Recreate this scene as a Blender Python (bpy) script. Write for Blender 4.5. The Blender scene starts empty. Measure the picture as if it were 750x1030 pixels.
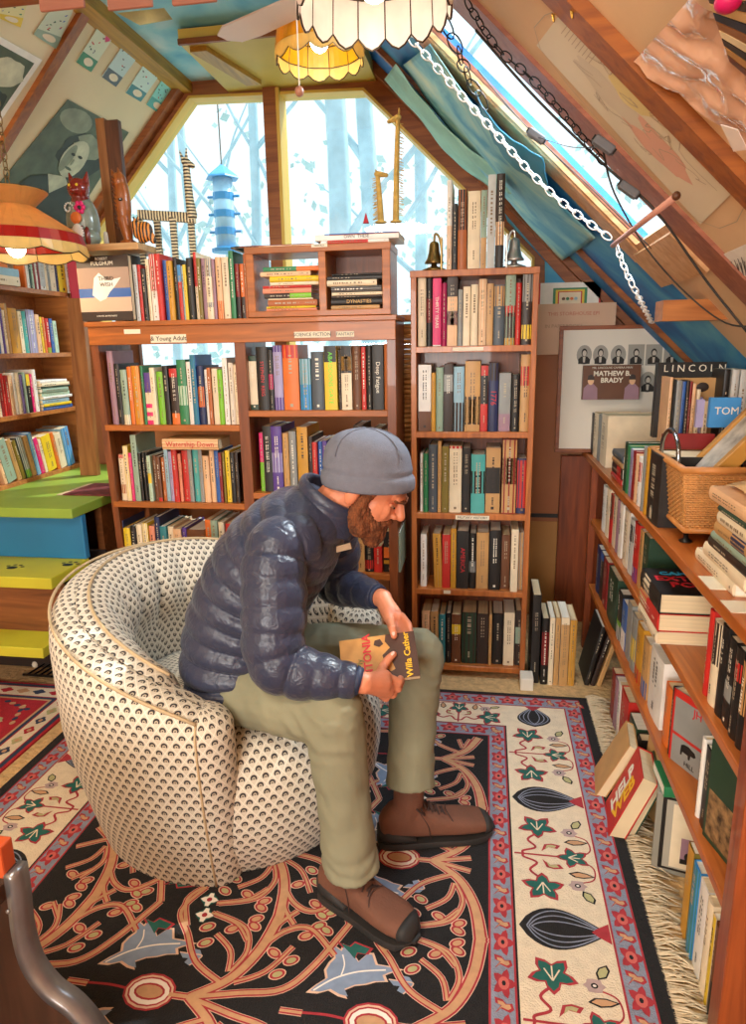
import bpy, bmesh, math, random
from mathutils import Vector as V, Matrix as M, Euler, noise as mnoise
random.seed(7)
scene=bpy.context.scene; COL=scene.collection
PI=math.pi
# ---------------------------------------------------------------- camera
IW,IH,FP=750.,1030.,690.
CAM=V((0,0,1.4)); YAW,PITCH,ROLL=math.radians(9.4336),math.radians(13.5246),math.radians(-1.0)
ROT=M.Rotation(YAW,3,'Z')@M.Rotation(PI/2-PITCH,3,'X')@M.Rotation(ROLL,3,'Z')
def U(px,py,X=None,Y=None,Z=None,pl=None):
    """point where the sight line of a photo pixel meets a real plane"""
    d=ROT@V(((px-IW/2)/FP,-(py-IH/2)/FP,-1.))
    if pl is not None: n,c=V(pl[0]),pl[1]; t=(c-n.dot(CAM))/n.dot(d)
    elif X is not None: t=(X-CAM.x)/d.x
    elif Y is not None: t=(Y-CAM.y)/d.y
    else: t=(Z-CAM.z)/d.z
    return CAM+t*d
def proj(p):
    v=ROT.transposed()@(V(p)-CAM); return (IW/2+FP*v.x/-v.z, IH/2-FP*v.y/-v.z)
cam=bpy.data.cameras.new('camera'); cam.sensor_fit='VERTICAL'; cam.sensor_height=24; cam.lens=FP/IH*24; cam.clip_start=.02
co=bpy.data.objects.new('camera',cam); COL.objects.link(co); co.location=CAM; co.rotation_euler=ROT.to_euler(); scene.camera=co
# ---------------------------------------------------------------- materials
def lin(h):
    h=h.lstrip('#'); o=[]
    for i in (0,2,4):
        c=int(h[i:i+2],16)/255; o.append(c/12.92 if c<=.04045 else ((c+.055)/1.055)**2.4)
    return (*o,1)
MATS={}
def mat(name,hx,rough=.6,var=.0,scale=8,bump=0,bscale=60,metal=0,emit=None,es=1,coat=0,stretch=(1,1,1),sheen=0,spec=None):
    if name in MATS: return MATS[name]
    m=bpy.data.materials.new(name); m.use_nodes=True; nt=m.node_tree; b=nt.nodes['Principled BSDF']
    c=lin(hx); b.inputs['Base Color'].default_value=c; b.inputs['Roughness'].default_value=rough; b.inputs['Metallic'].default_value=metal
    if coat: b.inputs['Coat Weight'].default_value=coat
    if sheen: b.inputs['Sheen Weight'].default_value=sheen
    if spec is not None: b.inputs['Specular IOR Level'].default_value=spec
    if emit: b.inputs['Emission Color'].default_value=lin(emit); b.inputs['Emission Strength'].default_value=es
    if var or bump:
        tc=nt.nodes.new('ShaderNodeTexCoord'); mp=nt.nodes.new('ShaderNodeMapping'); mp.inputs['Scale'].default_value=stretch
        nt.links.new(tc.outputs['Object'],mp.inputs['Vector'])
    if var:
        n=nt.nodes.new('ShaderNodeTexNoise'); n.inputs['Scale'].default_value=scale; n.inputs['Detail'].default_value=4
        nt.links.new(mp.outputs[0],n.inputs['Vector'])
        r=nt.nodes.new('ShaderNodeValToRGB'); r.color_ramp.elements[0].position=.3; r.color_ramp.elements[1].position=.7
        r.color_ramp.elements[0].color=tuple(x*(1-var) for x in c[:3])+(1,); r.color_ramp.elements[1].color=tuple(min(1,x*(1+var*.7)) for x in c[:3])+(1,)
        nt.links.new(n.outputs['Fac'],r.inputs[0]); nt.links.new(r.outputs[0],b.inputs['Base Color'])
    if bump:
        n2=nt.nodes.new('ShaderNodeTexNoise'); n2.inputs['Scale'].default_value=bscale; n2.inputs['Detail'].default_value=3
        nt.links.new(mp.outputs[0],n2.inputs['Vector'])
        bp=nt.nodes.new('ShaderNodeBump'); bp.inputs['Strength'].default_value=bump; bp.inputs['Distance'].default_value=.01
        nt.links.new(n2.outputs['Fac'],bp.inputs['Height']); nt.links.new(bp.outputs[0],b.inputs['Normal'])
    MATS[name]=m; return m
def wood(name,h1,h2,rough=.45,axis='z',coat=.0,scale=1):
    if name in MATS: return MATS[name]
    m=bpy.data.materials.new(name); m.use_nodes=True; nt=m.node_tree; b=nt.nodes['Principled BSDF']; b.inputs['Roughness'].default_value=rough
    b.inputs['Coat Weight'].default_value=coat
    tc=nt.nodes.new('ShaderNodeTexCoord'); mp=nt.nodes.new('ShaderNodeMapping')
    s={'x':(1.2,14,14),'y':(14,1.2,14),'z':(14,14,1.2)}[axis]; mp.inputs['Scale'].default_value=tuple(v*scale for v in s)
    nt.links.new(tc.outputs['Object'],mp.inputs['Vector'])
    n=nt.nodes.new('ShaderNodeTexNoise'); n.inputs['Scale'].default_value=2.2; n.inputs['Detail'].default_value=6; n.inputs['Distortion'].default_value=1.2
    nt.links.new(mp.outputs[0],n.inputs['Vector'])
    r=nt.nodes.new('ShaderNodeValToRGB'); r.color_ramp.elements[0].position=.32; r.color_ramp.elements[1].position=.72
    r.color_ramp.elements[0].color=lin(h2); r.color_ramp.elements[1].color=lin(h1)
    nt.links.new(n.outputs['Fac'],r.inputs[0]); nt.links.new(r.outputs[0],b.inputs['Base Color'])
    bp=nt.nodes.new('ShaderNodeBump'); bp.inputs['Strength'].default_value=.12; bp.inputs['Distance'].default_value=.004
    nt.links.new(n.outputs['Fac'],bp.inputs['Height']); nt.links.new(bp.outputs[0],b.inputs['Normal'])
    MATS[name]=m; return m
# ---------------------------------------------------------------- mesh builder
class MB:
    def __init__(s): s.v=[]; s.f=[]; s.m=[]; s.mats=[]; s.T=None; s.uv=None
    def mi(s,m):
        if m not in s.mats: s.mats.append(m)
        return s.mats.index(m)
    def add(s,vs,fs,m):
        o=len(s.v); k=s.mi(m)
        for p in vs:
            p=V(p); s.v.append(s.T@p if s.T is not None else p)
        for f in fs: s.f.append([o+i for i in f]); s.m.append(k)
        return s
    def box(s,x0,x1,y0,y1,z0,z1,m):
        return s.add([(x0,y0,z0),(x1,y0,z0),(x1,y1,z0),(x0,y1,z0),(x0,y0,z1),(x1,y0,z1),(x1,y1,z1),(x0,y1,z1)],
              [(0,3,2,1),(4,5,6,7),(0,1,5,4),(1,2,6,5),(2,3,7,6),(3,0,4,7)],m)
    def hexa(s,p,m):  # 8 points, bottom 4 then top 4
        return s.add(p,[(0,3,2,1),(4,5,6,7),(0,1,5,4),(1,2,6,5),(2,3,7,6),(3,0,4,7)],m)
    def slab(s,quad,off,m):  # quad of points extruded by vector
        off=V(off); q=[V(p) for p in quad]; n=len(q)
        return s.add(q+[p+off for p in q],[tuple(range(n-1,-1,-1)),tuple(range(n,2*n))]+[(i,(i+1)%n,n+(i+1)%n,n+i) for i in range(n)],m)
    def poly(s,pts,m): return s.add(pts,[tuple(range(len(pts)))],m)
    def rings(s,rings,m,cap=True,closed=False):
        n=len(rings[0]); o=[]; fs=[]
        for r in rings: o+=r
        for i in range(len(rings)-1+(1 if closed else 0)):
            a=i*n; b=((i+1)%len(rings))*n
            for j in range(n): fs.append((a+j,a+(j+1)%n,b+(j+1)%n,b+j))
        if cap and not closed: fs.append(tuple(range(n-1,-1,-1))); fs.append(tuple(range((len(rings)-1)*n,len(rings)*n)))
        return s.add(o,fs,m)
    def tube(s,pts,r,m,n=8,closed=False,cap=True):
        pts=[V(p) for p in pts]; L=len(pts); R=[]; up=None
        for i,p in enumerate(pts):
            if closed: t=(pts[(i+1)%L]-pts[i-1])
            else: t=pts[min(i+1,L-1)]-pts[max(i-1,0)]
            t.normalize()
            if up is None: up=V((0,0,1)) if abs(t.z)<.9 else V((1,0,0))
            a=t.cross(up); 
            if a.length<1e-5: a=t.cross(V((0,1,0)))
            a.normalize(); b=a.cross(t); up=b
            rr=r[i] if isinstance(r,(list,tuple)) else r
            R.append([p+(a*math.cos(2*PI*k/n)+b*math.sin(2*PI*k/n))*rr for k in range(n)])
        return s.rings(R,m,cap,closed)
    def lathe(s,prof,m,n=20,c=(0,0,0),f=None):
        c=V(c); R=[]
        for r,z in prof:
            R.append([c+V((math.cos(2*PI*k/n)*r*(f(k/n) if f else 1),math.sin(2*PI*k/n)*r*(f(k/n) if f else 1),z)) for k in range(n)])
        return s.rings(R,m,True)
    def ell(s,c,r,m,rot=None,n=16,k=10,fn=None):
        c=V(c); R=[]
        for i in range(k+1):
            th=PI*i/k; th=min(max(th,.02),PI-.02); ring=[]
            for j in range(n):
                ph=2*PI*j/n; p=V((math.sin(th)*math.cos(ph),math.sin(th)*math.sin(ph),-math.cos(th)))
                if fn: p=fn(p)
                p=V((p.x*r[0],p.y*r[1],p.z*r[2]))
                if rot is not None: p=rot@p
                ring.append(c+p)
            R.append(ring)
        return s.rings(R,m,True)
    def cap(s,a,b,ra,rb,m,n=14,k=4):   # tapered capsule
        a,b=V(a),V(b); t=(b-a); L=t.length; t=t/L if L>1e-6 else V((0,0,1))
        up=V((0,0,1)) if abs(t.z)<.9 else V((1,0,0)); x=t.cross(up).normalized(); y=x.cross(t); R=[]
        def ring(c,r): return [c+(x*math.cos(2*PI*j/n)+y*math.sin(2*PI*j/n))*r for j in range(n)]
        for i in range(k): th=PI/2*(1-i/k); R.append(ring(a-t*ra*math.sin(th),max(ra*math.cos(th),1e-4)))
        R.append(ring(a,ra)); R.append(ring(b,rb))
        for i in range(1,k+1): th=PI/2*i/k; R.append(ring(b+t*rb*math.sin(th),max(rb*math.cos(th),1e-4)))
        return s.rings(R,m,True)
    def limb(s,pts,rs,m,n=14):
        for i in range(len(pts)-1): s.cap(pts[i],pts[i+1],rs[i],rs[i+1],m,n)
        return s
    def build(s,name,parent=None,smooth=False,loc=None,bevel=0,sub=0,origin=None):
        me=bpy.data.meshes.new(name)
        if origin is None:
            if parent is not None and loc is None: origin=V((0,0,0))
            else: origin=V((0,0,0))
        vs=[v-V(origin) for v in s.v]
        me.from_pydata([tuple(v) for v in vs],[],s.f)
        for m in s.mats: me.materials.append(m)
        me.polygons.foreach_set('material_index',s.m)
        if smooth: me.polygons.foreach_set('use_smooth',[True]*len(me.polygons))
        me.validate(); me.update()
        o=bpy.data.objects.new(name,me); COL.objects.link(o)
        if parent: o.parent=parent
        o.location=V(loc) if loc is not None else V(origin)
        if bevel:
            bv=o.modifiers.new('b','BEVEL'); bv.width=bevel; bv.segments=2; bv.limit_method='ANGLE'
        if sub:
            sb=o.modifiers.new('s','SUBSURF'); sb.levels=sub; sb.render_levels=sub
        return o
def bake(o,mats_keep=True):
    dg=bpy.context.evaluated_depsgraph_get(); dg.update(); me=bpy.data.meshes.new_from_object(o.evaluated_get(dg))
    o.modifiers.clear(); o.data=me; return o
def remesh(o,vox,smooth=2,fac=.5):
    r=o.modifiers.new('r','REMESH'); r.mode='VOXEL'; r.voxel_size=vox; r.use_smooth_shade=True
    if smooth: sm=o.modifiers.new('s','SMOOTH'); sm.factor=fac; sm.iterations=smooth
    return bake(o)
LABELS={}
def tag(o,label,cat,group=None,kind=None):
    o['label']=label; o['category']=cat
    if group: o['group']=group
    if kind: o['kind']=kind
    LABELS.setdefault(label,[]).append(o.name); return o
def thing(name,label,cat,loc=(0,0,0),rot=(0,0,0),group=None):
    o=bpy.data.objects.new(name,None); COL.objects.link(o); o.location=loc; o.rotation_euler=rot; o.empty_display_size=.05
    return tag(o,label,cat,group)
def structure(o): o['kind']='structure'; return o
def text(s,size,m,parent,loc,rot=(0,0,0),name='lettering',ext=.0004,sx=1,align='CENTER',Mx=None,bold=0):
    c=bpy.data.curves.new(name,'FONT'); c.body=s; c.size=size; c.extrude=ext; c.align_x=align; c.align_y='CENTER'; c.resolution_u=2; c.offset=bold
    t=bpy.data.objects.new(name,c); COL.objects.link(t)
    me=bpy.data.meshes.new_from_object(t)
    bpy.data.objects.remove(t); bpy.data.curves.remove(c)
    me.transform(M.Diagonal((sx,1,1,1))); me.materials.clear(); me.materials.append(m)
    o=bpy.data.objects.new(name,me); COL.objects.link(o)
    if parent: o.parent=parent
    if Mx is not None: o.matrix_local=Mx
    else: o.location=loc; o.rotation_euler=rot
    return o
def frame(o,x,y,z=None):
    x=V(x).normalized(); y=V(y); y=(y-x*y.dot(x)).normalized(); z=x.cross(y)
    return M(((x.x,y.x,z.x,o[0]),(x.y,y.y,z.y,o[1]),(x.z,y.z,z.z,o[2]),(0,0,0,1)))
def smoothline(pts,k=6,closed=False):
    pts=[V(p) for p in pts]; n=len(pts); out=[]
    rng=range(n if closed else n-1)
    for i in rng:
        if closed: p0,p1,p2,p3=pts[i-1],pts[i],pts[(i+1)%n],pts[(i+2)%n]
        else: p0,p1,p2,p3=pts[max(i-1,0)],pts[i],pts[i+1],pts[min(i+2,n-1)]
        for j in range(k):
            t=j/k; out.append(.5*((2*p1)+(p2-p0)*t+(2*p0-5*p1+4*p2-p3)*t*t+(3*p1-3*p2+p3-p0)*t**3))
    if not closed: out.append(pts[-1])
    return out
# palette of printed things
PAL=dict(bk=('black','#1d1916'),dk=('dark brown','#33231b'),br=('brown','#6b3f22'),tn=('tan','#c4955c'),cr=('cream','#ead6b4'),wh=('white','#ece6dc'),
 pe=('peach','#e8b98c'),rd=('red','#c42a22'),dr=('dark red','#8a1d1c'),pk=('pink','#e0246e'),mg=('magenta','#a81250'),sl=('slate','#4b545c'),gy=('grey','#8f8f8a'),
 lg=('light grey','#c2c2bd'),bl=('blue','#2f5fa8'),lb=('pale blue','#93b6c4'),tq=('turquoise','#4fa9a2'),nv=('navy','#232c52'),gn=('green','#2f7f4f'),dg=('dark green','#24402c'),
 lm=('lime green','#7fbf2c'),ol=('olive','#7d6a24'),ms=('mustard','#c98f24'),yl=('yellow','#e6c229'),og=('orange','#e0722a'),ob=('orange-brown','#b05f28'),
 pu=('purple','#5a3f8c'),lv=('lavender','#a49abf'),mv=('mauve','#a07a88'),mt=('mint','#b5cdb0'),tl=('teal','#2e7f86'),sb=('sky blue','#3f8fcf'),gg=('grey-green','#93a892'),sa=('salmon','#e08a6a'))
PM={k:mat('print '+v[0],v[1],.45,.12,14) for k,v in PAL.items()}
PAGES=mat('book paper','#e6cfa6',.85,.14,3,stretch=(60,1,1)); PAGEW=mat('white book paper','#efe7d6',.85,.1,3,stretch=(60,1,1))
INKW=mat('pale lettering','#efe6d2',.5); DIMW=mat('worn pale lettering','#b9a98e',.6); DIMD=mat('worn dark lettering','#8a7256',.6); INKD=mat('dark lettering','#2a211c',.5); INKR=mat('red lettering','#c8202a',.5); INKG=mat('gold lettering','#d9a640',.4); INKL=mat('lime lettering','#6fe03a',.5)
INK={'w':INKW,'d':INKD,'r':INKR,'g':INKG,'l':INKL}
DARKS={'bk','dk','br','rd','dr','pk','mg','sl','bl','nv','gn','dg','ol','ob','pu','tl','sb','og','tq','gy'}
# ---------------------------------------------------------------- a book: spine faces -y, x thickness, z height, y depth
def book(label,col,t,h,d,loc,R=None,group=None,bands=(),title=None,ink=None,tsize=None,hard=None,name='book',paper=None,marks=True,front=None,seed=None):
    rnd=random.Random(seed if seed is not None else (sum(map(ord,col))*7919+round(t*1e4)*131+round(h*1e4)*17)&0xffff)
    root=thing(name,label,'book',group=group)
    if R is None: R=M.Identity(3)
    root.matrix_world=M.Translation(V(loc))@R.to_4x4()
    m=PM[col]; mb=MB(); b=min(.0025,t*.18); hard=(t>.018 and rnd.random()<.6) if hard is None else hard
    bulge=.004 if hard else .0015
    def yb(x): return -bulge*(1-((x-t/2)/(t/2))**2)
    mb.box(0,b,0,d,0,h,m); mb.box(t-b,t,0,d,0,h,m)
    xs=[t*i/6 for i in range(7)]; n=len(xs)
    vs=[(x,yb(x),z) for z in (0,h) for x in xs]+[(x,b,z) for z in (0,h) for x in xs]
    fs=[(i,i+1,n+i+1,n+i) for i in range(n-1)]+[(2*n+i+1,2*n+i,3*n+i,3*n+i+1) for i in range(n-1)]
    fs+=[(i+1,i,2*n+i,2*n+i+1) for i in range(n-1)]+[(n+i,n+i+1,3*n+i+1,3*n+i) for i in range(n-1)]
    mb.add(vs,fs,m)
    def mark(x0,x1,z0,z1,mm,o=.0004):
        x0*=t;x1*=t; q=[x0+(x1-x0)*i/3 for i in range(4)]
        mb.add([(x,yb(x)-o,z) for z in (z0,z1) for x in q],[(i,i+1,5+i,4+i) for i in range(3)],mm)
    for (a,c,cc) in bands: mark(0.01,.99,a*h,c*h,PM[cc],.0003)
    ik=INK[ink] if ink else (INKW if col in DARKS else INKD)
    if title:
        ts=tsize or min(t*.75,.03)
        ob=text(title,ts,ik,root,(0,0,0),name='title',ext=.0002)
        w=ob.dimensions.x if ob.dimensions.x>0 else 1; w=max(v.co.x for v in ob.data.vertices)-min(v.co.x for v in ob.data.vertices)
        s=min(1,(h*.86)/w)
        ob.data.transform(M.Diagonal((s,1,1,1)))
        ob.matrix_local=frame((t/2,-bulge-.0008,h*.5),(0,0,-1),(1,0,0))
    elif marks and t>.006:
        ik=(ik if rnd.random()<.22 else (DIMW if ik is INKW else DIMD)); wm=rnd.choice((.07,.1,.13)); z=h*rnd.uniform(.80,.93); end=h*rnd.uniform(.3,.6); two=t>.028 and rnd.random()<.6
        while z>end:
            L=rnd.choice((.004,.006,.008,.010)); L=min(L,z-end+.002)
            if two: mark(.36,.44,z-L,z,ik,.0007); mark(.56,.64,z-L*.8,z,ik,.0007)
            else: mark(.5-wm,.5+wm,z-L*.8,z,ik,.0007)
            z-=L+rnd.choice((.001,.002,.007))
        if rnd.random()<.5:
            z=h*.24
            while z>h*.13: L=rnd.choice((.003,.005)); mark(.44,.56,z-L,z,ik,.0007); z-=L+.002
        if rnd.random()<.35: mark(.4,.6,h*.05,h*.05+t*.2,ik,.0007)
    if front: mb.box(t,t+.0005,d*.08,d*.92,h*.08,h*.92,PM[front])
    mb.build('cover',root)
    pg=MB(); i=.003 if hard else .0005
    pg.box(b,t-b,b,d-(.004 if hard else .0008),i,h-i,paper or (PAGES if rnd.random()<.6 else PAGEW)); pg.build('page_block',root)
    return root
ORD=['first','second','third','fourth','fifth','sixth','seventh','eighth','ninth','tenth','eleventh','twelfth','thirteenth','fourteenth','fifteenth','sixteenth','seventeenth','eighteenth','nineteenth','twentieth','twenty-first','twenty-second','twenty-third','twenty-fourth','twenty-fifth','twenty-sixth','twenty-seventh','twenty-eighth']
def look(it,items):
    c=PAL[it['c']][0]; ts=[q['t'] for q in items]; hs=[q['h'] for q in items]; av=sum(ts)/len(ts); ah=sum(hs)/len(hs); sz=''
    if it['t']>av*1.35: sz='thick '
    elif it['t']<av*.68: sz='slim '
    elif it['h']>ah*1.12: sz='tall '
    elif it['h']<ah*.88: sz='short '
    b=it.get('bands'); b=[q for q in (b or ()) if q[2]!=it['c']]
    return f"{sz}{c} book"+(f" with {PAL[b[0][2]][0]} band" if b else '')
def autolabel(i,items,where,side='left',near='between'):
    it=items[i]
    if it.get('lab'): return it['lab']+', '+where
    looks=[look(q,items) for q in items]
    if looks.count(looks[i])==1:
        nb=[PAL[items[j]['c']][0] for j in (i-1,i+1) if 0<=j<len(items)]
        s=f"{looks[i]} {near} {nb[0]} and {nb[1]} ones, {where}" if len(nb)==2 else f"{looks[i]} beside a {nb[0]} one, {where}"
        if len(s.split())<=16: return s
    s=f"{looks[i]}, {ORD[i]} from {side}, {where}"
    if len(s.split())>16: s=f"{looks[i].split(' with')[0]}, {ORD[i]} from {side}, {where}"
    return s
# ================================================================ ROOM
YB=3.52; ZC=2.66; XL=-1.47; XR=(2.14-ZC)/.97
PLL=((-1.06,0,1),ZC+1.06*1.47); PLR=((.97,0,1),2.14)
def zl(x): return ZC+1.06*(x-XL)
def zr(x): return 2.14-.97*x
NL=V((1.06,0,-1)).normalized(); NR=V((-.97,0,-1)).normalized()   # pointing into the room
W_beam=wood('reddish beam wood','#a8622c','#7d421b',.5,'x'); W_yel=wood('yellow painted wood','#c79a35','#9b7320',.5,'y'); W_raft=wood('rafter wood','#a8601f','#7c3f12',.5,'x')
W_oak=wood('varnished case wood','#bf6a26','#92501a',.42,'x',.1); W_dk=wood('dark case wood','#8f4b22','#653316',.42,'z',.2); W_pine=wood('pine case wood','#c07a3c','#98592a',.4,'x',.15)
W_red=wood('reddish upright wood','#9c4a1e','#713012',.42,'z',.2); W_shelf=wood('orange shelf wood','#c8702a','#a04f18',.35,'y',.25); W_tall=wood('tall case wood','#c67230','#9c531f',.4,'z',.2)
PLAST=mat('cream roof board','#e6d5b0',.8,.06,3); TAN=mat('tan roof board','#d9b58c',.75,.08,4); 
FLOORM=mat('tan shag carpet','#d3ad78',.95,.22,38,bump=1.0,bscale=55)
def mural(name,a,b,c,sc=3):
    m=bpy.data.materials.new(name); m.use_nodes=True; nt=m.node_tree; bs=nt.nodes['Principled BSDF']; bs.inputs['Roughness'].default_value=.6
    tc=nt.nodes.new('ShaderNodeTexCoord'); n=nt.nodes.new('ShaderNodeTexNoise'); n.inputs['Scale'].default_value=sc; n.inputs['Detail'].default_value=5; n.inputs['Distortion'].default_value=.8
    nt.links.new(tc.outputs['Object'],n.inputs['Vector']); r=nt.nodes.new('ShaderNodeValToRGB'); e=r.color_ramp.elements
    e[0].position=.35; e[0].color=lin(a); e[1].position=.72; e[1].color=lin(c); k=e.new(.52); k.color=lin(b)
    nt.links.new(n.outputs['Fac'],r.inputs[0]); nt.links.new(r.outputs[0],bs.inputs['Base Color']); return m
SKYP=mural('sky painted board','#3fa3cf','#8fcfe0','#e2f0f0',2.2); SEA=mural('sea mural','#1462ad','#2488c6','#63b4cf',3); SEAL=mural('pale sea mural','#3f93b5','#86bfc4','#c9d9c0',4)
mb=MB(); mb.box(-3.4,1.4,-3.05,3.6,-.06,0,FLOORM); structure(mb.build('floor'))
# ceiling strip
mb=MB(); mb.box(XL,XR,-3.05,YB+.1,ZC,ZC+.05,SKYP); structure(mb.build('ceiling'))
# left slope
def slope(pl,x0,x1,y0,y1,m,name,th=.05,inner=None):
    f=zl if pl=='L' else zr; n=NL if pl=='L' else NR
    mb=MB(); mb.slab([(x0,y0,f(x0)),(x1,y0,f(x1)),(x1,y1,f(x1)),(x0,y1,f(x0))],-n*th,m); return structure(mb.build(name))
slope('L',XL+.02,-3.3,-3.05,YB+.1,PLAST,'ceiling_left_slope')
# right slope with the skylight hole
SY0,SY1,SX0,SX1=1.985,2.42,-.42,.47
slope('R',XR-.02,1.35,-3.05,SY0,TAN,'ceiling_right_slope')
slope('R',XR-.02,1.35,SY1,YB+.1,SEA,'ceiling_mural_slope')
slope('R',XR-.02,SX0,SY0,SY1,TAN,'ceiling_upper_skylight'); slope('R',SX1,1.35,SY0,SY1,TAN,'ceiling_below_skylight')
mb=MB(); mb.box(-3.35,-3.25,-3.05,3.62,0,zl(-3.3)+.05,PLAST); structure(mb.build('wall_left'))
mb=MB(); mb.box(1.25,1.33,-3.05,3.62,0,zr(1.3)+.05,TAN); structure(mb.build('wall_right'))
# back wall with gable window opening
P=lambda x,y:U(x,y,Y=YB)
iTL,iTR=P(190,97),P(366,89); 
def edge(a,b,z): a,b=V(a),V(b); t=(z-a.z)/(b.z-a.z); return a+(b-a)*t
iL=edge(P(190,97),P(129,186),1.98); iR=edge(P(366,89),P(470,192),1.80)
ZS=1.27
inner=[(iL.x,ZS),(iL.x,iL.z),(iTL.x,iTL.z),(iTR.x,iTR.z),(iR.x,iR.z),(iR.x,ZS)]
outer=[(-3.3,ZS),(-3.3,zl(-3.3)),(XL,ZC),(XR,ZC),(1.3,zr(1.3)),(1.3,ZS-.5)]
PANEL=mat('brown wall panel','#a9673a',.55,.1,5)
mb=MB()
for k in range(5):
    a,b=outer[k],outer[k+1]; c,d=inner[k+1],inner[k]
    m_=W_beam
    mb.slab([(a[0],YB,a[1]),(b[0],YB,b[1]),(c[0],YB,c[1]),(d[0],YB,d[1])],(0,.08,0),m_)
mb.slab([(-3.3,YB,0),(1.3,YB,0),(1.3,YB,ZS-.5),(iR.x,YB,ZS),(-3.3,YB,ZS)],(0,.08,0),PANEL)
structure(mb.build('wall_back'))
# bright inner lining of the opening
YE=mat('yellow window lining','#d9b24a',.5); mb=MB(); t=.012
for k in range(6):
    a=V((inner[k][0],0,inner[k][1])); b=V((inner[(k+1)%6][0],0,inner[(k+1)%6][1])); e=(b-a).normalized(); n=V((e.z,0,-e.x))*t
    mb.slab([(a.x,YB-.012,a.z),(b.x,YB-.012,b.z),(b.x+n.x,YB-.012,b.z+n.z),(a.x+n.x,YB-.012,a.z+n.z)],(0,.1,0),YE)
structure(mb.build('trim_1'))
mb=MB(); Q=[U(x,y,Y=3.50) for x,y in ((500,190),(525,208),(552,232),(640,262),(640,302),(548,302),(548,262),(510,222))]; mb.slab([(p.x,3.50,p.z) for p in Q],(0,.02,0),SEA); structure(mb.build('wall_mural'))
mb=MB(); Q=[U(x,y,Y=3.49) for x,y in ((480,182),(498,178),(575,262),(700,402),(676,402),(552,266))]; mb.slab([(p.x,3.485,p.z) for p in Q],(0,.02,0),W_beam); structure(mb.build('trim_20'))
# glass
GL=bpy.data.materials.new('window glass'); GL.use_nodes=True; nt=GL.node_tree; nt.nodes.clear(); o=nt.nodes.new('ShaderNodeOutputMaterial'); mx=nt.nodes.new('ShaderNodeMixShader'); tr=nt.nodes.new('ShaderNodeBsdfTransparent'); gl=nt.nodes.new('ShaderNodeBsdfGlossy'); gl.inputs['Roughness'].default_value=.03; mx.inputs[0].default_value=.05; tr.inputs[0].default_value=(.93,.98,1,1)
nt.links.new(tr.outputs[0],mx.inputs[1]); nt.links.new(gl.outputs[0],mx.inputs[2]); nt.links.new(mx.outputs[0],o.inputs[0])
mx0,mx1=P(267,120).x,P(283,120).x
def topz(x): 
    if x<iTL.x: return iTL.z+(x-iTL.x)*(iTL.z-iL.z)/(iTL.x-iL.x)
    if x>iTR.x: return iTR.z+(x-iTR.x)*(iTR.z-iR.z)/(iTR.x-iR.x)
    return iTL.z+(x-iTL.x)*(iTR.z-iTL.z)/(iTR.x-iTL.x)
for name,xa,xb,mid in (('window_1',iL.x,mx0,iTL.x),('window_2',mx1,iR.x,iTR.x)):
    pts=[(xa,ZS),(xa,topz(xa)),(mid,topz(mid)),(xb,topz(xb)),(xb,ZS)]
    mb=MB(); mb.slab([(x,YB+.05,z) for x,z in pts],(0,.004,0),GL); structure(mb.build(name))
mb=MB(); mb.box(mx0,mx1-.014,YB-.03,YB+.09,ZS,topz(mx0)+.02,W_beam); mb.box(mx1-.016,mx1,YB-.032,YB+.09,ZS,topz(mx0)+.01,YE); structure(mb.build('trim_2'))
# rear wall (behind the camera) with an unseen window added for fill light
mb=MB()
for q in ([(-3.3,0),(1.3,0),(1.3,.9),(-3.3,.9)],[(-3.3,.9),(-2.0,.9),(-2.0,2.09),(-3.3,.72)],[(.05,.9),(1.3,.9),(1.3,.88),(.05,2.09)],[(-2.0,2.0),(.05,2.0),(XR,ZC),(XL,ZC)]):
    mb.slab([(x,-3.05,z) for x,z in q],(0,-.08,0),PANEL)
structure(mb.build('wall_rear'))
mb=MB(); mb.box(-2.0,.05,-3.1,-3.096,.9,2.0,GL); mb.box(-1.0,-.94,-3.12,-3.05,.9,2.0,W_beam); structure(mb.build('window_added'))
# rafters and trims
def rafter(side,y0,y1,x0,x1,depth,m,name):
    f=zl if side=='L' else zr; n=NL if side=='L' else NR; mb=MB()
    mb.slab([(x0,y0,f(x0)),(x1,y0,f(x1)),(x1,y1,f(x1)),(x0,y1,f(x0))],n*depth,m); o=structure(mb.build(name)); return o
rafter('L',2.67,2.72,XL,-3.25,.018,W_raft,'trim_3'); rafter('L',3.45,3.52,XL,-3.25,.03,W_beam,'trim_4'); rafter('L',1.55,1.63,XL,-3.25,.05,W_raft,'trim_5'); rafter('L',.4,.48,XL,-3.25,.05,W_raft,'trim_18')
rafter('R',1.42,1.50,XR,1.3,.024,W_raft,'trim_6'); rafter('R',3.44,3.52,XR,1.3,.035,W_beam,'trim_7'); rafter('R',3.10,3.13,XR,1.25,.02,W_raft,'trim_8'); rafter('R',.35,.45,XR,1.3,.085,W_raft,'trim_19')
PINKW=wood('pinkish frame wood','#a3654a','#824833',.5,'x')
rafter('R',1.845,1.985,XR,1.3,.010,PINKW,'trim_9'); rafter('R',2.42,2.55,XR,SX1+.02,.006,wood('pale frame wood','#d7a877','#b9834f',.5,'x'),'trim_10')
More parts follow.
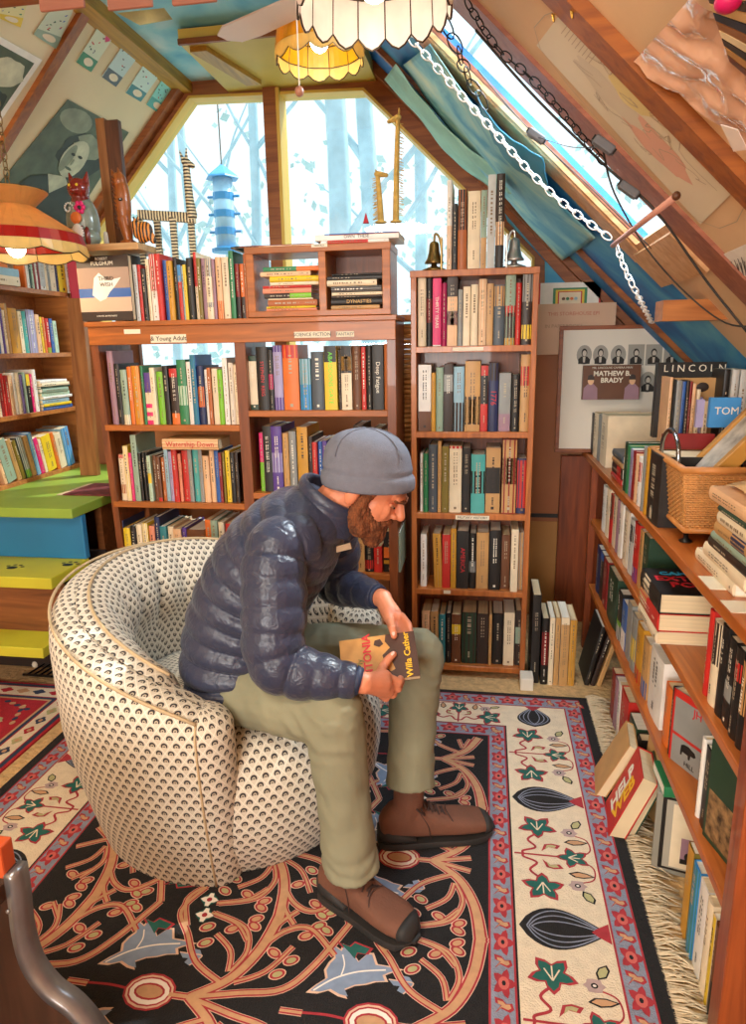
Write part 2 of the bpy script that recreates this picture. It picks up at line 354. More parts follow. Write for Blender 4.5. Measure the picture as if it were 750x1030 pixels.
# skylight: side reveals, lower reveal, glass
mb=MB(); wr=MATS['pale frame wood']
for y in (SY0-.002,SY1-.018): mb.slab([(SX0,y,zr(SX0)),(SX1,y,zr(SX1)),(SX1,y+.02,zr(SX1)),(SX0,y+.02,zr(SX0))],-NR*.02,wr)
for x in (SX0,SX1-.015): mb.slab([(x,SY0,zr(x)),(x+.015,SY0,zr(x+.015)),(x+.015,SY1,zr(x+.015)),(x,SY1,zr(x))],-NR*.02,wr)
structure(mb.build('trim_11'))
mb=MB(); g=-NR*.012; mb.slab([(SX0,SY0,zr(SX0)),(SX1,SY0,zr(SX1)),(SX1,SY1,zr(SX1)),(SX0,SY1,zr(SX0))],-NR*.004,GL)
for i,vv in enumerate(mb.v): mb.v[i]=vv+g
structure(mb.build('window_4'))
mb=MB(); a=2.33; mb.slab([(SX0,a,zr(SX0)),(SX1,a,zr(SX1)),(SX1,a+.012,zr(SX1)),(SX0,a+.012,zr(SX0))],NR*.012,PINKW)   # glazing bar
for i,vv in enumerate(mb.v): mb.v[i]=vv+g
structure(mb.build('trim_12'))
# board and purlin below the skylight
mb=MB(); mb.slab([(SX1,SY0,zr(SX1)),(SX1+.10,SY0,zr(SX1+.1)),(SX1+.10,SY1+.05,zr(SX1+.1)),(SX1,SY1+.05,zr(SX1))],NR*.02,MATS['pale frame wood']); structure(mb.build('trim_13'))
a=U(668,320,Y=2.3); mb=MB(); mb.box(a.x-.02,a.x+.4,2.24,2.34,a.z-.01,a.z+.05,W_pine); structure(mb.build('trim_14'))
# ledge behind the low bookcase
mb=MB(); mb.box(.93,1.25,-.5,YB,0,1.16,PANEL); structure(mb.build('wall_knee'))
# yellow ridge board, yellow ceiling board, collar beam
mb=MB(); mb.box(XL-.06,XL+.035,-3,YB,ZC-.05,ZC+.0,W_yel); structure(mb.build('trim_15'))
YP=mat('yellow ceiling board','#cdb04c',.55,.1,5)
mb=MB(); mb.box(-1.25,XR,2.96,YB,2.60,2.65,YP); mb.box(-1.25,XR,2.95,2.965,2.592,2.612,W_raft)
mb.slab([(-1.22,3.0,2.6),(-1.15,3.0,2.6),(-1.05,3.4,2.6),(-1.12,3.4,2.6)],(0,0,-.02),W_yel); structure(mb.build('trim_16'))
mb=MB(); zb=U(50,2,Y=2.0).z+.035; mb.box(-1.85,-.25,2.0,2.08,zb,zb+.12,W_beam); structure(mb.build('trim_17'))
# hanging boards
PB=wood('pinkish hanging board wood','#b5765c','#935440',.6,'x')
for (x0,x1,yy,l) in ((43,88,14,'pinkish wooden board hanging from the collar beam, nearest the left roof slope'),(111,156,13,'pinkish wooden board hanging from the collar beam, middle of three'),(175,220,8,'pinkish wooden board hanging from the collar beam, nearest the fan blade')):
    a=U(x0,yy,Y=1.99); b=U(x1,yy,Y=1.99); mb=MB(); mb.box(0,b.x-a.x,0,.012,0,zb-a.z+.03,PB)
    t=thing('hanging_board',l,'board',(a.x,1.975,a.z),group='hanging boards'); mb.build('panel',t,bevel=.004)
    for s in (.2,.8):
        h=MB(); h.tube([((b.x-a.x)*s,.006,zb-a.z+.02),((b.x-a.x)*s,.006,zb-a.z+.06)],.002,mat('steel wire','#6b665f',.4,metal=1),6); h.build('hook',t)
# ---------------------------------------------------------------- outside
SNOW=mat('outdoor ground','#c9d8d2',.9,.15,1); mb=MB(); mb.box(-30,30,4.2,60,-3.3,-3.2,SNOW); structure(mb.build('floor_outside'))
BARK=mat('hazed bark','#b4d2dc',.9,.15,6); rnd=random.Random(3)  # haze and overexposure painted into the trunks as pale blue
def tree(px,Y,r,label,lean=0,n=4):
    b=U(px,230,Y=Y); t=thing('bare_tree',label,'tree',(b.x,Y,-3.2),group='bare trees outside the gable window'); mb=MB(); pts=[];rr=[]
    for i in range(9): pts.append((lean*(i/8)**1.5+rnd.uniform(-.07,.07),0,i*1.5)); rr.append(r*(1-.08*i))
    pts=smoothline(pts,3); mb.tube(pts,[r*(1-.7*i/len(pts)) for i in range(len(pts))],BARK,8); mb.build('trunk',t,True)
    for k in range(n):
        z=rnd.uniform(4.2,10); i=int(z/12*(len(pts)-1)); p=pts[i]; s=rnd.choice((-1,1)); q=V(p); L=[q]; d=V((s*rnd.uniform(.5,1),rnd.uniform(-.3,.3),rnd.uniform(.5,1.2)))
        for j in range(4): q=q+d*rnd.uniform(.3,.6)+V((rnd.uniform(-.1,.1),0,.1)); L.append(q)
        br=MB(); br.tube(smoothline(L,3),[r*.3*(1-j/13)+.004 for j in range(13)],BARK,6); br.build('branch',t,True)
tree(330,7,.16,'widest bare trunk seen through the right window pane',.3); tree(300,9,.08,'slim curved bare tree just right of the mullion',-.7); tree(364,8,.15,'bare trunk near the right end of the window top',.2)
tree(245,9,.10,'thin bare tree just left of the mullion',.3); tree(205,11,.12,'bare tree behind the blue bird feeder',-.4); tree(162,10,.10,'bare tree behind the striped wooden animal',.5); tree(415,10,.13,'bare tree seen between giraffe and bell',.2)
FOL=mat('hazed foliage','#c3dfdc',.9,.25,2); mb=MB()  # leaf colour bleached to carry the outdoor haze and glare
for k in range(2600):
    x=rnd.uniform(-9,5); y=rnd.uniform(9,14); z=rnd.uniform(-1.5,3.9+2.4*mnoise.noise(V((x*.5,y*.3,0)))); s=rnd.uniform(.03,.10); a=rnd.uniform(0,6.3); 
    u=V((math.cos(a),.3,math.sin(a)))*s; w=V((-math.sin(a),.5,math.cos(a)))*s*.6; c=V((x,y,z)); mb.poly([c-u,c-w,c+u,c+w],FOL)
o=mb.build('undergrowth'); tag(o,'pale leafy undergrowth below the bare trees outside','undergrowth',kind='stuff')
# bird feeder
BF=mat('blue bird feeder','#3f93c9',.4); fp=U(225,205,Y=4.3); t=thing('bird_feeder','blue tube bird feeder hanging outside the left window pane','bird feeder',(fp.x,4.3,fp.z-.28))
mb=MB(); mb.lathe([(.001,.5),(.02,.49),(.10,.43),(.105,.42),(.04,.42)],BF,6); mb.build('roof',t)
mb=MB(); mb.lathe([(.06,.42),(.06,.03)],mat('clear blue tube','#a9d4ea',.2),12); mb.build('tube',t,True)
mb=MB(); mb.lathe([(.03,0),(.09,.0),(.09,.02),(.06,.03)],BF,12); mb.build('tray',t)
for z in (.12,.22,.32):
    mb=MB(); mb.tube([(-.10,0,z),(.10,0,z)],.008,BF,6); mb.lathe([(.064,z-.02),(.064,z+.02)],BF,12); mb.build('perch',t)
mb=MB(); mb.tube([(0,0,.49),(0,0,2.2)],.004,mat('steel wire','#6b665f'),6); mb.build('hanging_wire',t)
# ================================================================ BOOKCASES AND BOOKS
def row(Y,zb,ybase,spec,where,group,dep=.15,lean=0,xoff=0):
    its=[]
    for s in spec:
        x0,x1,yt,c=s[:4]; o=s[4] if len(s)>4 else {}
        a=U(x0,ybase,Y=Y); b=U(x1,ybase,Y=Y); tp=U((x0+x1)/2,yt,Y=Y)
        its.append(dict(c=c,t=max(b.x-a.x-.0012,.004),h=tp.z-zb-(.0),x=a.x,**o))
    for i,it in enumerate(its):
        ln=math.radians(it.get('ln',lean)); R=M.Rotation(ln,3,'Y')
        z=zb+(math.sin(abs(ln))*it['t'] if ln>0 else 0)+it.get('dz',0)
        x=it['x']-(math.sin(ln)*it['h']*.5 if 'ln' in it else 0)
        book(autolabel(i,its,where),it['c'],it['t'],it['h'],it.get('d',dep),(x,Y+.008+random.Random(i*7).uniform(-.004,.012)+it.get('dy',0),z+.0005),R,group,
             bands=it.get('bands',()),title=it.get('ti'),ink=it.get('ink'),tsize=it.get('ts'),hard=it.get('hard'),seed=i*31+int(zb*1000))
def Yof(px,X,z):
    a,b=.25,6.
    f=lambda y: proj((X,y,z))[0]-px
    fa=f(a)
    for _ in range(50):
        m=(a+b)/2
        if (f(m)>0)==(fa>0): a=m
        else: b=m
    return (a+b)/2
def siderow(X,zb,spec,where,group,face,dep=.15,side='the camera side'):
    """face=+1: spines look to +x (left case); -1: spines look to -x (right case)"""
    its=[]
    for s in spec:
        x0,x1,h,c=s[:4]; o=s[4] if len(s)>4 else {}
        y0=Yof(x0,X,zb); y1=Yof(x1,X,zb); its.append(dict(c=c,t=max(abs(y1-y0)-.0012,.004),h=h,y=y0,**o))
    for i,it in enumerate(its):
        R=M.Rotation(PI/2*face,3,'Z')@M.Rotation(math.radians(it.get('ln',0)),3,'Y')
        book(autolabel(i,its,where,side),it['c'],it['t'],it['h'],it.get('d',dep),(X-face*.006,it['y'],zb+.0005+it.get('dz',0)),R,group,bands=it.get('bands',()),
             title=it.get('ti'),ink=it.get('ink'),tsize=it.get('ts'),hard=it.get('hard'),seed=i*13+int(zb*1000))
def lying(label,col,L,D,T,loc,rz=0,group=None,title=None,ink=None,ts=None,bands=(),name='book',top=None,hard=None,paper=None):
    """book lying flat: spine faces -y after rz, length L along x"""
    # local x(thickness)->+z ; local z(height)-> -x ; shift by L
    off=M.Rotation(rz,3,'Z')@V((L,0,0))
    R=M.Rotation(rz,3,'Z')@M(((0,0,-1),(0,1,0),(1,0,0)))
    b=book(label,col,T,L,D,V(loc)+off,R,group,bands=bands,title=title,ink=ink,tsize=ts,hard=hard,front=None,paper=paper)
    return b
LAB=mat('white shelf label','#e8dcc2',.7)
def plate(name,parent,x0,x1,y,z0,z1,txt=None,m=None):
    mb=MB(); mb.box(x0,x1,y-.001,y,z0,z1,m or LAB); o=mb.build(name,parent)
    if txt: text(txt,(z1-z0)*.8,INKD,o,((x0+x1)/2,y-.0016,(z0+z1)/2),(PI/2,0,0),ext=.0002)
    return o
# ---------------- wide bookcase (A)
AX0,AX1,AY=-1.562,-.335,2.60; AD=.26
t=thing('bookcase','wide brown two-bay bookcase behind the patterned chair','bookcase',(0,0,0))
def brd(name,x0,x1,y0,y1,z0,z1,m,p,bev=.002):
    mb=MB(); mb.box(x0,x1,y0,y1,z0,z1,m); return mb.build(name,p,bevel=bev)
mb=MB(); mb.hexa([(AX0+.035,AY,0),(AX0+.06,AY,0),(AX0+.06,AY+AD,0),(AX0+.035,AY+AD,0),(AX0,AY,1.5),(AX0+.03,AY,1.5),(AX0+.03,AY+AD,1.5),(AX0,AY+AD,1.5)],W_dk); mb.build('side_panel',t)
brd('side_panel',AX1-.035,AX1,AY,AY+AD,0,1.5,W_dk,t)
brd('top_panel',AX0-.01,AX1+.005,AY-.015,AY+AD,1.495,1.514,W_oak,t); brd('front_rail',AX0,AX1,AY-.008,AY+.012,1.425,1.495,W_oak,t)
dv=U(244,400,Y=AY).x
brd('divider',dv-.022,dv+.022,AY,AY+AD,.02,1.43,W_dk,t)
for z in (1.108,.788,.46,.14): brd('shelf',AX0+.025,dv-.02,AY-.002,AY+AD-.02,z-.024,z,W_oak,t)
for z in (1.165,.835,.508,.174): brd('shelf',dv+.02,AX1-.033,AY-.002,AY+AD-.02,z-.024,z,W_oak,t)
def px_plate(x0,x1,y0,y1,Y,p,txt=None): a=U(x0,y1,Y=Y); b=U(x1,y0,Y=Y); return plate('shelf_label',p,a.x,b.x,Y,a.z,b.z,txt)
px_plate(125,141,331,336,AY-.009,t); px_plate(152,187,336,345,AY-.009,t,'& Young Adult'); px_plate(296,332,333,340,AY-.009,t,'SCIENCE FICTION'); px_plate(338,356,333,339,AY-.009,t,'FANTASY')
# rows of case A
W='top of the wide bookcase'
row(2.61,1.514,322,[(127,133,255,'bk'),(133.5,137.3,266,'ms'),(137.5,141.5,266,'lg'),(141.7,145,266,'rd'),(145.2,149.3,270,'bk'),(149.5,153,260,'cr'),(153.2,159.5,255,'wh',dict(bands=[(.45,1,'rd')])),(160,165.5,255,'rd'),
 (166,170,261,'bl'),(170.3,176,262,'ms'),(176.3,180,259,'bk'),(180.2,184,266,'rd',dict(bands=[(.7,1,'sb')])),(184.2,186.5,267,'lb'),(186.8,190,266,'yl'),(190.3,196.3,259,'bk'),(196.8,200,253,'cr',dict(bands=[(.5,1,'rd')])),
 (200.2,204,259,'ol'),(204.2,208,259,'mv'),(208.3,214.8,259,'cr',dict(bands=[(.7,1,'gy'),(.2,.28,'gy')])),(215,218,260,'mv'),(218.4,224.5,258,'pe',dict(bands=[(0,.3,'og')])),(225,231.8,258,'cr'),(232.8,237.5,252,'gn',dict(d=.2)),
 (238,242,265,'dr',dict(bands=[(0,.4,'bk')])),(242.4,246.6,265,'og',dict(bands=[(0,.4,'dk')])),(246.9,249.6,255,'ob')],W,'books on top of the wide bookcase')
W='upper left shelf of the wide bookcase'
row(2.61,1.108,427,[(112,118,353,'mv'),(119,124,366,'bk'),(125,131.5,372,'gg',dict(bands=[(0,.18,'cr')])),(132,136,369,'og'),(136.3,144,368,'og',dict(bands=[(0,1,'ms')])),(144.3,147,368,'gn'),(147.3,154,375,'cr',dict(bands=[(.62,1,'pu'),(0,.08,'pk'),(.16,.24,'pk'),(.32,.4,'pk')])),
 (154.3,159,370,'cr'),(159.3,166,374,'lm'),(166.3,171.5,368,'bk'),(172,180,371,'dk',dict(bands=[(0,.2,'og'),(.85,1,'rd')])),(180.3,189.5,362,'gn',dict(bands=[(.3,.6,'mt')])),(190,194.5,364,'wh'),(195,200.5,357,'bl',dict(bands=[(0,1,'tl')])),
 (200.8,207,368,'nv',dict(bands=[(.3,.65,'og')])),(207.3,210,372,'wh'),(210.3,214,370,'ob'),(214.4,220,371,'cr'),(220.3,225.5,372,'lm'),(226,231,360,'wh'),(231.5,236.5,365,'cr',dict(bands=[(0,1,'wh')])),(236.8,241,367,'cr')],W,'books on the upper left shelf of the wide bookcase',.17)
W='second left shelf of the wide bookcase'
row(2.61,.788,505.6,[(121.5,127,458,'cr',dict(bands=[(.92,1,'rd'),(.15,.35,'ob')])),(127.5,132.5,449,'yl',dict(bands=[(0,1,'cr')])),(133,136,456,'pk'),(136.3,142,438,'gg'),(142.3,145,456,'bk'),(145.3,148,456,'bk'),(148.3,150.5,456,'bk'),
 (150.8,154.5,459,'mt',dict(bands=[(.4,.62,'yl')])),(155,158.7,459,'br'),(159,163,460,'br',dict(bands=[(0,.08,'rd')])),(163.3,166.8,461,'ob'),(167,171,451,'lb'),(171.3,175,455,'lv'),(175.5,181,452,'rd',dict(lab='red book with vertical white lettering')),(181.3,184.3,457,'sa'),
 (184.6,190.5,454,'rd'),(191,195,453,'gy'),(195.3,201,453,'tq'),(201.3,205.3,453,'tn',dict(bands=[(0,1,'gy')])),(205.6,211.8,459,'pe'),(212.1,217,454,'pe'),(217.3,221.5,454,'bl'),(221.8,224.8,456,'dr'),(225,227.5,456,'ol'),(227.8,232.5,454,'yl'),(232.8,237,456,'bk'),(237.3,241,456,'dk')],W,'books on the second left shelf of the wide bookcase',.17)
a=U(165.6,452,Y=2.59); lying('thick tan book lying flat across the second left row, with red title','tn',.235,.14,.042,(a.x,2.575,a.z+.002),0,None,'Watership Down','r',.03,name='book',bands=[(0,1,'pe')])
W='third left shelf of the wide bookcase'
row(2.60,.46,585,[(124,128,525,'nv'),(128.3,135,532,'yl'),(135.5,141,530,'bk'),(141.5,147,528,'cr'),(147.3,153,527,'yl',dict(bands=[(0,1,'cr')])),(153.3,159,530,'sa'),(159.3,164.5,521,'nv'),(165,171,530,'tl'),(171.3,177,531,'cr'),(177.3,185,533,'pe'),(185.3,190,532,'pu'),(190.3,208,534,'br'),(209,215,524,'og'),(215.3,222,524,'gg'),(222.5,228,526,'cr'),(229,235,528,'rd')],W,'books on the third left shelf of the wide bookcase',.19)
W='upper right shelf of the wide bookcase'
row(2.61,1.165,413,[(251,259,358,'dg',dict(lab='dark green book with cream spine panel',bands=[(.1,.9,'cr')])),(259.6,271,349,'bk',dict(lab='black book with pink lettering',ink='r',ts=.02,ti='STEPHEN  REIG')),(271.4,276,352,'bk',dict(bands=[(.35,.6,'mg')])),(276.5,285.6,347.5,'lv',dict(bands=[(0,.2,'pu'),(.9,1,'pu')])),(286,301.5,347,'og',dict(bands=[(.8,1,'rd')])),
 (302,313,361,'tl',dict(bands=[(.0,.5,'sb'),(.5,1,'lb')])),(313.5,326,354,'sl'),(327,339.5,348,'yl',dict(lab='yellow book with lime lettering, black top',bands=[(.75,1,'bk')],ink='l',ts=.024,ti='ABADDONS GATE')),(340,343,352,'dk'),(343.5,354,348,'cr',dict(bands=[(.58,1,'bk'),(.62,.84,'ms')])),(354.4,363,348,'br'),(363.4,368,349,'rd'),(368.5,374.5,347.5,'bk'),(375,386,346.5,'bk',dict(lab='black book with white and red title',ts=.022,ti='Deep Fatigue')),(386.5,394,346,'ob')],W,'books on the upper right shelf of the wide bookcase',.16)
W='second right shelf of the wide bookcase'
row(2.62,.835,497,[(262,266,436,'pk',dict(bands=[(0,.5,'lm')])),(266.5,274.8,429,'bk'),(275,285.5,429,'pu',dict(bands=[(.3,.6,'lv')])),(286,292,436,'tn'),(292.5,299.5,434,'gy'),(300,310.5,430,'ms'),(311,315,440,'dk'),(315.3,320,445,'rd'),(320.4,324.5,445,'bl'),(325,329.5,444,'pu'),(330,338.5,445,'bl',dict(bands=[(.3,.6,'cr')])),(339,347,443,'cr'),(348,356,436,'bk'),(356.5,366,428,'dk'),(366.5,374,436,'gy'),(374.5,383,432,'tn'),(383.5,392,434,'br')],W,'books on the second right shelf of the wide bookcase',.2)
W='third right shelf of the wide bookcase'
row(2.62,.508,578,[(345,352,545,'bl'),(352.5,358,546,'nv'),(359,367,540,'tn'),(367.5,375.5,546,'bk',dict(bands=[(.1,.4,'rd')])),(376,384.5,550,'rd'),(385.5,398.5,536,'bk',dict(lab='black book with orange emblem panels',bands=[(.35,.62,'og'),(.2,.3,'ms')])),(399,402.5,537,'gg')],W,'books on the third right shelf of the wide bookcase',.2)
W='lowest right shelf of the wide bookcase'
row(2.62,.174,655,[(355,366,614,'og',dict(bands=[(0,1,'tn')])),(366.5,373,620,'tn'),(373.4,379,621,'tn',dict(bands=[(0,.5,'br')])),(379.5,386,622,'cr'),(386.5,393,622,'tn',dict(bands=[(.8,1,'ob')])),(393.5,399,598,'mv')],W,'books on the lowest right shelf of the wide bookcase',.2)
# face-out book and lying board on top of A
def cover_face(name,label,col,p0,p1,Y,dep=.03,cat='book',tilt=0,parts=None):
    a=U(*p0,Y=Y); b=U(*p1,Y=Y)   # p0 lower left, p1 upper right
    t=thing(name,label,cat,(a.x,Y,a.z),(math.radians(tilt),0,0)); w=b.x-a.x; h=b.z-a.z
    mb=MB(); mb.box(0,w,0,.003,0,h,PM[col]); mb.box(0,w,dep-.003,dep,0,h,PM[col]); mb.box(0,.003,.003,dep-.003,0,h,PM[col]); mb.build('cover',t)
    mb=MB(); mb.box(.003,w-.003,.003,dep-.003,.002,h-.002,PAGES); mb.build('page_block',t)
    return t,w,h
t,w,h=cover_face('book','book standing face out at the left end, white bird on its brown cover','dk',(83,323),(128,256),2.585)
mb=MB(); mb.box(0,w,-.0008,0,h*.28,h*.82,PM['bl']); mb.box(0,w,-.001,0,h*.5,h*.82,mat('dusky sky print','#a58a78',.6)); mb.box(0,w,-.0014,0,h*.14,h*.36,mat('pale ground print','#cfae94',.6)); mb.build('cover_picture',t)
mb=MB(); bird=[(.26,.40),(.32,.66),(.42,.74),(.50,.68),(.58,.62),(.84,.66),(.70,.52),(.60,.44),(.52,.34),(.40,.30)]
mb.slab([(x*w,-.0022,z*h) for x,z in bird],(0,.0006,0),PM['wh']); mb.build('bird_print',t)
text('ROBERT',.014,INKW,t,(w/2,-.003,h*.95),(PI/2,0,0)); text('FULGHUM',.02,INKW,t,(w/2,-.003,h*.88),(PI/2,0,0)); text('THIRD\nWISH',.022,INKD,t,(w*.55,-.003,h*.60),(PI/2,0,0)); text('A NOVEL IN FIVE PARTS',.008,INKW,t,(w/2,-.003,h*.07),(PI/2,0,0))
# plank that carries the cat
a=U(77,254,Y=2.60); b=U(180,245,Y=2.60); mb=MB(); mb.box(a.x,a.x+.265,2.585,2.80,a.z+.001,a.z+.026,wood('pale plank wood','#d9b27e','#b98a55',.5,'x')); tag(mb.build('plank',bevel=.002),'pale plank resting over the face-out book, carrying the cat figurine','plank')
PLZ=a.z+.027
# ---------------- cubby box (two compartments)
c0=U(250,320,Y=2.60); c1=U(392,244,Y=2.60); CX0,CX1,CZ0,CZ1=c0.x,c1.x,1.516,U(320,246,Y=2.60).z
t=thing('cubby_box','small orange-brown two-compartment box standing on the wide bookcase','box',(0,0,0))
brd('bottom_panel',CX0,CX1,2.60,2.80,CZ0,CZ0+.022,W_oak,t); brd('top_panel',CX0-.003,CX1+.003,2.597,2.80,CZ1-.024,CZ1,W_oak,t)
brd('side_panel',CX0,CX0+.03,2.60,2.80,CZ0+.02,CZ1-.02,W_oak,t); brd('side_panel',CX1-.03,CX1,2.60,2.80,CZ0+.02,CZ1-.02,W_oak,t); dx=U(324,280,Y=2.6).x; brd('divider',dx-.014,dx+.014,2.60,2.79,CZ0+.02,CZ1-.02,W_oak,t); brd('back_panel',dx,CX1-.02,2.785,2.795,CZ0+.02,CZ1-.02,W_dk,t)
px_plate(313,329,245,249,2.596,t,'FANTASY')
def stack(spec,Y,where,group,D=.13,zstart=None):
    z=None; n=len(spec)
    for i,s in enumerate(spec):
        x0,x1,y0,y1,c=s[:5]; o=s[5] if len(s)>5 else {}
        a=U(x0,y1,Y=Y); b=U(x1,y0,Y=Y)
        if z is None: z=zstart if zstart is not None else a.z
        T=(b.z-a.z); nm=PAL[c][0]
        pos=['bottom of','second up in','third up in','fourth up in','fifth up in','sixth up in','seventh up in','eighth up in','ninth up in','tenth up in','eleventh up in'][i] if i<n-1 else 'topmost of'
        lying(f"{nm} paperback lying flat, {pos} {where}",c,b.x-a.x,o.get('D',D),T-.001,(a.x,Y,z+.0005),0,group,o.get('ti'),o.get('ink'),o.get('ts'),o.get('bands',())); z+=T
k=lambda q:205+q*.24; kx=lambda q:230+q*.24
stack([(kx(a),kx(b),k(c),k(d),e,*f) for a,b,c,d,e,*f in [(158,370,445,461,'sa'),(158,365,430,445,'yl'),(165,370,398,430,'ob'),(165,352,385,398,'cr'),(148,345,358,385,'dk',dict(bands=[(.0,.45,'lm')])),(142,345,330,358,'sa'),(142,345,312,330,'rd'),(172,375,290,312,'cr'),(170,375,258,290,'yl'),(130,340,230,258,'pe'),(142,375,200,230,'og',dict(bands=[(.4,1,'gn')]))]],2.61,'the stack in the left cubby','paperbacks stacked in the left cubby',zstart=CZ0+.022)
stack([(kx(a),kx(b),k(c),k(d),e,*f) for a,b,c,d,e,*f in [(430,632,432,454,'tn'),(430,665,395,432,'bk',dict(ti='DYNASTIES',ink='g')),(430,640,378,395,'dk'),(432,643,358,378,'cr'),(430,640,325,358,'gy',dict(bands=[(0,1,'dk')])),(412,620,292,325,'cr'),(412,665,265,292,'bk'),(430,660,247,265,'bk')]],2.61,'the stack in the right cubby','paperbacks stacked in the right cubby',zstart=CZ0+.022)
stack([(kx(a),kx(b),k(c),k(d),e,*f) for a,b,c,d,e,*f in [(15,350,158,172,'cr'),(25,350,146,158,'bk'),(5,350,122,146,'cr',dict(bands=[(.65,1,'bk')])),(20,350,108,122,'bk',dict(bands=[(.4,.6,'tl')])),(40,345,97,108,'rd')]],2.60,'the thin pile on the cubby box','thin pile of books on the left of the cubby box',D=.18,zstart=CZ1)
stack([(kx(a),kx(b),k(c),k(d),e,*f) for a,b,c,d,e,*f in [(385,670,128,155,'wh',dict(bands=[(.3,.9,'rd')])),(360,712,85,128,'wh',dict(ti='OWN  THESE',ink='d')),(400,712,74,85,'bl'),(420,712,64,74,'ob')]],2.60,'the pale pile on the cubby box','pale pile of books on the right of the cubby box',D=.18,zstart=CZ1)
CZT=CZ1+(U(360,k(64),Y=2.6).z-U(360,k(155),Y=2.6).z)
# ---------------- tall narrow bookcase (B)
BX0,BX1,BY=-.296,.186,2.75; BD=.2
t=thing('tall_bookcase','tall narrow orange-brown bookcase with bells and books on top','bookcase',(0,0,0))
brd('side_panel',BX0,BX0+.022,BY,BY+BD,.0,1.665,W_tall,t); brd('side_panel',BX1-.022,BX1,BY,BY+BD,.0,1.665,W_tall,t); brd('top_panel',BX0-.002,BX1+.002,BY-.004,BY+BD,1.655,1.680,W_tall,t)
BZ=[1.398,1.065,.730,.399,.055]
for z in BZ: brd('shelf',BX0+.02,BX1-.02,BY-.001,BY+BD-.01,z-.024,z,W_tall,t)
brd('back_panel',BX0+.02,BX1-.02,BY+BD-.012,BY+BD-.004,.05,1.66,W_dk,t)
px_plate(455,486,349,353,BY-.002,t); px_plate(458,492,519,522.5,BY-.002,t,'MILITARY HISTORY'); px_plate(446,453,594,597,BY-.002,t)
def tb(q,y0): return [(410+a*.18,410+b*.18,y0+c*.18,d,*e) for a,b,c,d,*e in q]
row(2.76,1.680,267,tb([(215,245,85,'wh',dict(d=.19,bands=[(0,.5,'pe')])),(247,275,220,'bk'),(277,328,142,'ob',dict(lab='brown and black book with vertical title',bands=[(.5,1,'dk')])),(332,402,150,'cr'),(404,438,145,'tn',dict(bands=[(.4,1,'gg')])),(440,485,55,'lg',dict(d=.19)),(487,535,50,'dk',dict(d=.19,bands=[(0,.25,'bk'),(.25,.5,'pe')]))],165),'between the bells on the tall bookcase','books between the two bells')
row(2.76,1.398,348,tb([(55,101,68,'cr'),(103,136,80,'bk',dict(bands=[(.35,.7,'dr')])),(138,186,82,'pk',dict(bands=[(0,.02,'wh')],ti='THIRTY YEARS',ink='w',ts=.018)),(188,216,110,'mg'),(218,276,65,'dk',dict(bands=[(0,.7,'pe'),(.3,.5,'mv')])),(278,304,145,'gy'),(306,347,128,'cr'),(349,389,118,'cr',dict(hard=True)),(391,436,85,'cr',dict(bands=[(0,1,'pe')])),(438,474,112,'tn'),(477,537,118,'sl',dict(bands=[(.65,.98,'tn')])),(539,596,50,'gg',dict(bands=[(0,.1,'ms'),(.1,.45,'dk'),(.4,.55,'rd')])),(598,629,108,'rd'),(632,689,50,'dk',dict(bands=[(.08,.28,'yl'),(.6,1,'gy')]))],265),'top shelf of the tall bookcase','books on the top shelf of the tall bookcase')
row(2.76,1.065,434.6,tb([(57,129,95,'wh',dict(bands=[(0,.3,'br')])),(131,154,140,'ms'),(157,197,110,'gg'),(199,251,92,'dk',dict(bands=[(.6,.85,'gy')])),(254,312,105,'lb',dict(bands=[(.0,.45,'dk')])),(315,401,75,'tn',dict(bands=[(.1,.5,'dk'),(.12,.46,'tn')])),(403,444,100,'rd',dict(bands=[(.42,.85,'bk')])),(447,501,85,'nv',dict(lab='navy book titled 1776 in red',bands=[(.75,1,'dk')],ti='1776',ink='r',ts=.03)),(504,571,142,'gy',dict(bands=[(.0,.3,'mv')])),(575,619,150,'bk'),(622,682,38,'tn',dict(bands=[(.6,.85,'rd')]))],350),'second shelf of the tall bookcase','books on the second shelf of the tall bookcase')
row(2.76,.730,517,tb([(68,84,120,'wh'),(86,114,120,'gn'),(116,164,70,'sl'),(166,186,50,'tn'),(188,227,80,'ol'),(229,298,78,'cr',dict(bands=[(.96,1,'rd')])),(301,346,90,'bk'),(350,428,125,'tq',dict(bands=[(.34,.72,'bk')])),(431,513,90,'tn',dict(lab='thick tan book with black portrait panel',bands=[(.3,.7,'bk')])),(521,602,40,'dr',dict(lab='tallest book, sepia bearded figure on tan spine',bands=[(.01,.99,'tn'),(.4,.75,'br')])),(605,669,150,'nv',dict(bands=[(.1,.97,'rd')],ink='d'))],435),'third shelf of the tall bookcase','books on the third shelf of the tall bookcase',.16)
row(2.765,.399,594,tb([(70,104,130,'wh'),(142,188,125,'tn',dict(ln=-2,bands=[(0,1,'ms')])),(190,236,130,'rd'),(238,268,95,'ms'),(270,338,110,'bk',dict(lab='black book titled AMERICA in red capitals',ti='AMERICA',ink='r',ts=.026)),(340,378,125,'bk',dict(bands=[(.3,.5,'gy')])),(380,448,120,'tn'),(450,515,105,'bk',dict(hard=True)),(518,567,135,'br'),(570,611,95,'cr',dict(dy=-.02)),(614,661,120,'gy',dict(bands=[(0,1,'tn')]))],515),'fourth shelf of the tall bookcase','books on the fourth shelf of the tall bookcase',.16)
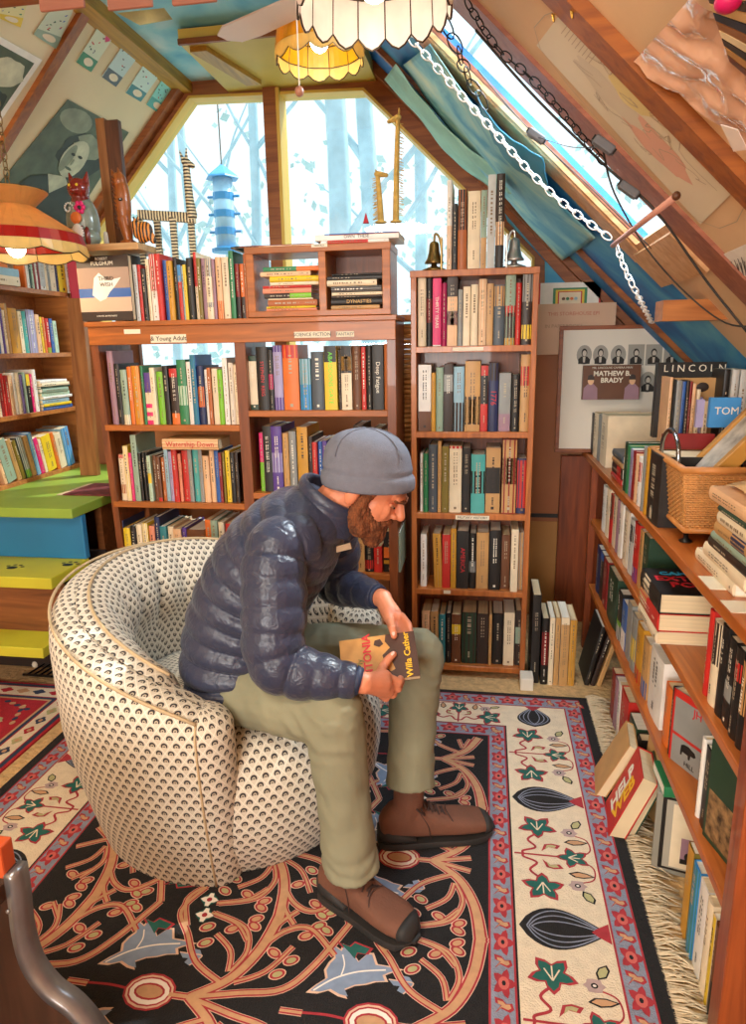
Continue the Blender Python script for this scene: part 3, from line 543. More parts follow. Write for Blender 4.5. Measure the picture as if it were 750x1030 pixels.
row(2.765,.055,675,[(410+a*.28,410+b*.28,595+c*.28,d,*e) for a,b,c,d,*e in [(50,79,75,'pe'),(81,109,75,'tn'),(111,134,85,'tl'),(136,154,80,'bk'),(156,189,85,'br',dict(bands=[(.6,.8,'yl')])),(192,244,80,'dk',dict(hard=True,bands=[(0,1,'dg')])),(246,286,85,'bk',dict(bands=[(0,1,'dk')])),(288,299,83,'tn'),(301,339,85,'bk'),(341,379,80,'cr'),(382,416,75,'dk',dict(bands=[(.4,.7,'gg')]))]],'lowest shelf of the tall bookcase','books on the lowest shelf of the tall bookcase',.16)
# books standing on the floor beside case B
row(2.72,.0,692,[(533,541.5,600,'bk',dict(d=.2)),(543,550,623,'bk',dict(bands=[(.3,.8,'dr')])),(550.5,555.5,622,'cr'),(556,561,622,'tn'),(561.5,570,622,'cr',dict(bands=[(0,.9,'tn')])),(570.5,577.5,625,'tn',dict(bands=[(0,1,'ms')]))],'on the floor right of the tall bookcase','books standing on the floor right of the tall bookcase',.19)
mb=MB(); a=U(523,695,Z=0); b=U(536,695,Z=0); mb.box(a.x,b.x,2.66,2.74,0,.055,mat('white painted block','#e6dccb',.7,.05)); tag(mb.build('white_block',bevel=.004),'small white block on the floor at the foot of the tall bookcase','block')
for x,c,ln,l,h in ((588,'bk',12,'black book leaning on the floor in the far right corner',.27),(594,'dk',14,'dark brown book leaning in the far corner, between black and tan ones',.25),(600,'tn',15,'tan book leaning on the floor in the far right corner',.27)):
    p=U(x,692,Z=0); book(l,c,.018,h,.2,(p.x,2.74,.004),M.Rotation(math.radians(ln),3,'Y'),'books leaning in the far right corner')
# ---------------- low bookcase along the right side (C)
CXF,CXB=.47,.84; CYN=1.20; ZT,Z2,Z3=.893,.632,.343
t=thing('low_bookcase','long low orange-brown bookcase along the right side','bookcase',(0,0,0))
def cb(name,x0,x1,y0,y1,z0,z1,m=W_shelf): mb=MB(); mb.box(x0,x1,y0,y1,z0,z1,m); return mb.build(name,t,bevel=.003)
cb('top_panel',CXF,CXB,CYN-.02,3.46,ZT-.028,ZT); cb('shelf',CXF+.005,CXB,CYN,3.12,Z2-.024,Z2); cb('shelf',CXF+.005,CXB,CYN,3.06,Z3-.024,Z3)
cb('end_panel',CXF-.002,CXB,CYN-.05,CYN,0,ZT-.028,W_red); cb('end_panel',CXF-.10,CXB,3.44,3.48,0,ZT-.028,W_red)
cb('back_panel',CXB-.012,CXB,CYN,3.44,0,ZT-.03,W_dk)
cb('front_stile',CXF+.0,CXF+.03,3.12,3.16,0,ZT-.028,W_red)
for (x0,x1,z) in ((700,712,.876),(722,733,.876)):
    y0,y1=Yof(x0,CXF,z),Yof(x1,CXF,z); mb=MB(); mb.box(CXF+.002,CXF+.05,y1,y0,ZT,ZT+.001,LAB); mb.build('shelf_label',t)
PX=.49
# top of case C
W='far end on top of the low bookcase'; 
siderow(PX,ZT,[(583,585,.2,'gg'),(585.2,588,.2,'cr'),(588.2,591.5,.2,'wh'),(592,594,.19,'bk'),(594.3,598,.2,'cr'),(598.3,601,.2,'gy'),(601.2,607,.215,'cr',dict(d=.27,lab='big cream book with plain cover visible',hard=True))],W,'books standing at the far end on the low bookcase',-1,.2,'the far end')
yq=Yof(583,PX,ZT); lying('cream hardback lying flat on the upright books at the far end','cr',.3,.22,.032,(PX-.03,yq+.02,ZT+.217),0,None,paper=PAGEW,bands=[(0,1,'pe')])
ys=Yof(614,PX,ZT)
for i,(c,T,D,l) in enumerate((('rd',.022,.16,'red book, bottom of the short stack behind the thin upright books'),('dk',.04,.15,'dark brown book with red label, second up in the short stack'),('tn',.02,.17,'tan book, third up in the short stack'),('sl',.028,.17,'slate book with white top, topmost of the short stack'))):
    z=ZT+sum((.022,.04,.02,.028)[:i]); lying(l,c,.2,D,T-.001,(PX,ys-.02,z+.0006),-PI/2,'short stack of books on the low bookcase',bands=[(.1,.5,'rd')] if i==1 else ())
W='middle of the low bookcase top'
siderow(PX-.01,ZT,[(624.2,626.5,.17,'dg'),(626.8,629,.165,'gn'),(629.3,632,.16,'lv'),(632.2,634.5,.16,'dr'),(634.8,637.5,.155,'pe'),(637.8,640.8,.155,'wh',dict(bands=[(.5,.9,'rd')]))],W,'thin books in the middle of the low bookcase top',-1,.16,'the far end')
siderow(PX-.015,ZT,[(641.5,644,.2,'gy'),(644.3,647,.2,'ms'),(647.3,658.5,.2,'bk',dict(lab='thick black album standing left of the wicker basket',hard=True,d=.24))],'on the low bookcase','albums beside the basket',-1,.2,'the far end')
# back row on top: covers facing the room
t,w,h=cover_face('book','brown book with two portraits and white title, leaning before the framed prints','br',(585,402),(645,367),3.28)
for cx in (.14,.86):
    mb=MB(); pl=lambda P_,m,y: mb.poly([(w*(cx+a),y,h*b) for a,b in P_],m)
    pl([(-.13,0),(.13,0),(.12,.34),(.05,.46),(-.05,.46),(-.12,.34)],PM['mv'],-.001); pl([(.055*math.cos(a),.56+.13*math.sin(a)) for a in [2*PI*k/14 for k in range(14)]],PM['pe'],-.0014); pl([(-.06,.58),(.06,.58),(.05,.70),(0,.74),(-.05,.70)],PM['dk'],-.0018); mb.build('portrait_print',t)
text('MATHEW B.\nBRADY',.030,INKW,t,(w*.5,-.004,h*.66),(PI/2,0,0),bold=.001); text('MR. LINCOLNS CAMERA MAN',.013,INKW,t,(w*.5,-.004,h*.93),(PI/2,0,0))
t,w,h=cover_face('book','black book with widely spaced pale title, tallest behind the basket','bk',(656,440),(731,364),2.55,.04)
text('L I N C O L N',.034,INKW,t,(w*.54,-.002,h*.92),(PI/2,0,0)); 
t,w,h=cover_face('book','tan book with oval portrait just before the tall black one','tn',(668,440),(726,380),2.50,.03)
mb=MB(); mb.ell((w*.65,-.001,h*.85),(w*.12,.002,h*.08),PM['dk'],n=16,k=6); mb.build('portrait_print',t)
row(2.42,ZT,420,[(672,675.5,380,'pe'),(676,678,382,'bk'),(678.3,684,383,'gy'),(684.3,688,384,'lv',dict(bands=[(0,1,'bl')])),(688.3,691.5,383,'dk'),(692,695,384,'dr'),(695.3,699,386,'pe'),(699.3,703,392,'cr'),(703.3,707,400,'lv'),(707.3,713,404,'cr')],'upright row behind the basket','upright row of books behind the basket',.12)
row(2.40,ZT,420,[(726,732,372,'bk'),(733,740.5,372,'lg',dict(bands=[(0,.6,'pu')])),(741,748.5,372,'lg',dict(bands=[(0,.62,'nv')])),(749,756,373,'wh',dict(bands=[(0,.6,'pu')]))],'at the frame edge behind the basket','matching books at the right behind the basket',.15)
t,w,h=cover_face('book','bright blue book standing between the basket and the back row','sb',(712,430),(746,400),2.1,.02)
text('TOM',.03,INKW,t,(w*.55,-.002,h*.55),(PI/2,0,0))
t,w,h=cover_face('book','lavender and orange booklet beside the bright blue book','lv',(699,430),(709,402),2.12,.015)
# ---------------- wicker basket
WK=mat('wicker','#c98d4e',.55,.2,30); WKR=mat('wicker rim','#c27f3f',.5,.15,20)
by1=Yof(690,.50,ZT+.17); by0=Yof(657,.50,ZT+.17); bx0,bx1=.50,.66
t=thing('wicker_basket','square wicker basket with metal handle and feet on the low bookcase','basket',((bx0+bx1)/2,(by0+by1)/2,ZT))
L,Wd=(by0-by1)/2,(bx1-bx0)/2; H0,H1=.035,.19
def sq(o,z,n=6):
    a,b=Wd+o,L+o; pts=[]
    for (x0,y0,x1,y1) in ((-a,-b,a,-b),(a,-b,a,b),(a,b,-a,b),(-a,b,-a,-b)):
        for i in range(n): pts.append(V((x0+(x1-x0)*i/n,y0+(y1-y0)*i/n,z)))
    return pts
nz=26; n=24; mb=MB()
for k_ in range(nz):     # woven strands: each row weaves in and out of the stakes
    z=H0+(H1-H0)*k_/nz; pts=sq(-.012+.02*(k_/nz),z,n); q=[]
    for i,p in enumerate(pts):
        c=V((p.x,p.y,0)).normalized()*(.0022 if (i+k_)%2 else -.0022); q.append(p+c)
    mb.tube(q,.0031,WK,5,closed=True)
mb.build('woven_side',t,True)
mb=MB()
for i,p in enumerate(sq(-.012,H0,n)):
    if i%2==0: mb.tube([p,sq(.008,H1,n)[i]],.0025,WK,5)
mb.build('stake',t,True)
mb=MB(); mb.tube(smoothline(sq(.008,H1+.004,2),1,True),.010,WKR,8,closed=True); mb.build('rim',t,True)
mb=MB(); mb.tube(smoothline(sq(-.01,H0,2),1,True),.008,WKR,8,closed=True); mb.build('base_rim',t,True)
mb=MB(); mb.box(-Wd+.01,Wd-.01,-L+.01,L-.01,H0,H0+.008,WK); mb.build('floor',t)
IRON=mat('black iron','#2a2826',.35,metal=.8)
for sx in (-1,1):
    for sy in (-1,1):
        mb=MB(); mb.lathe([(.016,0),(.017,.004),(.007,.010),(.006,.034)],IRON,12,(sx*(Wd-.02),sy*(L-.03),0)); mb.build('foot',t,True)
for sx in (-1,1):
    mb=MB(); mb.tube(smoothline([(sx*Wd,-L*.5,H1-.02),(sx*Wd,-L*.45,H1+.05),(sx*Wd,0,H1+.085),(sx*Wd,L*.45,H1+.05),(sx*Wd,L*.5,H1-.02)],6),.006,mat('chromed handle','#8f9296',.2,metal=1) if sx<0 else IRON,8); mb.build('handle',t,True)
cx,cy=(bx0+bx1)/2,(by0+by1)/2
# maroon album and the framed print that lean inside the basket
b=book('maroon album standing inside the far end of the wicker basket','dr',.02,.20,.14,(.515,by0-.04,ZT+.045),M.Rotation(-PI/2,3,'Z')@M.Rotation(PI/2,3,'Z'),hard=True,marks=False)
b.matrix_world=frame((.515,by0-.02,ZT+.045),(0,-1,0),(1,0,0))
def frame_px(name,label,pts,Yc,th,mfr,mface,wfr,cat='picture'):
    pass
p0=V((.555,by1+.05,ZT+.13)); 
t=thing('framed_picture','gilt-edged frame with grey print leaning out of the wicker basket','picture',p0)
t.matrix_world=frame(p0,V((.62,-.12,.78)),V((0,-1,-.1)))
GILT=mat('golden frame wood','#b98436',.45,.15,8)
mb=MB(); mb.box(0,.24,-.02,0,-.02,.02,GILT); mb.box(0,.24,-.15,-.13,-.02,.02,GILT); mb.box(0,.02,-.15,0,-.02,.02,GILT); mb.box(.22,.24,-.15,0,-.02,.02,GILT); mb.build('frame',t,bevel=.002)
mb=MB(); mb.box(.02,.22,-.13,-.02,-.012,.012,mat('grey print','#b9b4aa',.7,.45,22)); mb.build('print',t)
# ---------------- old books stacked at the near end of the top
spec=[('cr',.03,.205,700,'lowest cream book of the near stack on the low bookcase'),('cr',.032,.20,708,'cream book with faded spine, second up in the near stack'),('dk',.022,.19,713,'black and cream book, third up in the near stack'),('gg',.018,.19,716,'grey-green book, fourth up in the near stack'),('tn',.028,.18,719,'tan book with navy patch, fifth up in the near stack'),('cr',.026,.18,722,'pale old book, sixth up in the near stack'),('dg',.014,.18,723,'slim dark green book near the top of the near stack'),('pe',.03,.19,714,'peach paper-wrapped book, topmost of the near stack')]
z=ZT
for i,(c,T,D,px,l) in enumerate(spec):
    X=.505-.002*i; yf=Yof(px,X,z); lying(l,c,.26,D,T-.001,(X,yf,z+.0006),-PI/2,'near stack of old books on the low bookcase',hard=True,bands=[(.0,.3,'bk')] if c=='dk' else ([(.3,.6,'nv')] if c=='tn' else ())); z+=T
mb=MB(); sh=[]
for i in range(7): 
    for j in range(5): sh.append((.515+.05*i,Yof(716,.5,z)-.04-.05*j,z+.004+.01*math.sin(i*1.3+j)+.004*i))
mb.add(sh,[(i*5+j,i*5+j+1,(i+1)*5+j+1,(i+1)*5+j) for i in range(6) for j in range(4)],mat('brown wrapping paper','#d9b07a',.7,.1,10)); 
o=mb.build('wrapping_paper',None,True); o.modifiers.new('s','SOLIDIFY').thickness=.001; tag(bake(o),'crumpled brown wrapping paper lying on the near stack of old books','paper')
# ---------------- second level of case C
W='second level of the low bookcase'
siderow(PX,Z2,[(603,606,.19,'wh'),(606.3,609.5,.2,'cr'),(610,612.5,.19,'rd',dict(bands=[(.5,1,'dg')])),(613,616,.2,'cr'),(616.4,618.5,.2,'mv'),(618.8,622,.2,'wh'),(623.5,628.5,.2,'wh',dict(bands=[(0,1,'cr')])),(628.8,632.5,.19,'lg',dict(bands=[(.6,.9,'bk')])),(633,637.6,.195,'rd',dict(bands=[(0,.25,'pu')])),(638,641,.19,'tn'),(641.5,646.5,.19,'dg')],W,'upright books on the second level of the low bookcase',-1,.16,'the far end')
ya=U(668,648,Z=Z2).y; xa=U(668,648,Z=Z2).x
z=Z2
for (c,T,l,ti,bd) in (('cr',.034,'thick book with white cover, bottom of the three-book stack on the second level',None,()),('rd',.05,'thick book with red spine, middle of the three-book stack on the second level',None,[(.6,1,'tn')]),('bk',.055,'thick black book with red and blue title, top of the three-book stack',None,[(.5,.8,'cr')])):
    b=lying(l,c,.215,.15,T-.001,(xa-.02,ya+.215,z+.0006),-PI/2,'three thick books lying on the second level',hard=True,bands=bd); z+=T
    if c=='bk':
        text('EXTRA\nPOT',.05,INKR,b,(0,0,0),Mx=frame((T-.0005,.09,.10),(0,1,0),(0,0,1)) ,bold=.001)
        text('CAHN',.035,mat('blue lettering','#2f9fc4',.5),b,(0,0,0),Mx=frame((T-.0005,.085,.17),(0,1,0),(0,0,1)),bold=.001)
siderow(PX,Z2,[(703.5,707,.2,'rd'),(708,714.5,.19,'cr',dict(bands=[(.5,1,'dk')])),(715,721,.2,'bk'),(721.5,728,.19,'bk',dict(bands=[(.3,.5,'gy')])),(728.5,735,.19,'bk',dict(bands=[(.65,.85,'rd')])),(735.4,741,.18,'bk',dict(bands=[(.4,1,'tn')]))],'near end of the second level','upright books at the near end of the second level',-1,.15,'the far end')
# ---------------- third level
W='third level of the low bookcase'
siderow(PX,Z3,[(597,600,.2,'nv'),(600.3,603,.2,'dk',dict(bands=[(.85,1,'bl')])),(603.3,607,.2,'dr'),(608,616.5,.2,'dg',dict(hard=True)),(617.5,621,.18,'bk',dict(bands=[(.0,.3,'lg'),(.3,.4,'lm')])),(621.5,625.5,.17,'bl',dict(bands=[(0,.4,'wh')])),(626,630,.2,'gy'),(630.5,635,.19,'gy',dict(bands=[(.2,.6,'yl')])),(635.5,641,.19,'ms',dict(bands=[(.0,.25,'rd')])),(641.5,647,.18,'tn',dict(bands=[(.0,.3,'bl')])),(648.5,660,.2,'wh',dict(lab='thick white paperback with faded print')),(663,668,.17,'og'),(669,672,.19,'bk')],W,'upright books on the third level of the low bookcase',-1,.16,'the far end')
# bear book standing face out, then white, black and art book
yb=Yof(672,PX,Z3)
t=thing('book','grey book face out with red stripe and small black bear','book'); t.matrix_world=frame((PX,yb,Z3+.001),(.45,-.9,0),(0,0,1)) 
w,h=.13,.2
mb=MB(); mb.box(0,w,0,h,-.025,-.022,PM['tn']); mb.box(0,w,0,h,-.003,0,PM['gy']); mb.box(0,.003,0,h,-.022,-.003,PM['gy']); mb.box(0,w,h*.38,h*.42,0,.0006,PM['rd']); mb.box(0,w*.05,0,h,0,.0007,PM['rd']); mb.box(0,w,h*.9,h,0,.0007,PM['rd']); mb.build('cover',t)
mb=MB(); mb.box(.003,w-.002,.002,h-.002,-.022,-.003,PAGES); mb.build('page_block',t)
mb=MB(); be=[(.3,.17),(.34,.17),(.35,.22),(.5,.22),(.51,.17),(.55,.17),(.57,.24),(.66,.24),(.70,.27),(.66,.31),(.6,.32),(.5,.34),(.38,.33),(.31,.3)]
mb.slab([(x*w,y*h,.0007) for x,y in be],(0,0,.0006),PM['bk']); mb.build('bear_print',t)
text('JH',.03,INKR,t,(w*.65,h*.82,.001)); text('HILL',.018,INKD,t,(w*.55,h*.08,.001))
siderow(PX,Z3,[(696.5,699,.2,'wh'),(700,706,.195,'bk')],'third level near the bear book','books right of the bear book',-1,.16,'the far end')
yb=Yof(706,PX,Z3)
t=thing('art_book','large dark green art book with crowd picture, nearest on the third level','book'); t.matrix_world=frame((PX+.0,yb,Z3+.001),(.25,-1,0),(0,0,1))
w,h=.14,.235
mb=MB(); mb.box(0,w,0,h,-.03,-.027,PM['dg']); mb.box(0,w,0,h,-.003,0,PM['dg']); mb.box(0,.003,0,h,-.027,-.003,PM['dg']); mb.build('cover',t)
mb=MB(); mb.box(.003,w-.002,.002,h-.002,-.027,-.003,PAGES); mb.build('page_block',t)
mb=MB(); mb.box(w*.06,w*.94,h*.05,h*.52,0,.0006,mat('crowd painting print','#8a6a44',.6,.9,45)); mb.build('picture',t)
# ---------------- floor level of case C
W='floor row under the low bookcase'
siderow(PX,.0,[(611,613.5,.2,'dr'),(614,616.5,.2,'mv'),(617,619,.21,'wh'),(619.5,626,.22,'rd',dict(lab='red book with pale label')),(627.5,634,.2,'dg'),(635,638,.2,'bk')],W,'books in the floor row under the low bookcase',-1,.15,'the far end')
siderow(PX,.0,[(681,686,.25,'ol',dict(bands=[(0,1,'ms')])),(686.3,692,.24,'sb',dict(bands=[(0,1,'tl')])),(692.5,699,.24,'wh'),(699.3,704,.24,'cr'),(704.3,707,.23,'cr',dict(bands=[(0,1,'yl')])),(707.3,711,.23,'br',dict(bands=[(0,.4,'bk')])),(712,719,.22,'gy',dict(bands=[(0,1,'gg')]))],'near end of the floor row','books at the near end of the floor row',-1,.2,'the far end')
# leaning pile on the floor
def lean(label,col,p,w,h,tk,xd,yd,title=None,bands=None,ink='w',sz=.04):
    """cover in plane (xd,yd) with thickness behind"""
    t=thing('book',label,'book'); t.matrix_world=frame(p,xd,yd)
    mb=MB(); mb.box(0,w,0,h,-.003,0,PM[col]); mb.box(0,w,0,h,-tk,-tk+.003,PM[col]); mb.box(0,.003,0,h,-tk+.003,-.003,PM[col])
    for (a,b,c) in bands or (): mb.box(w*.08,w*.92,h*a,h*b,0,.0006,PM[c])
    mb.build('cover',t); mb=MB(); mb.box(.003,w-.003,.003,h-.003,-tk+.003,-.003,PAGES); mb.build('page_block',t)
    if title:
        for i,(s,k,c) in enumerate(title): text(s,sz,k,t,(0,0,0),Mx=M.Translation((w*c,h*.5,.001))@M.Rotation(PI/2,4,'Z'),bold=.002)
    return t
f=U(617,845,Z=0)
lean('thick red and yellow book leaning on the floor against the low bookcase','rd',(f.x,f.y+.16,.003),.16,.23,.045,(-.12,-1,0),(.36,0,.93),title=[('HELP',INKW,.4),('WEB',mat('yellow lettering','#f0b81f',.5),.7)],sz=.07)
f2=U(604,808,Z=0)
lean('tan book leaning behind the thick red and yellow one','tn',(f2.x,f2.y+.17,.003),.15,.22,.03,(-.12,-1,0),(.42,0,.9))
lean('dark green book leaning under the thick red and yellow one','dg',(f.x+.055,f.y+.17,.003),.16,.22,.02,(-.12,-1,0),(.34,0,.94))
lean('tan thick book on edge behind the framed box','tn',(.50,1.98,.003),.14,.235,.04,(.2,-1,0),(.05,0,1))
f=U(654,875,Z=0); f_=U(690,878,Z=0)
t=thing('boxed_book','grey-bordered boxed book with oval emblem and small photo, under the low bookcase','book'); t.matrix_world=frame((f.x,f.y,.002),(1,-.25,0),(0,0,1)); w,h=.17,.24
mb=MB(); mb.box(0,w,0,h,-.05,0,mat('grey box card','#8f8a7c',.6,.08)); mb.build('box',t,bevel=.002)
mb=MB(); mb.box(w*.09,w*.96,h*.06,h*.97,0,.0006,PM['bk']); mb.box(w*.15,w*.92,h*.09,h*.94,.0006,.0012,mat('dove card','#a8a08f',.6)); mb.box(w*.25,w*.9,h*.11,h*.9,.0012,.0018,PM['cr']); mb.box(w*.4,w*.85,h*.18,h*.5,.0018,.0024,PM['mv']); mb.box(w*.4,w*.85,h*.18,h*.24,.0024,.003,PM['bk']); mb.build('label_panel',t)
mb=MB(); mb.tube([(w*.62+w*.16*math.cos(a*PI/10),h*.74+h*.07*math.sin(a*PI/10),.002) for a in range(20)],.0008,INKD,5,closed=True); mb.build('emblem',t)
mb=MB(); [mb.ell((w*(.5+.1*i),h*(.28+.03*(i%2)),.003),(w*.045,h*.05,.001),PM['bk'],n=8,k=5) for i in range(4)]; mb.build('photo_figure',t)
lying('green book lying on top of the grey boxed book','gn',.15,.12,.03,(f.x+.01,f.y-.02,.243),0)
lying('dark book lying behind the green one, touching the third shelf','bk',.13,.12,.02,(f.x+.05,f.y+.0,.274),0)
# ---------------- case D on the stair platform (faces +x)
DX=-2.14; PZ=.80
zt,zc,z2_,z3_,zb_=U(40,291,X=DX).z,U(40,355,X=DX).z,U(40,414,X=DX).z,0,U(40,478,X=DX).z
d0,d1=2.66,3.40
t=thing('pine_bookcase','small pine bookcase standing on the green stair platform','bookcase',(0,0,0))
def db(name,y0,y1,z0,z1,m=W_pine,x0=DX-.2,x1=DX): mb=MB(); mb.box(x0,x1,y0,y1,z0,z1,m); return mb.build(name,t,bevel=.002)
db('side_panel',d0-.02,d0,PZ,zt); db('side_panel',d1,d1+.02,PZ,zt); db('top_panel',d0-.03,d1+.03,zt-.022,zt); db('back_panel',d0,d1,PZ+.05,zt,x0=DX-.2,x1=DX-.19)
for z in (zc,z2_,zb_): db('shelf',d0,d1,z-.022,z)
def sd(z,spec,where,group): 
    siderow(DX-.004,z,spec,where,group,1,.14,'the near end')
q=lambda x:x*.1267
sd(zt,[(27,29,.2,'og',dict(d=.05)),(29.3,32,.17,'wh'),(32.2,34.5,.17,'dg'),(34.7,36.5,.17,'mt'),(36.7,38.5,.17,'dr'),(38.7,40.5,.165,'wh'),(40.7,42.5,.165,'dr'),(42.7,48,.165,'wh',dict(bands=[(.1,.9,'lg')])),(48.2,50.5,.16,'cr'),(50.7,53,.16,'gy'),(53.2,58.5,.16,'cr'),(58.8,61,.16,'nv'),(61.3,69,.16,'yl'),(69.3,72,.16,'wh'),(72.3,75,.16,'cr')],'on top of the pine bookcase','books on top of the pine bookcase')
sd(zc,[(1,3,.19,'bl'),(3.3,6,.2,'wh'),(6.3,8.5,.2,'pu'),(8.8,11,.19,'cr'),(11.3,14,.22,'tn'),(14.4,23,.2,'ms'),(24,27.5,.19,'cr'),(27.8,31.5,.19,'tq'),(32,40,.2,'gy',dict(bands=[(0,1,'lv')])),(40.3,44.5,.18,'pe'),(45,47,.17,'yl'),(47.3,49.5,.17,'og'),(49.8,53.5,.165,'rd',dict(bands=[(0,.15,'lm')])),(54,57,.165,'bl'),(57.3,61,.155,'mt')],'first shelf of the pine bookcase','books on the first shelf of the pine bookcase')
sd(z2_,[(0,1.5,.18,'mt'),(2,4,.18,'cr'),(4.3,7,.17,'dr'),(7.4,9.5,.19,'rd'),(9.8,13.5,.18,'rd',dict(bands=[(0,1,'dr')])),(14,18,.18,'og',dict(bands=[(0,1,'pe')])),(18.4,21,.19,'wh'),(21.4,25,.19,'cr'),(25.3,28,.18,'lv',dict(bands=[(0,1,'pu')])),(28.3,31,.19,'gg'),(31.4,35,.18,'bk',dict(bands=[(.7,1,'yl')])),(35.3,37.5,.18,'pk'),(38,41.5,.2,'wh')],'second shelf of the pine bookcase','books on the second shelf of the pine bookcase')
z=z2_; y0=Yof(43,DX,z2_)
for i,(c,T) in enumerate((('bl',.018),('yl',.014),('lb',.022),('wh',.014),('mt',.018),('gg',.02),('dg',.01),('cr',.016),('wh',.014))):
    lying(f"{PAL[c][0]} book lying flat, {['bottom','second','third','fourth','fifth','sixth','seventh','eighth','topmost'][i]} in the pile on the pine bookcase",c,.24-.012*(i%3),.15,T-.001,(DX+.005*(i%2),y0+.01,z+.0005),PI/2,'pile lying on the second shelf of the pine bookcase'); z+=T
sd(zb_,[(6.5,9.5,.19,'pe',dict(ln=-14)),(10,19,.2,'gg',dict(ln=-14,bands=[(0,1,'gg')])),(20,24,.2,'tn',dict(ln=-14)),(24.5,28,.19,'ol',dict(ln=-14)),(29,34,.2,'sl',dict(ln=-13,bands=[(0,.2,'lm'),(.2,1,'lg')])),(35,39,.2,'tn',dict(ln=-12)),(39.5,43,.21,'sb',dict(ln=-11,bands=[(0,1,'lb')])),(43.5,47,.18,'pk',dict(ln=-11)),(47.5,50,.17,'cr',dict(ln=-11)),(50.5,59,.18,'yl',dict(ln=-10)),(59.5,62.5,.19,'og',dict(ln=-10)),(63,69,.18,'cr',dict(ln=-10)),(70,77,.2,'lb',dict(ln=-9,bands=[(0,1,'sb')]))],'lowest shelf of the pine bookcase','leaning books on the lowest shelf of the pine bookcase')
# orange sign and books on the left top of D, red poster behind
a=Yof(-22,DX,zt); b=Yof(20,DX,zt)
mb=MB(); mb.box(0,.012,0,b-a,0,.16,mat('orange board','#e07a2a',.6,.05)); o=mb.build('orange_board',None,loc=(DX-.06,a,zt+.075),bevel=.002); tag(o,'orange board standing on two lying books on the pine bookcase','board')
lying('cream book lying under the orange board, lower of two','cr',.3,.14,.04,(DX+.01,b-.31,zt+.0005),PI/2,'two books lying under the orange board'); lying('pale blue book lying directly under the orange board','lb',.3,.14,.033,(DX+.01,b-.31,zt+.041),PI/2,'two books lying under the orange board')
p=U(80,258,Y=3.44); r=U(47,300,Y=3.44)
mb=MB(); mb.box(r.x,p.x+.06,3.44,3.45,zt-.03,p.z,mat('pinkish red poster','#c73f55',.6,.05)); tag(mb.build('poster'),'pinkish red poster standing behind the row on the pine bookcase','poster')
# ================================================================ STAIRS
GY=mat('yellow-green stair paint','#bdb52c',.5,.1,5); GG=mat('green platform paint','#8aa63a',.5,.25,2.5); BLU=mat('blue riser paint','#1a6f9c',.55,.1,4); BRR=wood('brown riser wood','#8a5227','#643615',.5,'x')
t=thing('stair_steps','painted wooden steps rising to the platform left of the wide bookcase','steps',(0,0,0))
SX=(-3.2,-1.60)
def sb_(n,y0,y1,z0,z1,m): mb=MB(); mb.box(SX[0],SX[1],y0,y1,z0,z1,m); return mb.build(n,t,bevel=.004)
tr1=sb_('tread',2.12,2.32,.295,.335,GY); sb_('riser',2.27,2.30,.33,.53,BRR); sb_('shade_board',2.60,2.62,.0,.57,mat('recess shade board','#2a1a10',.8)); sb_('inner_tread_board',2.28,2.62,.285,.31,BRR); tr2=sb_('tread',2.22,2.48,.53,.575,GY); sb_('riser',2.46,2.49,.575,.76,BLU); sb_('platform',2.40,3.44,.76,.80,GG)  # near-black board paints in the shade of the open recess under the steps
for x in (SX[0]+.02,SX[1]-.04):
    mb=MB(); mb.box(x,x+.03,2.62,3.4,0,.76,BRR); mb.build('stringer',t)
PAW=mat('black paw print paint','#1c1c14',.6)
def paw(px,py):
    p=U(px,py,Z=.5755); mb=MB(); 
    def disc(x,y,r): mb.poly([(p.x+x+r*math.cos(a*PI/5),p.y+y+r*.8*math.sin(a*PI/5),.5757) for a in range(10)],PAW)
    disc(0,0,.022)
    for a,b in ((-.03,.02),(-.01,.035),(.015,.033),(.035,.015)): disc(a,b,.009)
    mb.build('paw_print',tr2)
paw(12,571); paw(68,568)
mb=MB(); a=U(70,496,Z=.8); mb.box(a.x,a.x+.42,a.y-.05,a.y+.2,.801,.806,mat('maroon doormat','#6f2a2c',.9,.5,30)); mb.box(a.x-.03,a.x,a.y-.05,a.y+.2,.801,.803,mat('mat fringe','#cdb08c',.9,.3,80)); tag(mb.build('small_mat'),'small maroon mat on the green stair platform','mat')
# things in the dark under the first step
rn=random.Random(5)
t=thing('metal_grille','dark metal grille lying under the lowest stair step','grille'); mb=MB()
for k_ in range(9): mb.tube([(-1.98+.03*k_,2.50,.015),(-1.96+.03*k_,2.64,.02)],.005,MATS.get('black iron') or mat('black iron','#2a2826',.35,metal=.8),5)
mb.tube([(-2.0,2.50,.015),(-1.7,2.50,.015)],.006,MATS['black iron'],5); mb.tube([(-2.0,2.64,.02),(-1.7,2.64,.02)],.006,MATS['black iron'],5); mb.build('bars',t)
a=U(40,668,Z=0); mb=MB(); mb.lathe([(.001,.0),(.012,.003),(.015,.014),(.010,.026),(.001,.03)],mat('ivory knob','#e8ddc6',.4),12); tag(mb.build('knob',None,True,loc=(a.x,a.y-.03,.0)),'ivory knob on the floor before the dark step recess','knob')
a=U(72,682,Z=0); mb=MB(); mb.slab([(a.x,a.y,.02),(a.x+.03,a.y,.05),(a.x+.045,a.y,.10),(a.x+.02,a.y,.09),(a.x-.01,a.y,.05)],(0,.004,0),mat('teal tag','#1f9a9a',.6)); tag(mb.build('teal_tag'),'teal paper tag standing on the floor left of the patterned chair','tag')
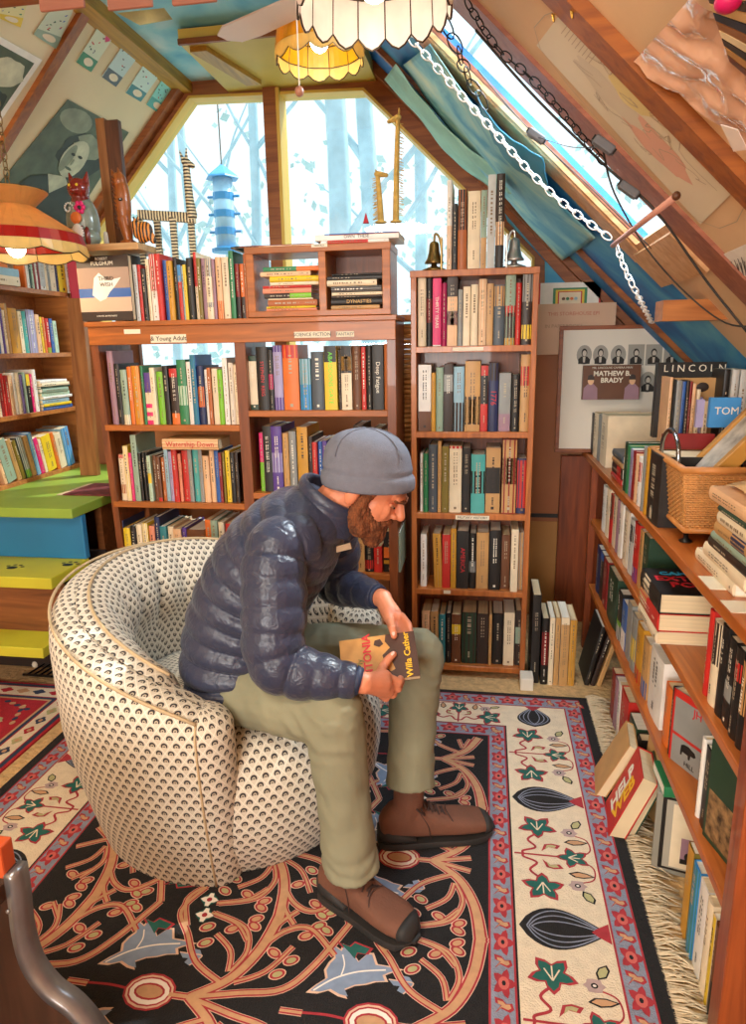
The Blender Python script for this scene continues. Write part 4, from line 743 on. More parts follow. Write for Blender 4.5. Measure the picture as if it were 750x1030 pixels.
# posts and boards at the left
LW,DW=wood('light post wood','#a9713d','#7f4c22',.5,'z'),wood('dark post wood','#6e4023','#4c2810',.5,'z')
mb=MB(); a=U(95,118,Y=2.95).x; b=U(118,118,Y=2.95).x; mb.box(a,(a+b)/2-.01,2.95,2.98,.8,2.35,LW); mb.box((a+b)/2-.01,b,2.95,2.98,.8,2.34,DW); tag(mb.build('post',bevel=.003),'two-tone wooden post standing between the cat and the carved horse head','post')
mb=MB(); p=[U(67,300,Y=3.1),U(82,300,Y=3.1),U(97,470,Y=3.1),U(80,470,Y=3.1)]; p[2].z=p[3].z=.801; mb.slab(p,(0,.03,0),LW); tag(mb.build('leaning_board'),'brown plank leaning beside the pine bookcase','plank')
# ================================================================ RUG
RX0,RX1,RY0,RY1=-1.55,.425,-.75,2.613
BKR=mat('rug black wool','#1d1b1c',.95,.18,60,bump=.5,bscale=260); CRR=mat('rug cream wool','#e6d3b5',.95,.08,40,bump=.5,bscale=260); REDR=mat('rug red wool','#a8323a',.95,.15,50); TANR=mat('rug tan wool','#c69870',.95,.12,50)
GRR=mat('rug grey-blue wool','#8b90a0',.95,.15,50,bump=.5,bscale=260); GNR=mat('rug green wool','#1f5f55',.95,.15,50); PKR=mat('rug pale pink wool','#dcb69c',.95,.1,50); MVR=mat('rug mauve wool','#b59a94',.95,.1,50); OLR=mat('rug olive wool','#b3ac7a',.95,.1,50); WHR=mat('rug white wool','#f0e6da',.95); BLR=mat('rug leaf blue wool','#8494ab',.95,.1,50); YLR=mat('rug ochre wool','#c08a3e',.95,.1,50)
rug=MB(); H=.010
rug.box(RX0,RX1,RY0,RY1,0,H,BKR)
def z_(l): return H+.00035*l
ZC_=[0]
def zz(l): ZC_[0]=(ZC_[0]+1)%80; return z_(l)+ZC_[0]*8e-7
def rect(x0,x1,y0,y1,l,m): rug.poly([(x0,y0,z_(l)),(x1,y0,z_(l)),(x1,y1,z_(l)),(x0,y1,z_(l))],m)
def jag(pts,l,m,amp=.0): h_=zz(l); rug.poly([(x,y,h_) for x,y in pts],m)
def ribbon(pts,w,l,m,taper=None):
    q=smoothline([(p[0],p[1],0) for p in pts],5); n=len(q); A=[];B=[]
    for i,p in enumerate(q):
        t=(q[min(i+1,n-1)]-q[max(i-1,0)]).normalized(); nn=V((-t.y,t.x,0)); ww=w/2*(1 if taper is None else (1-taper*abs(2*i/(n-1)-1)**2) if taper>0 else (1+(-taper)*i/(n-1)))
        A.append(p+nn*ww); B.append(p-nn*ww)
    h_=zz(l); vs=[(v.x,v.y,h_) for v in A+B]; rug.add(vs,[(n+i,n+i+1,i+1,i) for i in range(n-1)],m)
def stem(pts,w,l=4,c=None,oc=None,taper=None): w*=.62; ribbon(pts,w+.010,l,PKR if c is None else (oc or REDR),taper); ribbon(pts,w+.007,l+1,REDR,taper); ribbon(pts,w,l+2,c or TANR,taper)
def ellp(cx,cy,rx,ry,l,m,rot=0,n=14,f=None):
    P_=[]
    for k in range(n):
        a=2*PI*k/n; r=f(a) if f else 1; x=rx*r*math.cos(a); y=ry*r*math.sin(a); P_.append((cx+x*math.cos(rot)-y*math.sin(rot),cy+x*math.sin(rot)+y*math.cos(rot)))
    jag(P_,l,m)
# border bands as frames
wd=[0,.035,.095,.100,.325,.330,.387]   # black, guard, line, cream, line, guard, (field)
wt=[0,.025,.096,.100,.252,.256,.325]
ms=[BKR,GRR,BKR,CRR,BKR,GRR,BKR]
for k in range(7): rect(RX0+wd[k],RX1-wd[k],RY0+wt[k],RY1-wt[k],.2+k*.25,ms[k])
# thin red edge lines of the guards
for k in (1,2,5,6):
    for sgn in (1,):
        a,b=wd[k],wt[k]; e=.005
        for (x0,x1,y0,y1) in ((RX0+a,RX0+a+e,RY0+b,RY1-b),(RX1-a-e,RX1-a,RY0+b,RY1-b),(RX0+a,RX1-a,RY1-b-e,RY1-b)): rect(x0,x1,y0,y1,2.2,REDR)
def guard(x,y,along,w):   # one red flower and one tan butterfly; along = 0 for y, 1 for x
    def T(u,v): return (x+u,y+v) if along==0 else (x+v,y+u)
    s=w/.06
    f=lambda a:1+.28*math.cos(5*a)
    P_=[T(.022*s*(1+.3*math.cos(5*a))*math.cos(a),.030*(1+.3*math.cos(5*a))*math.sin(a)) for a in [2*PI*k/20 for k in range(20)]]
    jag(P_,3,REDR); P_=[T(.013*s*math.cos(a),.017*math.sin(a)) for a in [2*PI*k/10 for k in range(10)]]; jag(P_,3.4,MATS['rug tan wool'] if 0 else mat('rug coral wool','#c9625a',.95)); P_=[T(.005*s*math.cos(a),.007*math.sin(a)) for a in [2*PI*k/6 for k in range(6)]]; jag(P_,3.8,BKR)
    v=.055; B=[(-.022,.035),(-.008,.048),(.012,.040),(.022,.048),(.018,.062),(.004,.060),(-.004,.070),(-.022,.074),(-.020,.060),(-.008,.055)]
    jag([T(a*s,b) for a,b in B],3,REDR); jag([T(a*s*.7,.055+(b-.055)*.6) for a,b in B],3.4,TANR)
y=RY1-.13; 
while y>RY0: 
    for xx,w in ((RX1-.065,.06),(RX0+.065,.06),(RX1-.3585,.057),(RX0+.3585,.057)):
        if abs(xx-(RX0+RX1)/2)<.8 or True:
            if (abs(xx-RX1)>.3 or abs(xx-RX0)<.4) and y>RY1-.30 and abs(xx-(RX0+RX1)/2)<.75: continue
            guard(xx,y,0,w)
    y-=.11
x=RX0+.12
while x<RX1-.05:
    guard(x,RY1-.061,1,.07)
    if RX0+.42<x<RX1-.4: guard(x,RY1-.29,1,.069)
    x+=.11
# border cartouches and leaf groups
def border_unit(yc,inner,outer,mode='y',flip=1):
    """inner/outer: coordinate of inner and outer edge of cream band; yc centre along"""
    L=outer-inner
    def T(u,v): return (inner+L*u,yc+v*flip) if mode=='y' else (yc+v*flip,inner+L*u)
    def pl(P_,l,m): jag([T(a,b) for a,b in P_],l,m)
    lens=lambda k,a0=.03,a1=.99: [(a0+(a1-a0)*i/12,k*.062*math.sin(PI*(i/12)**.75)) for i in range(13)]
    def lensp(k,a0,a1): u=lens(k,a0,a1); return u+[(a,-b) for a,b in reversed(u[1:-1])]
    pl(lensp(1,.03,.99),2.6,BKR)
    for k in (.86,.62,.34):
        for s in (1,-1):
            q=[T(a,b*s) for a,b in lens(k,.10+.1*(1-k),.95)]; ribbon(q,.0035,3,GRR)
    pl([(.99,-.030),(.86,-.012),(.80,0),(.86,.012),(.99,.030)],3.4,REDR)
def leaf5(cx,cy,s,T,l=3,m=None,rot=0,vein=True):
    P_=[]; 
    for k in range(20):
        a=2*PI*k/20; r=s*(1+.32*math.cos(5*a+PI)); P_.append((cx+r*math.cos(a+rot)*1.15,cy+r*math.sin(a+rot)))
    jag([T(a,b) for a,b in [(cx+(p[0]-cx)*1.22,cy+(p[1]-cy)*1.22) for p in P_]],l,REDR); jag([T(a,b) for a,b in P_],l+.4,m or GNR)
    if vein:
        for a in (-.9,0,.9): ribbon([T(cx-s*.5*math.cos(rot),cy-s*.5*math.sin(rot)),T(cx+s*.7*math.cos(a+rot),cy+s*.7*math.sin(a+rot))],.0035,l+.8,CRR)
def leafgroup(yc,inner,outer,mode='y'):
    L=outer-inner; sg=1 if L>0 else -1
    def T(u,v): return (inner+u*sg,yc+v) if mode=='y' else (yc+v,inner+u*sg)
    W_=abs(L)/.225
    leaf5(.165*W_,0,.026,T,rot=0)
    ribbon([T(.005,0),T(.06*W_,0),T(.14*W_,0)],.006,2.8,REDR); 
    for s in (1,-1):
        leaf5(.075*W_,.118*s,.032,T,rot=PI/2*s)
        ribbon([T(.075*W_,.09*s),T(.045*W_,.06*s),T(.065*W_,.03*s),T(.03*W_,.012*s),T(.03*W_,0)],.007,2.8,REDR)
        B=[(.08,.015),(.10,.035),(.125,.030),(.135,.045),(.11,.05),(.09,.045)]; q=[(a*W_,b*s) for a,b in B]; jag([T(*p) for p in q],3,REDR); c=(.107*W_,.037*s); jag([T(c[0]+(a-c[0])*.6,c[1]+(b-c[1])*.6) for a,b in q],3.4,OLR)
        q=[(.145,.060),(.17,.050),(.195,.055),(.215,.066),(.185,.074),(.16,.072)]; jag([T(a*W_,b*s) for a,b in q],3,BKR); c=(.18,.0635); jag([T((c[0]+(a-c[0])*.78)*W_,(c[1]+(b-c[1])*.7)*s) for a,b in q],3.4,TANR)
        ellp(*T(.165*W_,.102*s),.022,.018,3,MVR,f=lambda a:1+.15*math.cos(6*a)); ellp(*T(.165*W_,.102*s),.008,.007,3.4,BKR); ellp(*T(.165*W_,.102*s),.004,.003,3.8,WHR)
        q=[(.175,.118),(.195,.125),(.205,.145),(.20,.16),(.18,.15),(.172,.135)]; jag([T(a*W_,b*s) for a,b in q],3,BKR); c=(.188,.139); jag([T((c[0]+(a-c[0])*.72)*W_,(c[1]+(b-c[1])*.75)*s) for a,b in q],3.4,OLR)
        ribbon([T(.19*W_,.01*s),T(.215*W_,.035*s),T(.21*W_,.075*s),T(.18*W_,.09*s)],.004,2.7,REDR)
ri,ro=RX1-.325,RX1-.100; li,lo=RX0+.325,RX0+.100
for k in range(7):
    yc=1.94-.498*k
    border_unit(yc,ri,ro); leafgroup(yc+.249,ri,ro)
    border_unit(yc,li,lo); leafgroup(yc+.249,li,lo)
ti_,to_=RY1-.252,RY1-.100
# corner cartouche and top border
border_unit(RX1-.30+.08,ti_,to_,'x'); 
for k in range(4):
    leafgroup(.18-.26-.40*k,ti_,to_,'x')
    if k: border_unit(.10-.40*k+.02,ti_,to_,'x')
# field
FX0,FX1,FY0,FY1=RX0+.387,RX1-.387,RY0+.325,RY1-.325
NODE=(-.621,1.138); 
def fp(px,py): p=U(px,py,Z=0); return (p.x-NODE[0],p.y-NODE[1])
stems=[([(190,1007),(232,988),(263,957),(283,922)],.024,-.5),([(190,1007),(240,1003),(284,999),(316,975),(352,933)],.016,None),([(232,981),(249,960),(246,936),(216,922)],.011,None),([(230,981),(232,960),(218,943)],.010,None),
 ([(221,992),(197,971),(189,943),(183,919),(208,896)],.014,None),([(218,912),(249,908),(270,897)],.009,None),([(284,890),(296,912),(318,920),(352,903)],.014,None),([(235,992),(267,981),(295,956)],.009,None),([(300,920),(280,934),(262,958)],.013,None),([(190,1007),(170,1004),(160,1003)],.014,None)]
buds=[(209,936),(234,938),(207,952),(258,928),(266,910),(321,935),(308,945),(279,984),(293,970),(333,922),(300,893)]
def clipok(x,y,m=.0): return FX0+m<x<FX1-m and FY0+m<y<FY1-m
def unit(ox,oy,my):
    def T(px,py): a,b=fp(px,py); return (ox+a,oy+b*my)
    for pts,w,tp in stems:
        q=[T(*p) for p in pts]
        if not all(clipok(*p,.012) for p in q):
            q=[p for p in q if clipok(*p,.012)]
            if len(q)<2: continue
        stem(q,w,2.4,taper=tp)
    for b in buds:
        x,y=T(*b)
        if clipok(x,y,.025):
            r=.5*my; ellp(x,y,.021,.014,3.2,PKR,r); ellp(x,y,.018,.0115,3.5,REDR,r); ellp(x,y,.012,.0075,3.8,OLR if b[0]%2 else TANR,r)
    for f in ((211,908.5),(206,924)):
        x,y=T(*f); 
        if my>0 and clipok(x,y,.03):
            ellp(x,y,.021,.021,3.6,GNR,f=lambda a:1+.2*math.cos(4*a+PI/4*0)); ellp(x,y,.018,.018,4,WHR,f=lambda a:1+.35*math.cos(4*a)); ellp(x,y,.007,.007,4.4,REDR)
    lf=[(380,405),(405,385),(432,368),(428,345),(440,325),(455,310),(450,275),(472,290),(480,275),(505,300),(520,322),(545,300),(560,300),(570,330),(600,335),(640,345),(610,352),(590,360),(597,377),(565,378),(540,385),(510,388),(480,400),(490,422),(465,415),(440,400),(410,408)]
    q=[T(180+a*.3467,860+b*.3467) for a,b in lf]
    if all(clipok(*p,.004) for p in q):
        c=V((sum(a for a,b in q)/len(q),sum(b for a,b in q)/len(q))); jag([(c.x+(a-c.x)*1.1,c.y+(b-c.y)*1.1) for a,b in q],2.5,PKR); jag(q,2.8,BLR)
        ribbon([T(180+a*.3467,860+b*.3467) for a,b in ((390,404),(450,370),(520,350),(600,345))],.004,3.2,WHR); ribbon([T(180+a*.3467,860+b*.3467) for a,b in ((470,362),(480,330),(475,300))],.003,3.2,WHR)
    l2=[(608,372),(625,375),(645,378),(652,362),(668,366),(680,385),(672,405),(650,415),(632,405),(640,392),(622,390)]
    q=[T(180+a*.3467,860+b*.3467) for a,b in l2]
    if all(clipok(*p,.004) for p in q): jag(q,2.8,BLR); ribbon([q[0],q[2],q[5],q[7]],.003,3.2,PKR)
    bl=[(500,300),(530,312),(548,300),(590,318),(570,335),(545,330),(530,350),(520,330)]
    q=[T(a*.2933,840+b*.2933) for a,b in bl]
    if all(clipok(*p,.004) for p in q):
        c=V((sum(a for a,b in q)/len(q),sum(b for a,b in q)/len(q))); jag([(c.x+(a-c.x)*1.25,c.y+(b-c.y)*1.25) for a,b in q],2.8,REDR); jag(q,3.2,GNR)
for j in range(-4,4):
    oy=NODE[1]+.489*j
    for i in range(-3,3):
        ox=NODE[0]+.5*i
        unit(ox,oy,1); unit(ox,oy,-1)
        px_,py_=ox-.092,oy
        if clipok(px_,py_,.06):
            ribbon([(px_-.17,py_),(px_-.1,py_+.004),(px_-.05,py_)],.006,2.6,REDR); stem([(px_-.2,py_),(px_-.15,py_)],.01,2.4)
            ellp(px_,py_,.060,.046,3.9,REDR); ellp(px_,py_,.055,.041,4.1,PKR); ellp(px_,py_,.050,.036,4.3,REDR); ellp(px_,py_,.046,.032,4.5,WHR); ellp(px_,py_,.036,.021,4.7,REDR); ellp(px_,py_,.031,.016,4.9,TANR)
o=rug.build('oriental_rug'); tag(o,'large oriental rug with black field and cream leaf border under the chair','rug')
# fringe
FR=mat('rug fringe yarn','#d6c19f',.95,.15,40); mb=MB(); rn=random.Random(11)
yy=RY0
while yy<RY1+.02:
    l=rn.uniform(.05,.11); a=rn.uniform(-.9,.5); x0=RX1-.004; p=[V((x0,yy,.008)),V((x0+l*.5,yy+a*.02,rn.uniform(.008,.018))),V((x0+l,yy+a*l*.6,.004))]
    mb.tube(p,rn.uniform(.0016,.0026),FR,4); yy+=rn.uniform(.002,.0042)
mb.build('fringe',o,True)['kind']='stuff'
# second red rug at the far left
rug=MB(); RED2=mat('second rug red wool','#b01f2b',.95,.12,40,bump=.4,bscale=200); NV2=mat('second rug navy wool','#2b3850',.95)
BX1_,BY1_=-1.615,2.445; H2=.008; H=H2
rug.box(-2.9,BX1_,.9,BY1_,0,H2,RED2)
for k,(w,m) in enumerate(((.012,NV2),(.03,RED2),(.035,CRR),(.105,RED2),(.11,NV2),(.125,TANR),(.135,RED2))): rect(-2.9+w,BX1_-w,.9+w,BY1_-w,.3+.3*k,m)
n=0; y=BY1_-.07
while y>.9: 
    m=(NV2,RED2,OLR)[n%3]; ellp(BX1_-.07,y,.018,.024,3,m,f=lambda a:1+.2*math.cos(4*a)); ellp(BX1_-.07,y,.008,.01,3.4,TANR); y-=.07; n+=1
x=BX1_-.07
while x>-2.8: m=(NV2,TANR,RED2)[n%3]; ellp(x,BY1_-.07,.026,.018,3,m,f=lambda a:1+.2*math.cos(4*a)); x-=.075; n+=1
for k in range(5): ellp(BX1_-.18-.03*k,BY1_-.16-.012*(4-k),.014,.010,2.4,(NV2,TANR)[k%2]); ellp(BX1_-.17-.010*(4-k),BY1_-.19-.03*k,.010,.014,2.4,(TANR,NV2)[k%2])
for (px,py) in ((0,742),(8,728),(6,760)):
    p=U(px,py,Z=0); ellp(p.x-.06,p.y,.034,.030,2.8,OLR,f=lambda a:1+.12*math.cos(8*a)); ellp(p.x-.06,p.y,.018,.015,3.2,TANR)
tag(rug.build('red_rug'),'smaller red rug with cream patterned border left of the chair','rug')
# ================================================================ TUB CHAIR
def fabric():
    m=bpy.data.materials.new('cream fan-print upholstery'); m.use_nodes=True; nt=m.node_tree; b=nt.nodes['Principled BSDF']; b.inputs['Roughness'].default_value=.85; b.inputs['Sheen Weight'].default_value=.15
    N=nt.nodes.new; Lk=nt.links.new
    uv=N('ShaderNodeUVMap'); uv.uv_map='UVMap'; sp=N('ShaderNodeSeparateXYZ'); Lk(uv.outputs[0],sp.inputs[0])
    def mth(op,a,b_=None,c_=None):
        n=N('ShaderNodeMath'); n.operation=op
        for i,v in enumerate((a,b_,c_)):
            if v is None: continue
            if isinstance(v,(int,float)): n.inputs[i].default_value=v
            else: Lk(v,n.inputs[i])
        return n.outputs[0]
    CW,CH=.0305,.0415
    def lattice(off):
        x=mth('MULTIPLY',mth('SUBTRACT',mth('FRACT',mth('ADD',mth('DIVIDE',sp.outputs[0],CW),off)),.5),CW)
        y=mth('MULTIPLY',mth('SUBTRACT',mth('FRACT',mth('ADD',mth('DIVIDE',sp.outputs[1],CH),off)),.5),CH)
        d=mth('SQRT',mth('ADD',mth('POWER',x,2),mth('POWER',y,2)))
        d2=mth('SQRT',mth('ADD',mth('POWER',x,2),mth('POWER',mth('ADD',y,.0015),2)))
        disc=mth('MULTIPLY',mth('LESS_THAN',d,.0085),mth('GREATER_THAN',y,-.0042))
        ring=mth('MULTIPLY',mth('LESS_THAN',d2,.0047),mth('GREATER_THAN',d2,.0018))
        return disc,ring,x,y
    a=lattice(0.); c=lattice(.5)
    disc=mth('MAXIMUM',a[0],c[0]); ring=mth('MAXIMUM',a[1],c[1])
    # diamond lines between motifs
    dm=mth('ADD',mth('DIVIDE',mth('ABSOLUTE',a[2]),CW/2),mth('DIVIDE',mth('ABSOLUTE',a[3]),CH/2)); ln=mth('LESS_THAN',mth('ABSOLUTE',mth('SUBTRACT',dm,1.0)),.09)
    def mix(f,c1,c2):
        n=N('ShaderNodeMix'); n.data_type='RGBA'; Lk(f,n.inputs[0])
        for s,v in ((6,c1),(7,c2)):
            if isinstance(v,tuple): n.inputs[s].default_value=v
            else: Lk(v,n.inputs[s])
        return n.outputs[2]
    col=mix(ln,lin('#d3c8b4'),lin('#e8e0cf')); col=mix(mth('LESS_THAN',dm,.0),col,col)
    col=mix(disc,col,lin('#35302f')); col=mix(mth('MULTIPLY',ring,disc),col,lin('#b9ab95'))
    Lk(col,b.inputs['Base Color'])
    nz=N('ShaderNodeTexNoise'); nz.inputs['Scale'].default_value=300; tc=N('ShaderNodeTexCoord'); Lk(tc.outputs['Object'],nz.inputs['Vector']); bp=N('ShaderNodeBump'); bp.inputs['Strength'].default_value=.25; bp.inputs['Distance'].default_value=.002; Lk(nz.outputs['Fac'],bp.inputs['Height']); Lk(bp.outputs[0],b.inputs['Normal'])
    return m
FAB=fabric(); PIPE=mat('beige piping','#c4ab85',.8,.1,60)
CC=V((-.755,1.875,0)); FACE=math.radians(-21); AE=math.radians(59)
def hz(a):   # rim height by angle from the facing direction
    a=abs((a+PI)%(2*PI)-PI); x=max(0,min(1,(a-AE)/(PI-AE))); return .545+.215*math.sin(x*PI/2)**.85
def surf(name,grid,uvs,parent,closed_u=False,smooth=True,m=None):
    nu=len(grid); nv=len(grid[0]); vs=[p for r in grid for p in r]; fs=[]; fu=[]
    for i in range(nu-(0 if closed_u else 1)):
        for j in range(nv-1):
            i2=(i+1)%nu; fs.append((i*nv+j,i2*nv+j,i2*nv+j+1,i*nv+j+1))
            u0=uvs[i][j]; u1=uvs[i+1][j] if i+1<len(uvs) else uvs[i2][j]; u2=uvs[i+1][j+1] if i+1<len(uvs) else uvs[i2][j+1]; u3=uvs[i][j+1]; fu.append((u0,u1,u2,u3))
    me=bpy.data.meshes.new(name); me.from_pydata([tuple(v) for v in vs],[],fs); me.materials.append(m or FAB)
    uvl=me.uv_layers.new(name='UVMap'); k=0
    for f in fu:
        for q in f: uvl.data[k].uv=q; k+=1
    if smooth: me.polygons.foreach_set('use_smooth',[True]*len(fs))
    o=bpy.data.objects.new(name,me); COL.objects.link(o)
    if parent: o.parent=parent
    return o
chair=thing('tub_chair','big round tub chair in cream fabric with small dark fan print','armchair',(0,0,0))
rc,th=.437,.078   # centre radius and half thickness of the wall
# closed plan outline: outer arc, near end cap, inner arc, far end cap
outl=[]  # (angle from facing, radial offset dir)
NA=72
def plan(a,off,z=None):   # point at angle a, radial distance rc+off
    return CC+V((math.cos(FACE+a)*(rc+off),math.sin(FACE+a)*(rc+off),0))
path=[]
for i in range(NA+1): a=-AE-(2*PI-2*AE)*i/NA*1.0; path.append(('o',a))      # from near end round the back to the far end, outside
for i in range(1,10): path.append(('f',PI*i/10))
for i in range(NA+1): a=-AE-(2*PI-2*AE)*(1-i/NA); path.append(('i',a))
for i in range(1,10): path.append(('n',PI*i/10))
def ppoint(e,s,rscale):
    k,a=e
    if k=='o': return plan(a,th*s),a
    if k=='i': return plan(a,-th*s),a
    if k=='f':
        a0=-AE-(2*PI-2*AE); c=plan(a0,0); r=V((math.cos(FACE+a0),math.sin(FACE+a0),0)); tg=V((math.sin(FACE+a0),-math.cos(FACE+a0),0)); return c+(r*math.cos(a)+tg*math.sin(a))*th*s,a0
    a0=-AE; c=plan(a0,0); r=V((math.cos(FACE+a0),math.sin(FACE+a0),0)); tg=V((-math.sin(FACE+a0),math.cos(FACE+a0),0)); return c+(-r*math.cos(a)+tg*math.sin(a))*th*s,a0
# length along outline for uv
prof=[]   # (z fraction type, inset scale)
grid=[];uvs=[]
Ls=0; prev=None
levels=[('b',z) for z in (.0,.03,.08,.14,.2,.27,.34,.41)]+[('t',z) for z in (.09,.07,.05)]
for e in path+[path[0]]:
    p,a=ppoint(e,1,1)
    if prev is not None: Ls+=(p-prev).length
    prev=p; h=hz(a); col=[];uc=[]; v=0; last=None
    prof=[(z,1) for z in (.012,.05,.1,.16,.22,.3,.38)]+[(h-.10,1),(h-.06,.99)]
    for k in range(1,9): an=PI/2*k/8; prof.append((h-.06+.06*math.sin(an),max(.02,math.cos(an)**.8) if k<8 else .02))
    for z,s in prof:
        q,_=ppoint(e,s,1); 
        tz=min(1,z/.55); dr=-.075*(1-tz)**1.3-.012+.02*math.sin(PI*min(1,z/.7)); d=(q-CC); dd=d.normalized()
        if e[0]!='i': q=q+dd*dr
        q=V((q.x,q.y,z))
        if last is not None: v+=(q-last).length
        last=q; col.append(q); uc.append((Ls,v))
    grid.append(col);uvs.append(uc)
surf('upholstered_shell',grid,uvs,chair)
# inner tufted back cushion
grid=[];uvs=[]; n=110
for i in range(n+1):
    a=-AE-.04-(2*PI-2*AE-.08)*i/n; h=hz(a); tuft=abs(math.sin(a*10))**.5
    fade=min(1,min(i,n-i)/8)
    pr=[(rc-th*.1,h+.004),(rc-th*.55,h+.012),(rc-th*1.05,h-.005),(rc-th*1.3-.012*tuft*fade,h-.035),(rc-th*1.45-.03*tuft*fade,h-.08),(rc-th*1.5-.035*tuft*fade,h-.14),(rc-th*1.45-.02*tuft,h-.19),(rc-th*1.3,max(.40,h-.25)),(rc-th*1.1,.38)]
    col=[];uc=[];v=0;last=None; ff=min(1,min(i,n-i)/7)**.6; pr=[(rc-(rc-r)*(.25+.75*ff),z-(1-ff)*.07) for r,z in pr]
    for r,z in pr:
        q=CC+V((math.cos(FACE+a)*r,math.sin(FACE+a)*r,z))
        if last is not None: v+=(q-last).length
        last=q; col.append(q); uc.append((a*rc,v))
    grid.append(col);uvs.append(uc)
surf('tufted_back_cushion',grid,uvs,chair)
# seat with rounded front
grid=[];uvs=[]; n=60
for i in range(n+1):
    a=-PI+2*PI*i/n; fr=abs(a)<AE+.12; col=[];uc=[];v=0;last=None
    R0=.445 if fr else .36
    w=1 if fr else 0
    for r,z in ((R0-.06*w,.012),(R0-.035*w,.06),(R0-.008*w,.13),(R0+.004*w,.20),(R0+.006*w,.27),(R0-.004*w,.33),(R0-.03*w,.375),(R0-.07,.405),(R0-.13,.42),(R0-.22,.43),(.02,.435)):
        q=CC+V((math.cos(FACE+a)*r,math.sin(FACE+a)*r,z))
        if last is not None: v+=(q-last).length
        last=q; col.append(q); uc.append((a*.44,v))
    grid.append(col);uvs.append(uc)
surf('seat_cushion',grid,uvs,chair)
mb=MB(); 
pts=[CC+V((math.cos(FACE+a)*(rc+th*.80),math.sin(FACE+a)*(rc+th*.80),hz(a)-.014)) for a in [-AE-(2*PI-2*AE)*i/60 for i in range(61)]]
mb.tube(pts,.0045,PIPE,6); mb.build('piping',chair,True)
mb=MB(); pts=[CC+V((math.cos(FACE+a)*(rc-th*.55),math.sin(FACE+a)*(rc-th*.55),hz(a)+.014)) for a in [-AE-.22-(2*PI-2*AE-.44)*i/60 for i in range(61)]]
mb.tube(pts,.0045,PIPE,6); mb.build('piping',chair,True)
for s in (-AE,AE):
    h=hz(s); pts=[]
    for z,q in [(z,1) for z in (.012,.05,.1,.16,.22,.3,.38)]+[(h-.10,1),(h-.06,.99)]+[(h-.06+.06*math.sin(PI/2*k/8),math.cos(PI/2*k/8)**.8) for k in range(1,5)]:
        tz=min(1,z/.55); dr=-.075*(1-tz)**1.3-.012+.02*math.sin(PI*min(1,z/.7)); r=rc+th*q+dr+.001; pts.append(CC+V((math.cos(FACE+s)*r,math.sin(FACE+s)*r,z+.001)))
    mb=MB(); mb.tube(pts,.003,PIPE,6); mb.build('seam',chair,True)
mb=MB(); mb.lathe([(.36,.0),(.36,.02)],mat('dark chair base','#2e241d',.7),30,CC); mb.build('base',chair)
# dark wooden chair arm in the near left corner
t=thing('carved_chair','dark wooden chair with metal-edged curved side, near left corner','chair'); 
pp=[U(-30,870,Y=.86),U(8,880,Y=.86),U(12,905,Y=.86),U(16,940,Y=.86),U(26,975,Y=.86),U(46,1002,Y=.86),U(70,1020,Y=.86),U(95,1050,Y=.86),U(120,1090,Y=.86),U(60,1090,Y=.86),U(-30,1090,Y=.86)]
DKW=wood('very dark chair wood','#4a2f20','#2f1c12',.4,'z',.3)
mb=MB(); mb.slab([V((-1.2,.86,pp[0].z))]+pp[1:9]+[V((pp[8].x,.86,.0)),V((-1.2,.86,0))],(0,.03,0),DKW); mb.build('side_panel',t,bevel=.003)
mb=MB(); ed=smoothline(pp[1:9],4); R_=[]
for i,p in enumerate(ed):
    tt=(ed[min(i+1,len(ed)-1)]-ed[max(i-1,0)]).normalized(); nn=V((tt.z,0,-tt.x)); R_.append([p+V((0,-.004,0))-nn*.012,p+V((0,-.004,0))+nn*.006,p+V((0,.034,0))+nn*.006,p+V((0,.034,0))-nn*.012])
mb.rings(R_,mat('worn grey metal edge','#8d8a8a',.3,.15,20,metal=.7)); mb.build('metal_edge',t,True)
p=U(8,917,Y=.85); mb=MB(); mb.ell(p,(.004,.003,.004),MATS['worn grey metal edge']); mb.build('screw',t,True)
mb=MB(); mb.box(-1.2,pp[1].x-.012,.30,.86,pp[1].z-.05,pp[1].z-.02,DKW); mb.build('seat',t)
for x,y in ((-1.18,.32),(-.95,.32)): mb=MB(); mb.box(x,x+.04,y,y+.04,0,pp[1].z-.05,DKW); mb.build('leg',t)
mb=MB(); mb.box(-1.2,pp[1].x-.006,.858,.89,pp[0].z-.02,pp[0].z+.04,mat('orange-red chair wood','#c4501f',.5)); mb.build('top_rail',t,bevel=.004)
# ================================================================ THE READER
SKIN=mat('warm skin','#d5835f',.5,.12,18,bump=.08,bscale=120); NAIL=mat('nail','#e8b7a4',.35)
def jacketmat():
    m=mat('slate navy nylon','#30354a',.36,.1,4); nt=m.node_tree; b=nt.nodes['Principled BSDF']
    tc=nt.nodes.new('ShaderNodeTexCoord'); n=nt.nodes.new('ShaderNodeTexNoise'); n.inputs['Scale'].default_value=40; n.inputs['Detail'].default_value=3; n.inputs['Distortion'].default_value=1.0
    nt.links.new(tc.outputs['Object'],n.inputs['Vector']); bp=nt.nodes.new('ShaderNodeBump'); bp.inputs['Strength'].default_value=.55; bp.inputs['Distance'].default_value=.007
    nt.links.new(n.outputs['Fac'],bp.inputs['Height']); nt.links.new(bp.outputs[0],b.inputs['Normal']); b.inputs['Sheen Weight'].default_value=.1; return m
JK=jacketmat(); PANT=mat('khaki trouser cotton','#87846a',.85,.1,6,bump=.35,bscale=18); HATM=mat('grey fleece','#6e707c',.95,.08,60,bump=.3,bscale=300); BRD=mat('red-brown beard','#7a4322',.9,.5,90,bump=.9,bscale=170,stretch=(1,1,.25))
LEA=mat('brown suede','#6f4633',.8,.15,14,bump=.2,bscale=160); RUB=mat('dark rubber','#2b2826',.7,.1,20); LACE=mat('dark lace','#3a241c',.8); EYEL=mat('steel eyelet','#b9b9bb',.3,metal=1); LITHEM=mat('blue-lit jacket hem','#4f78a6',.8)
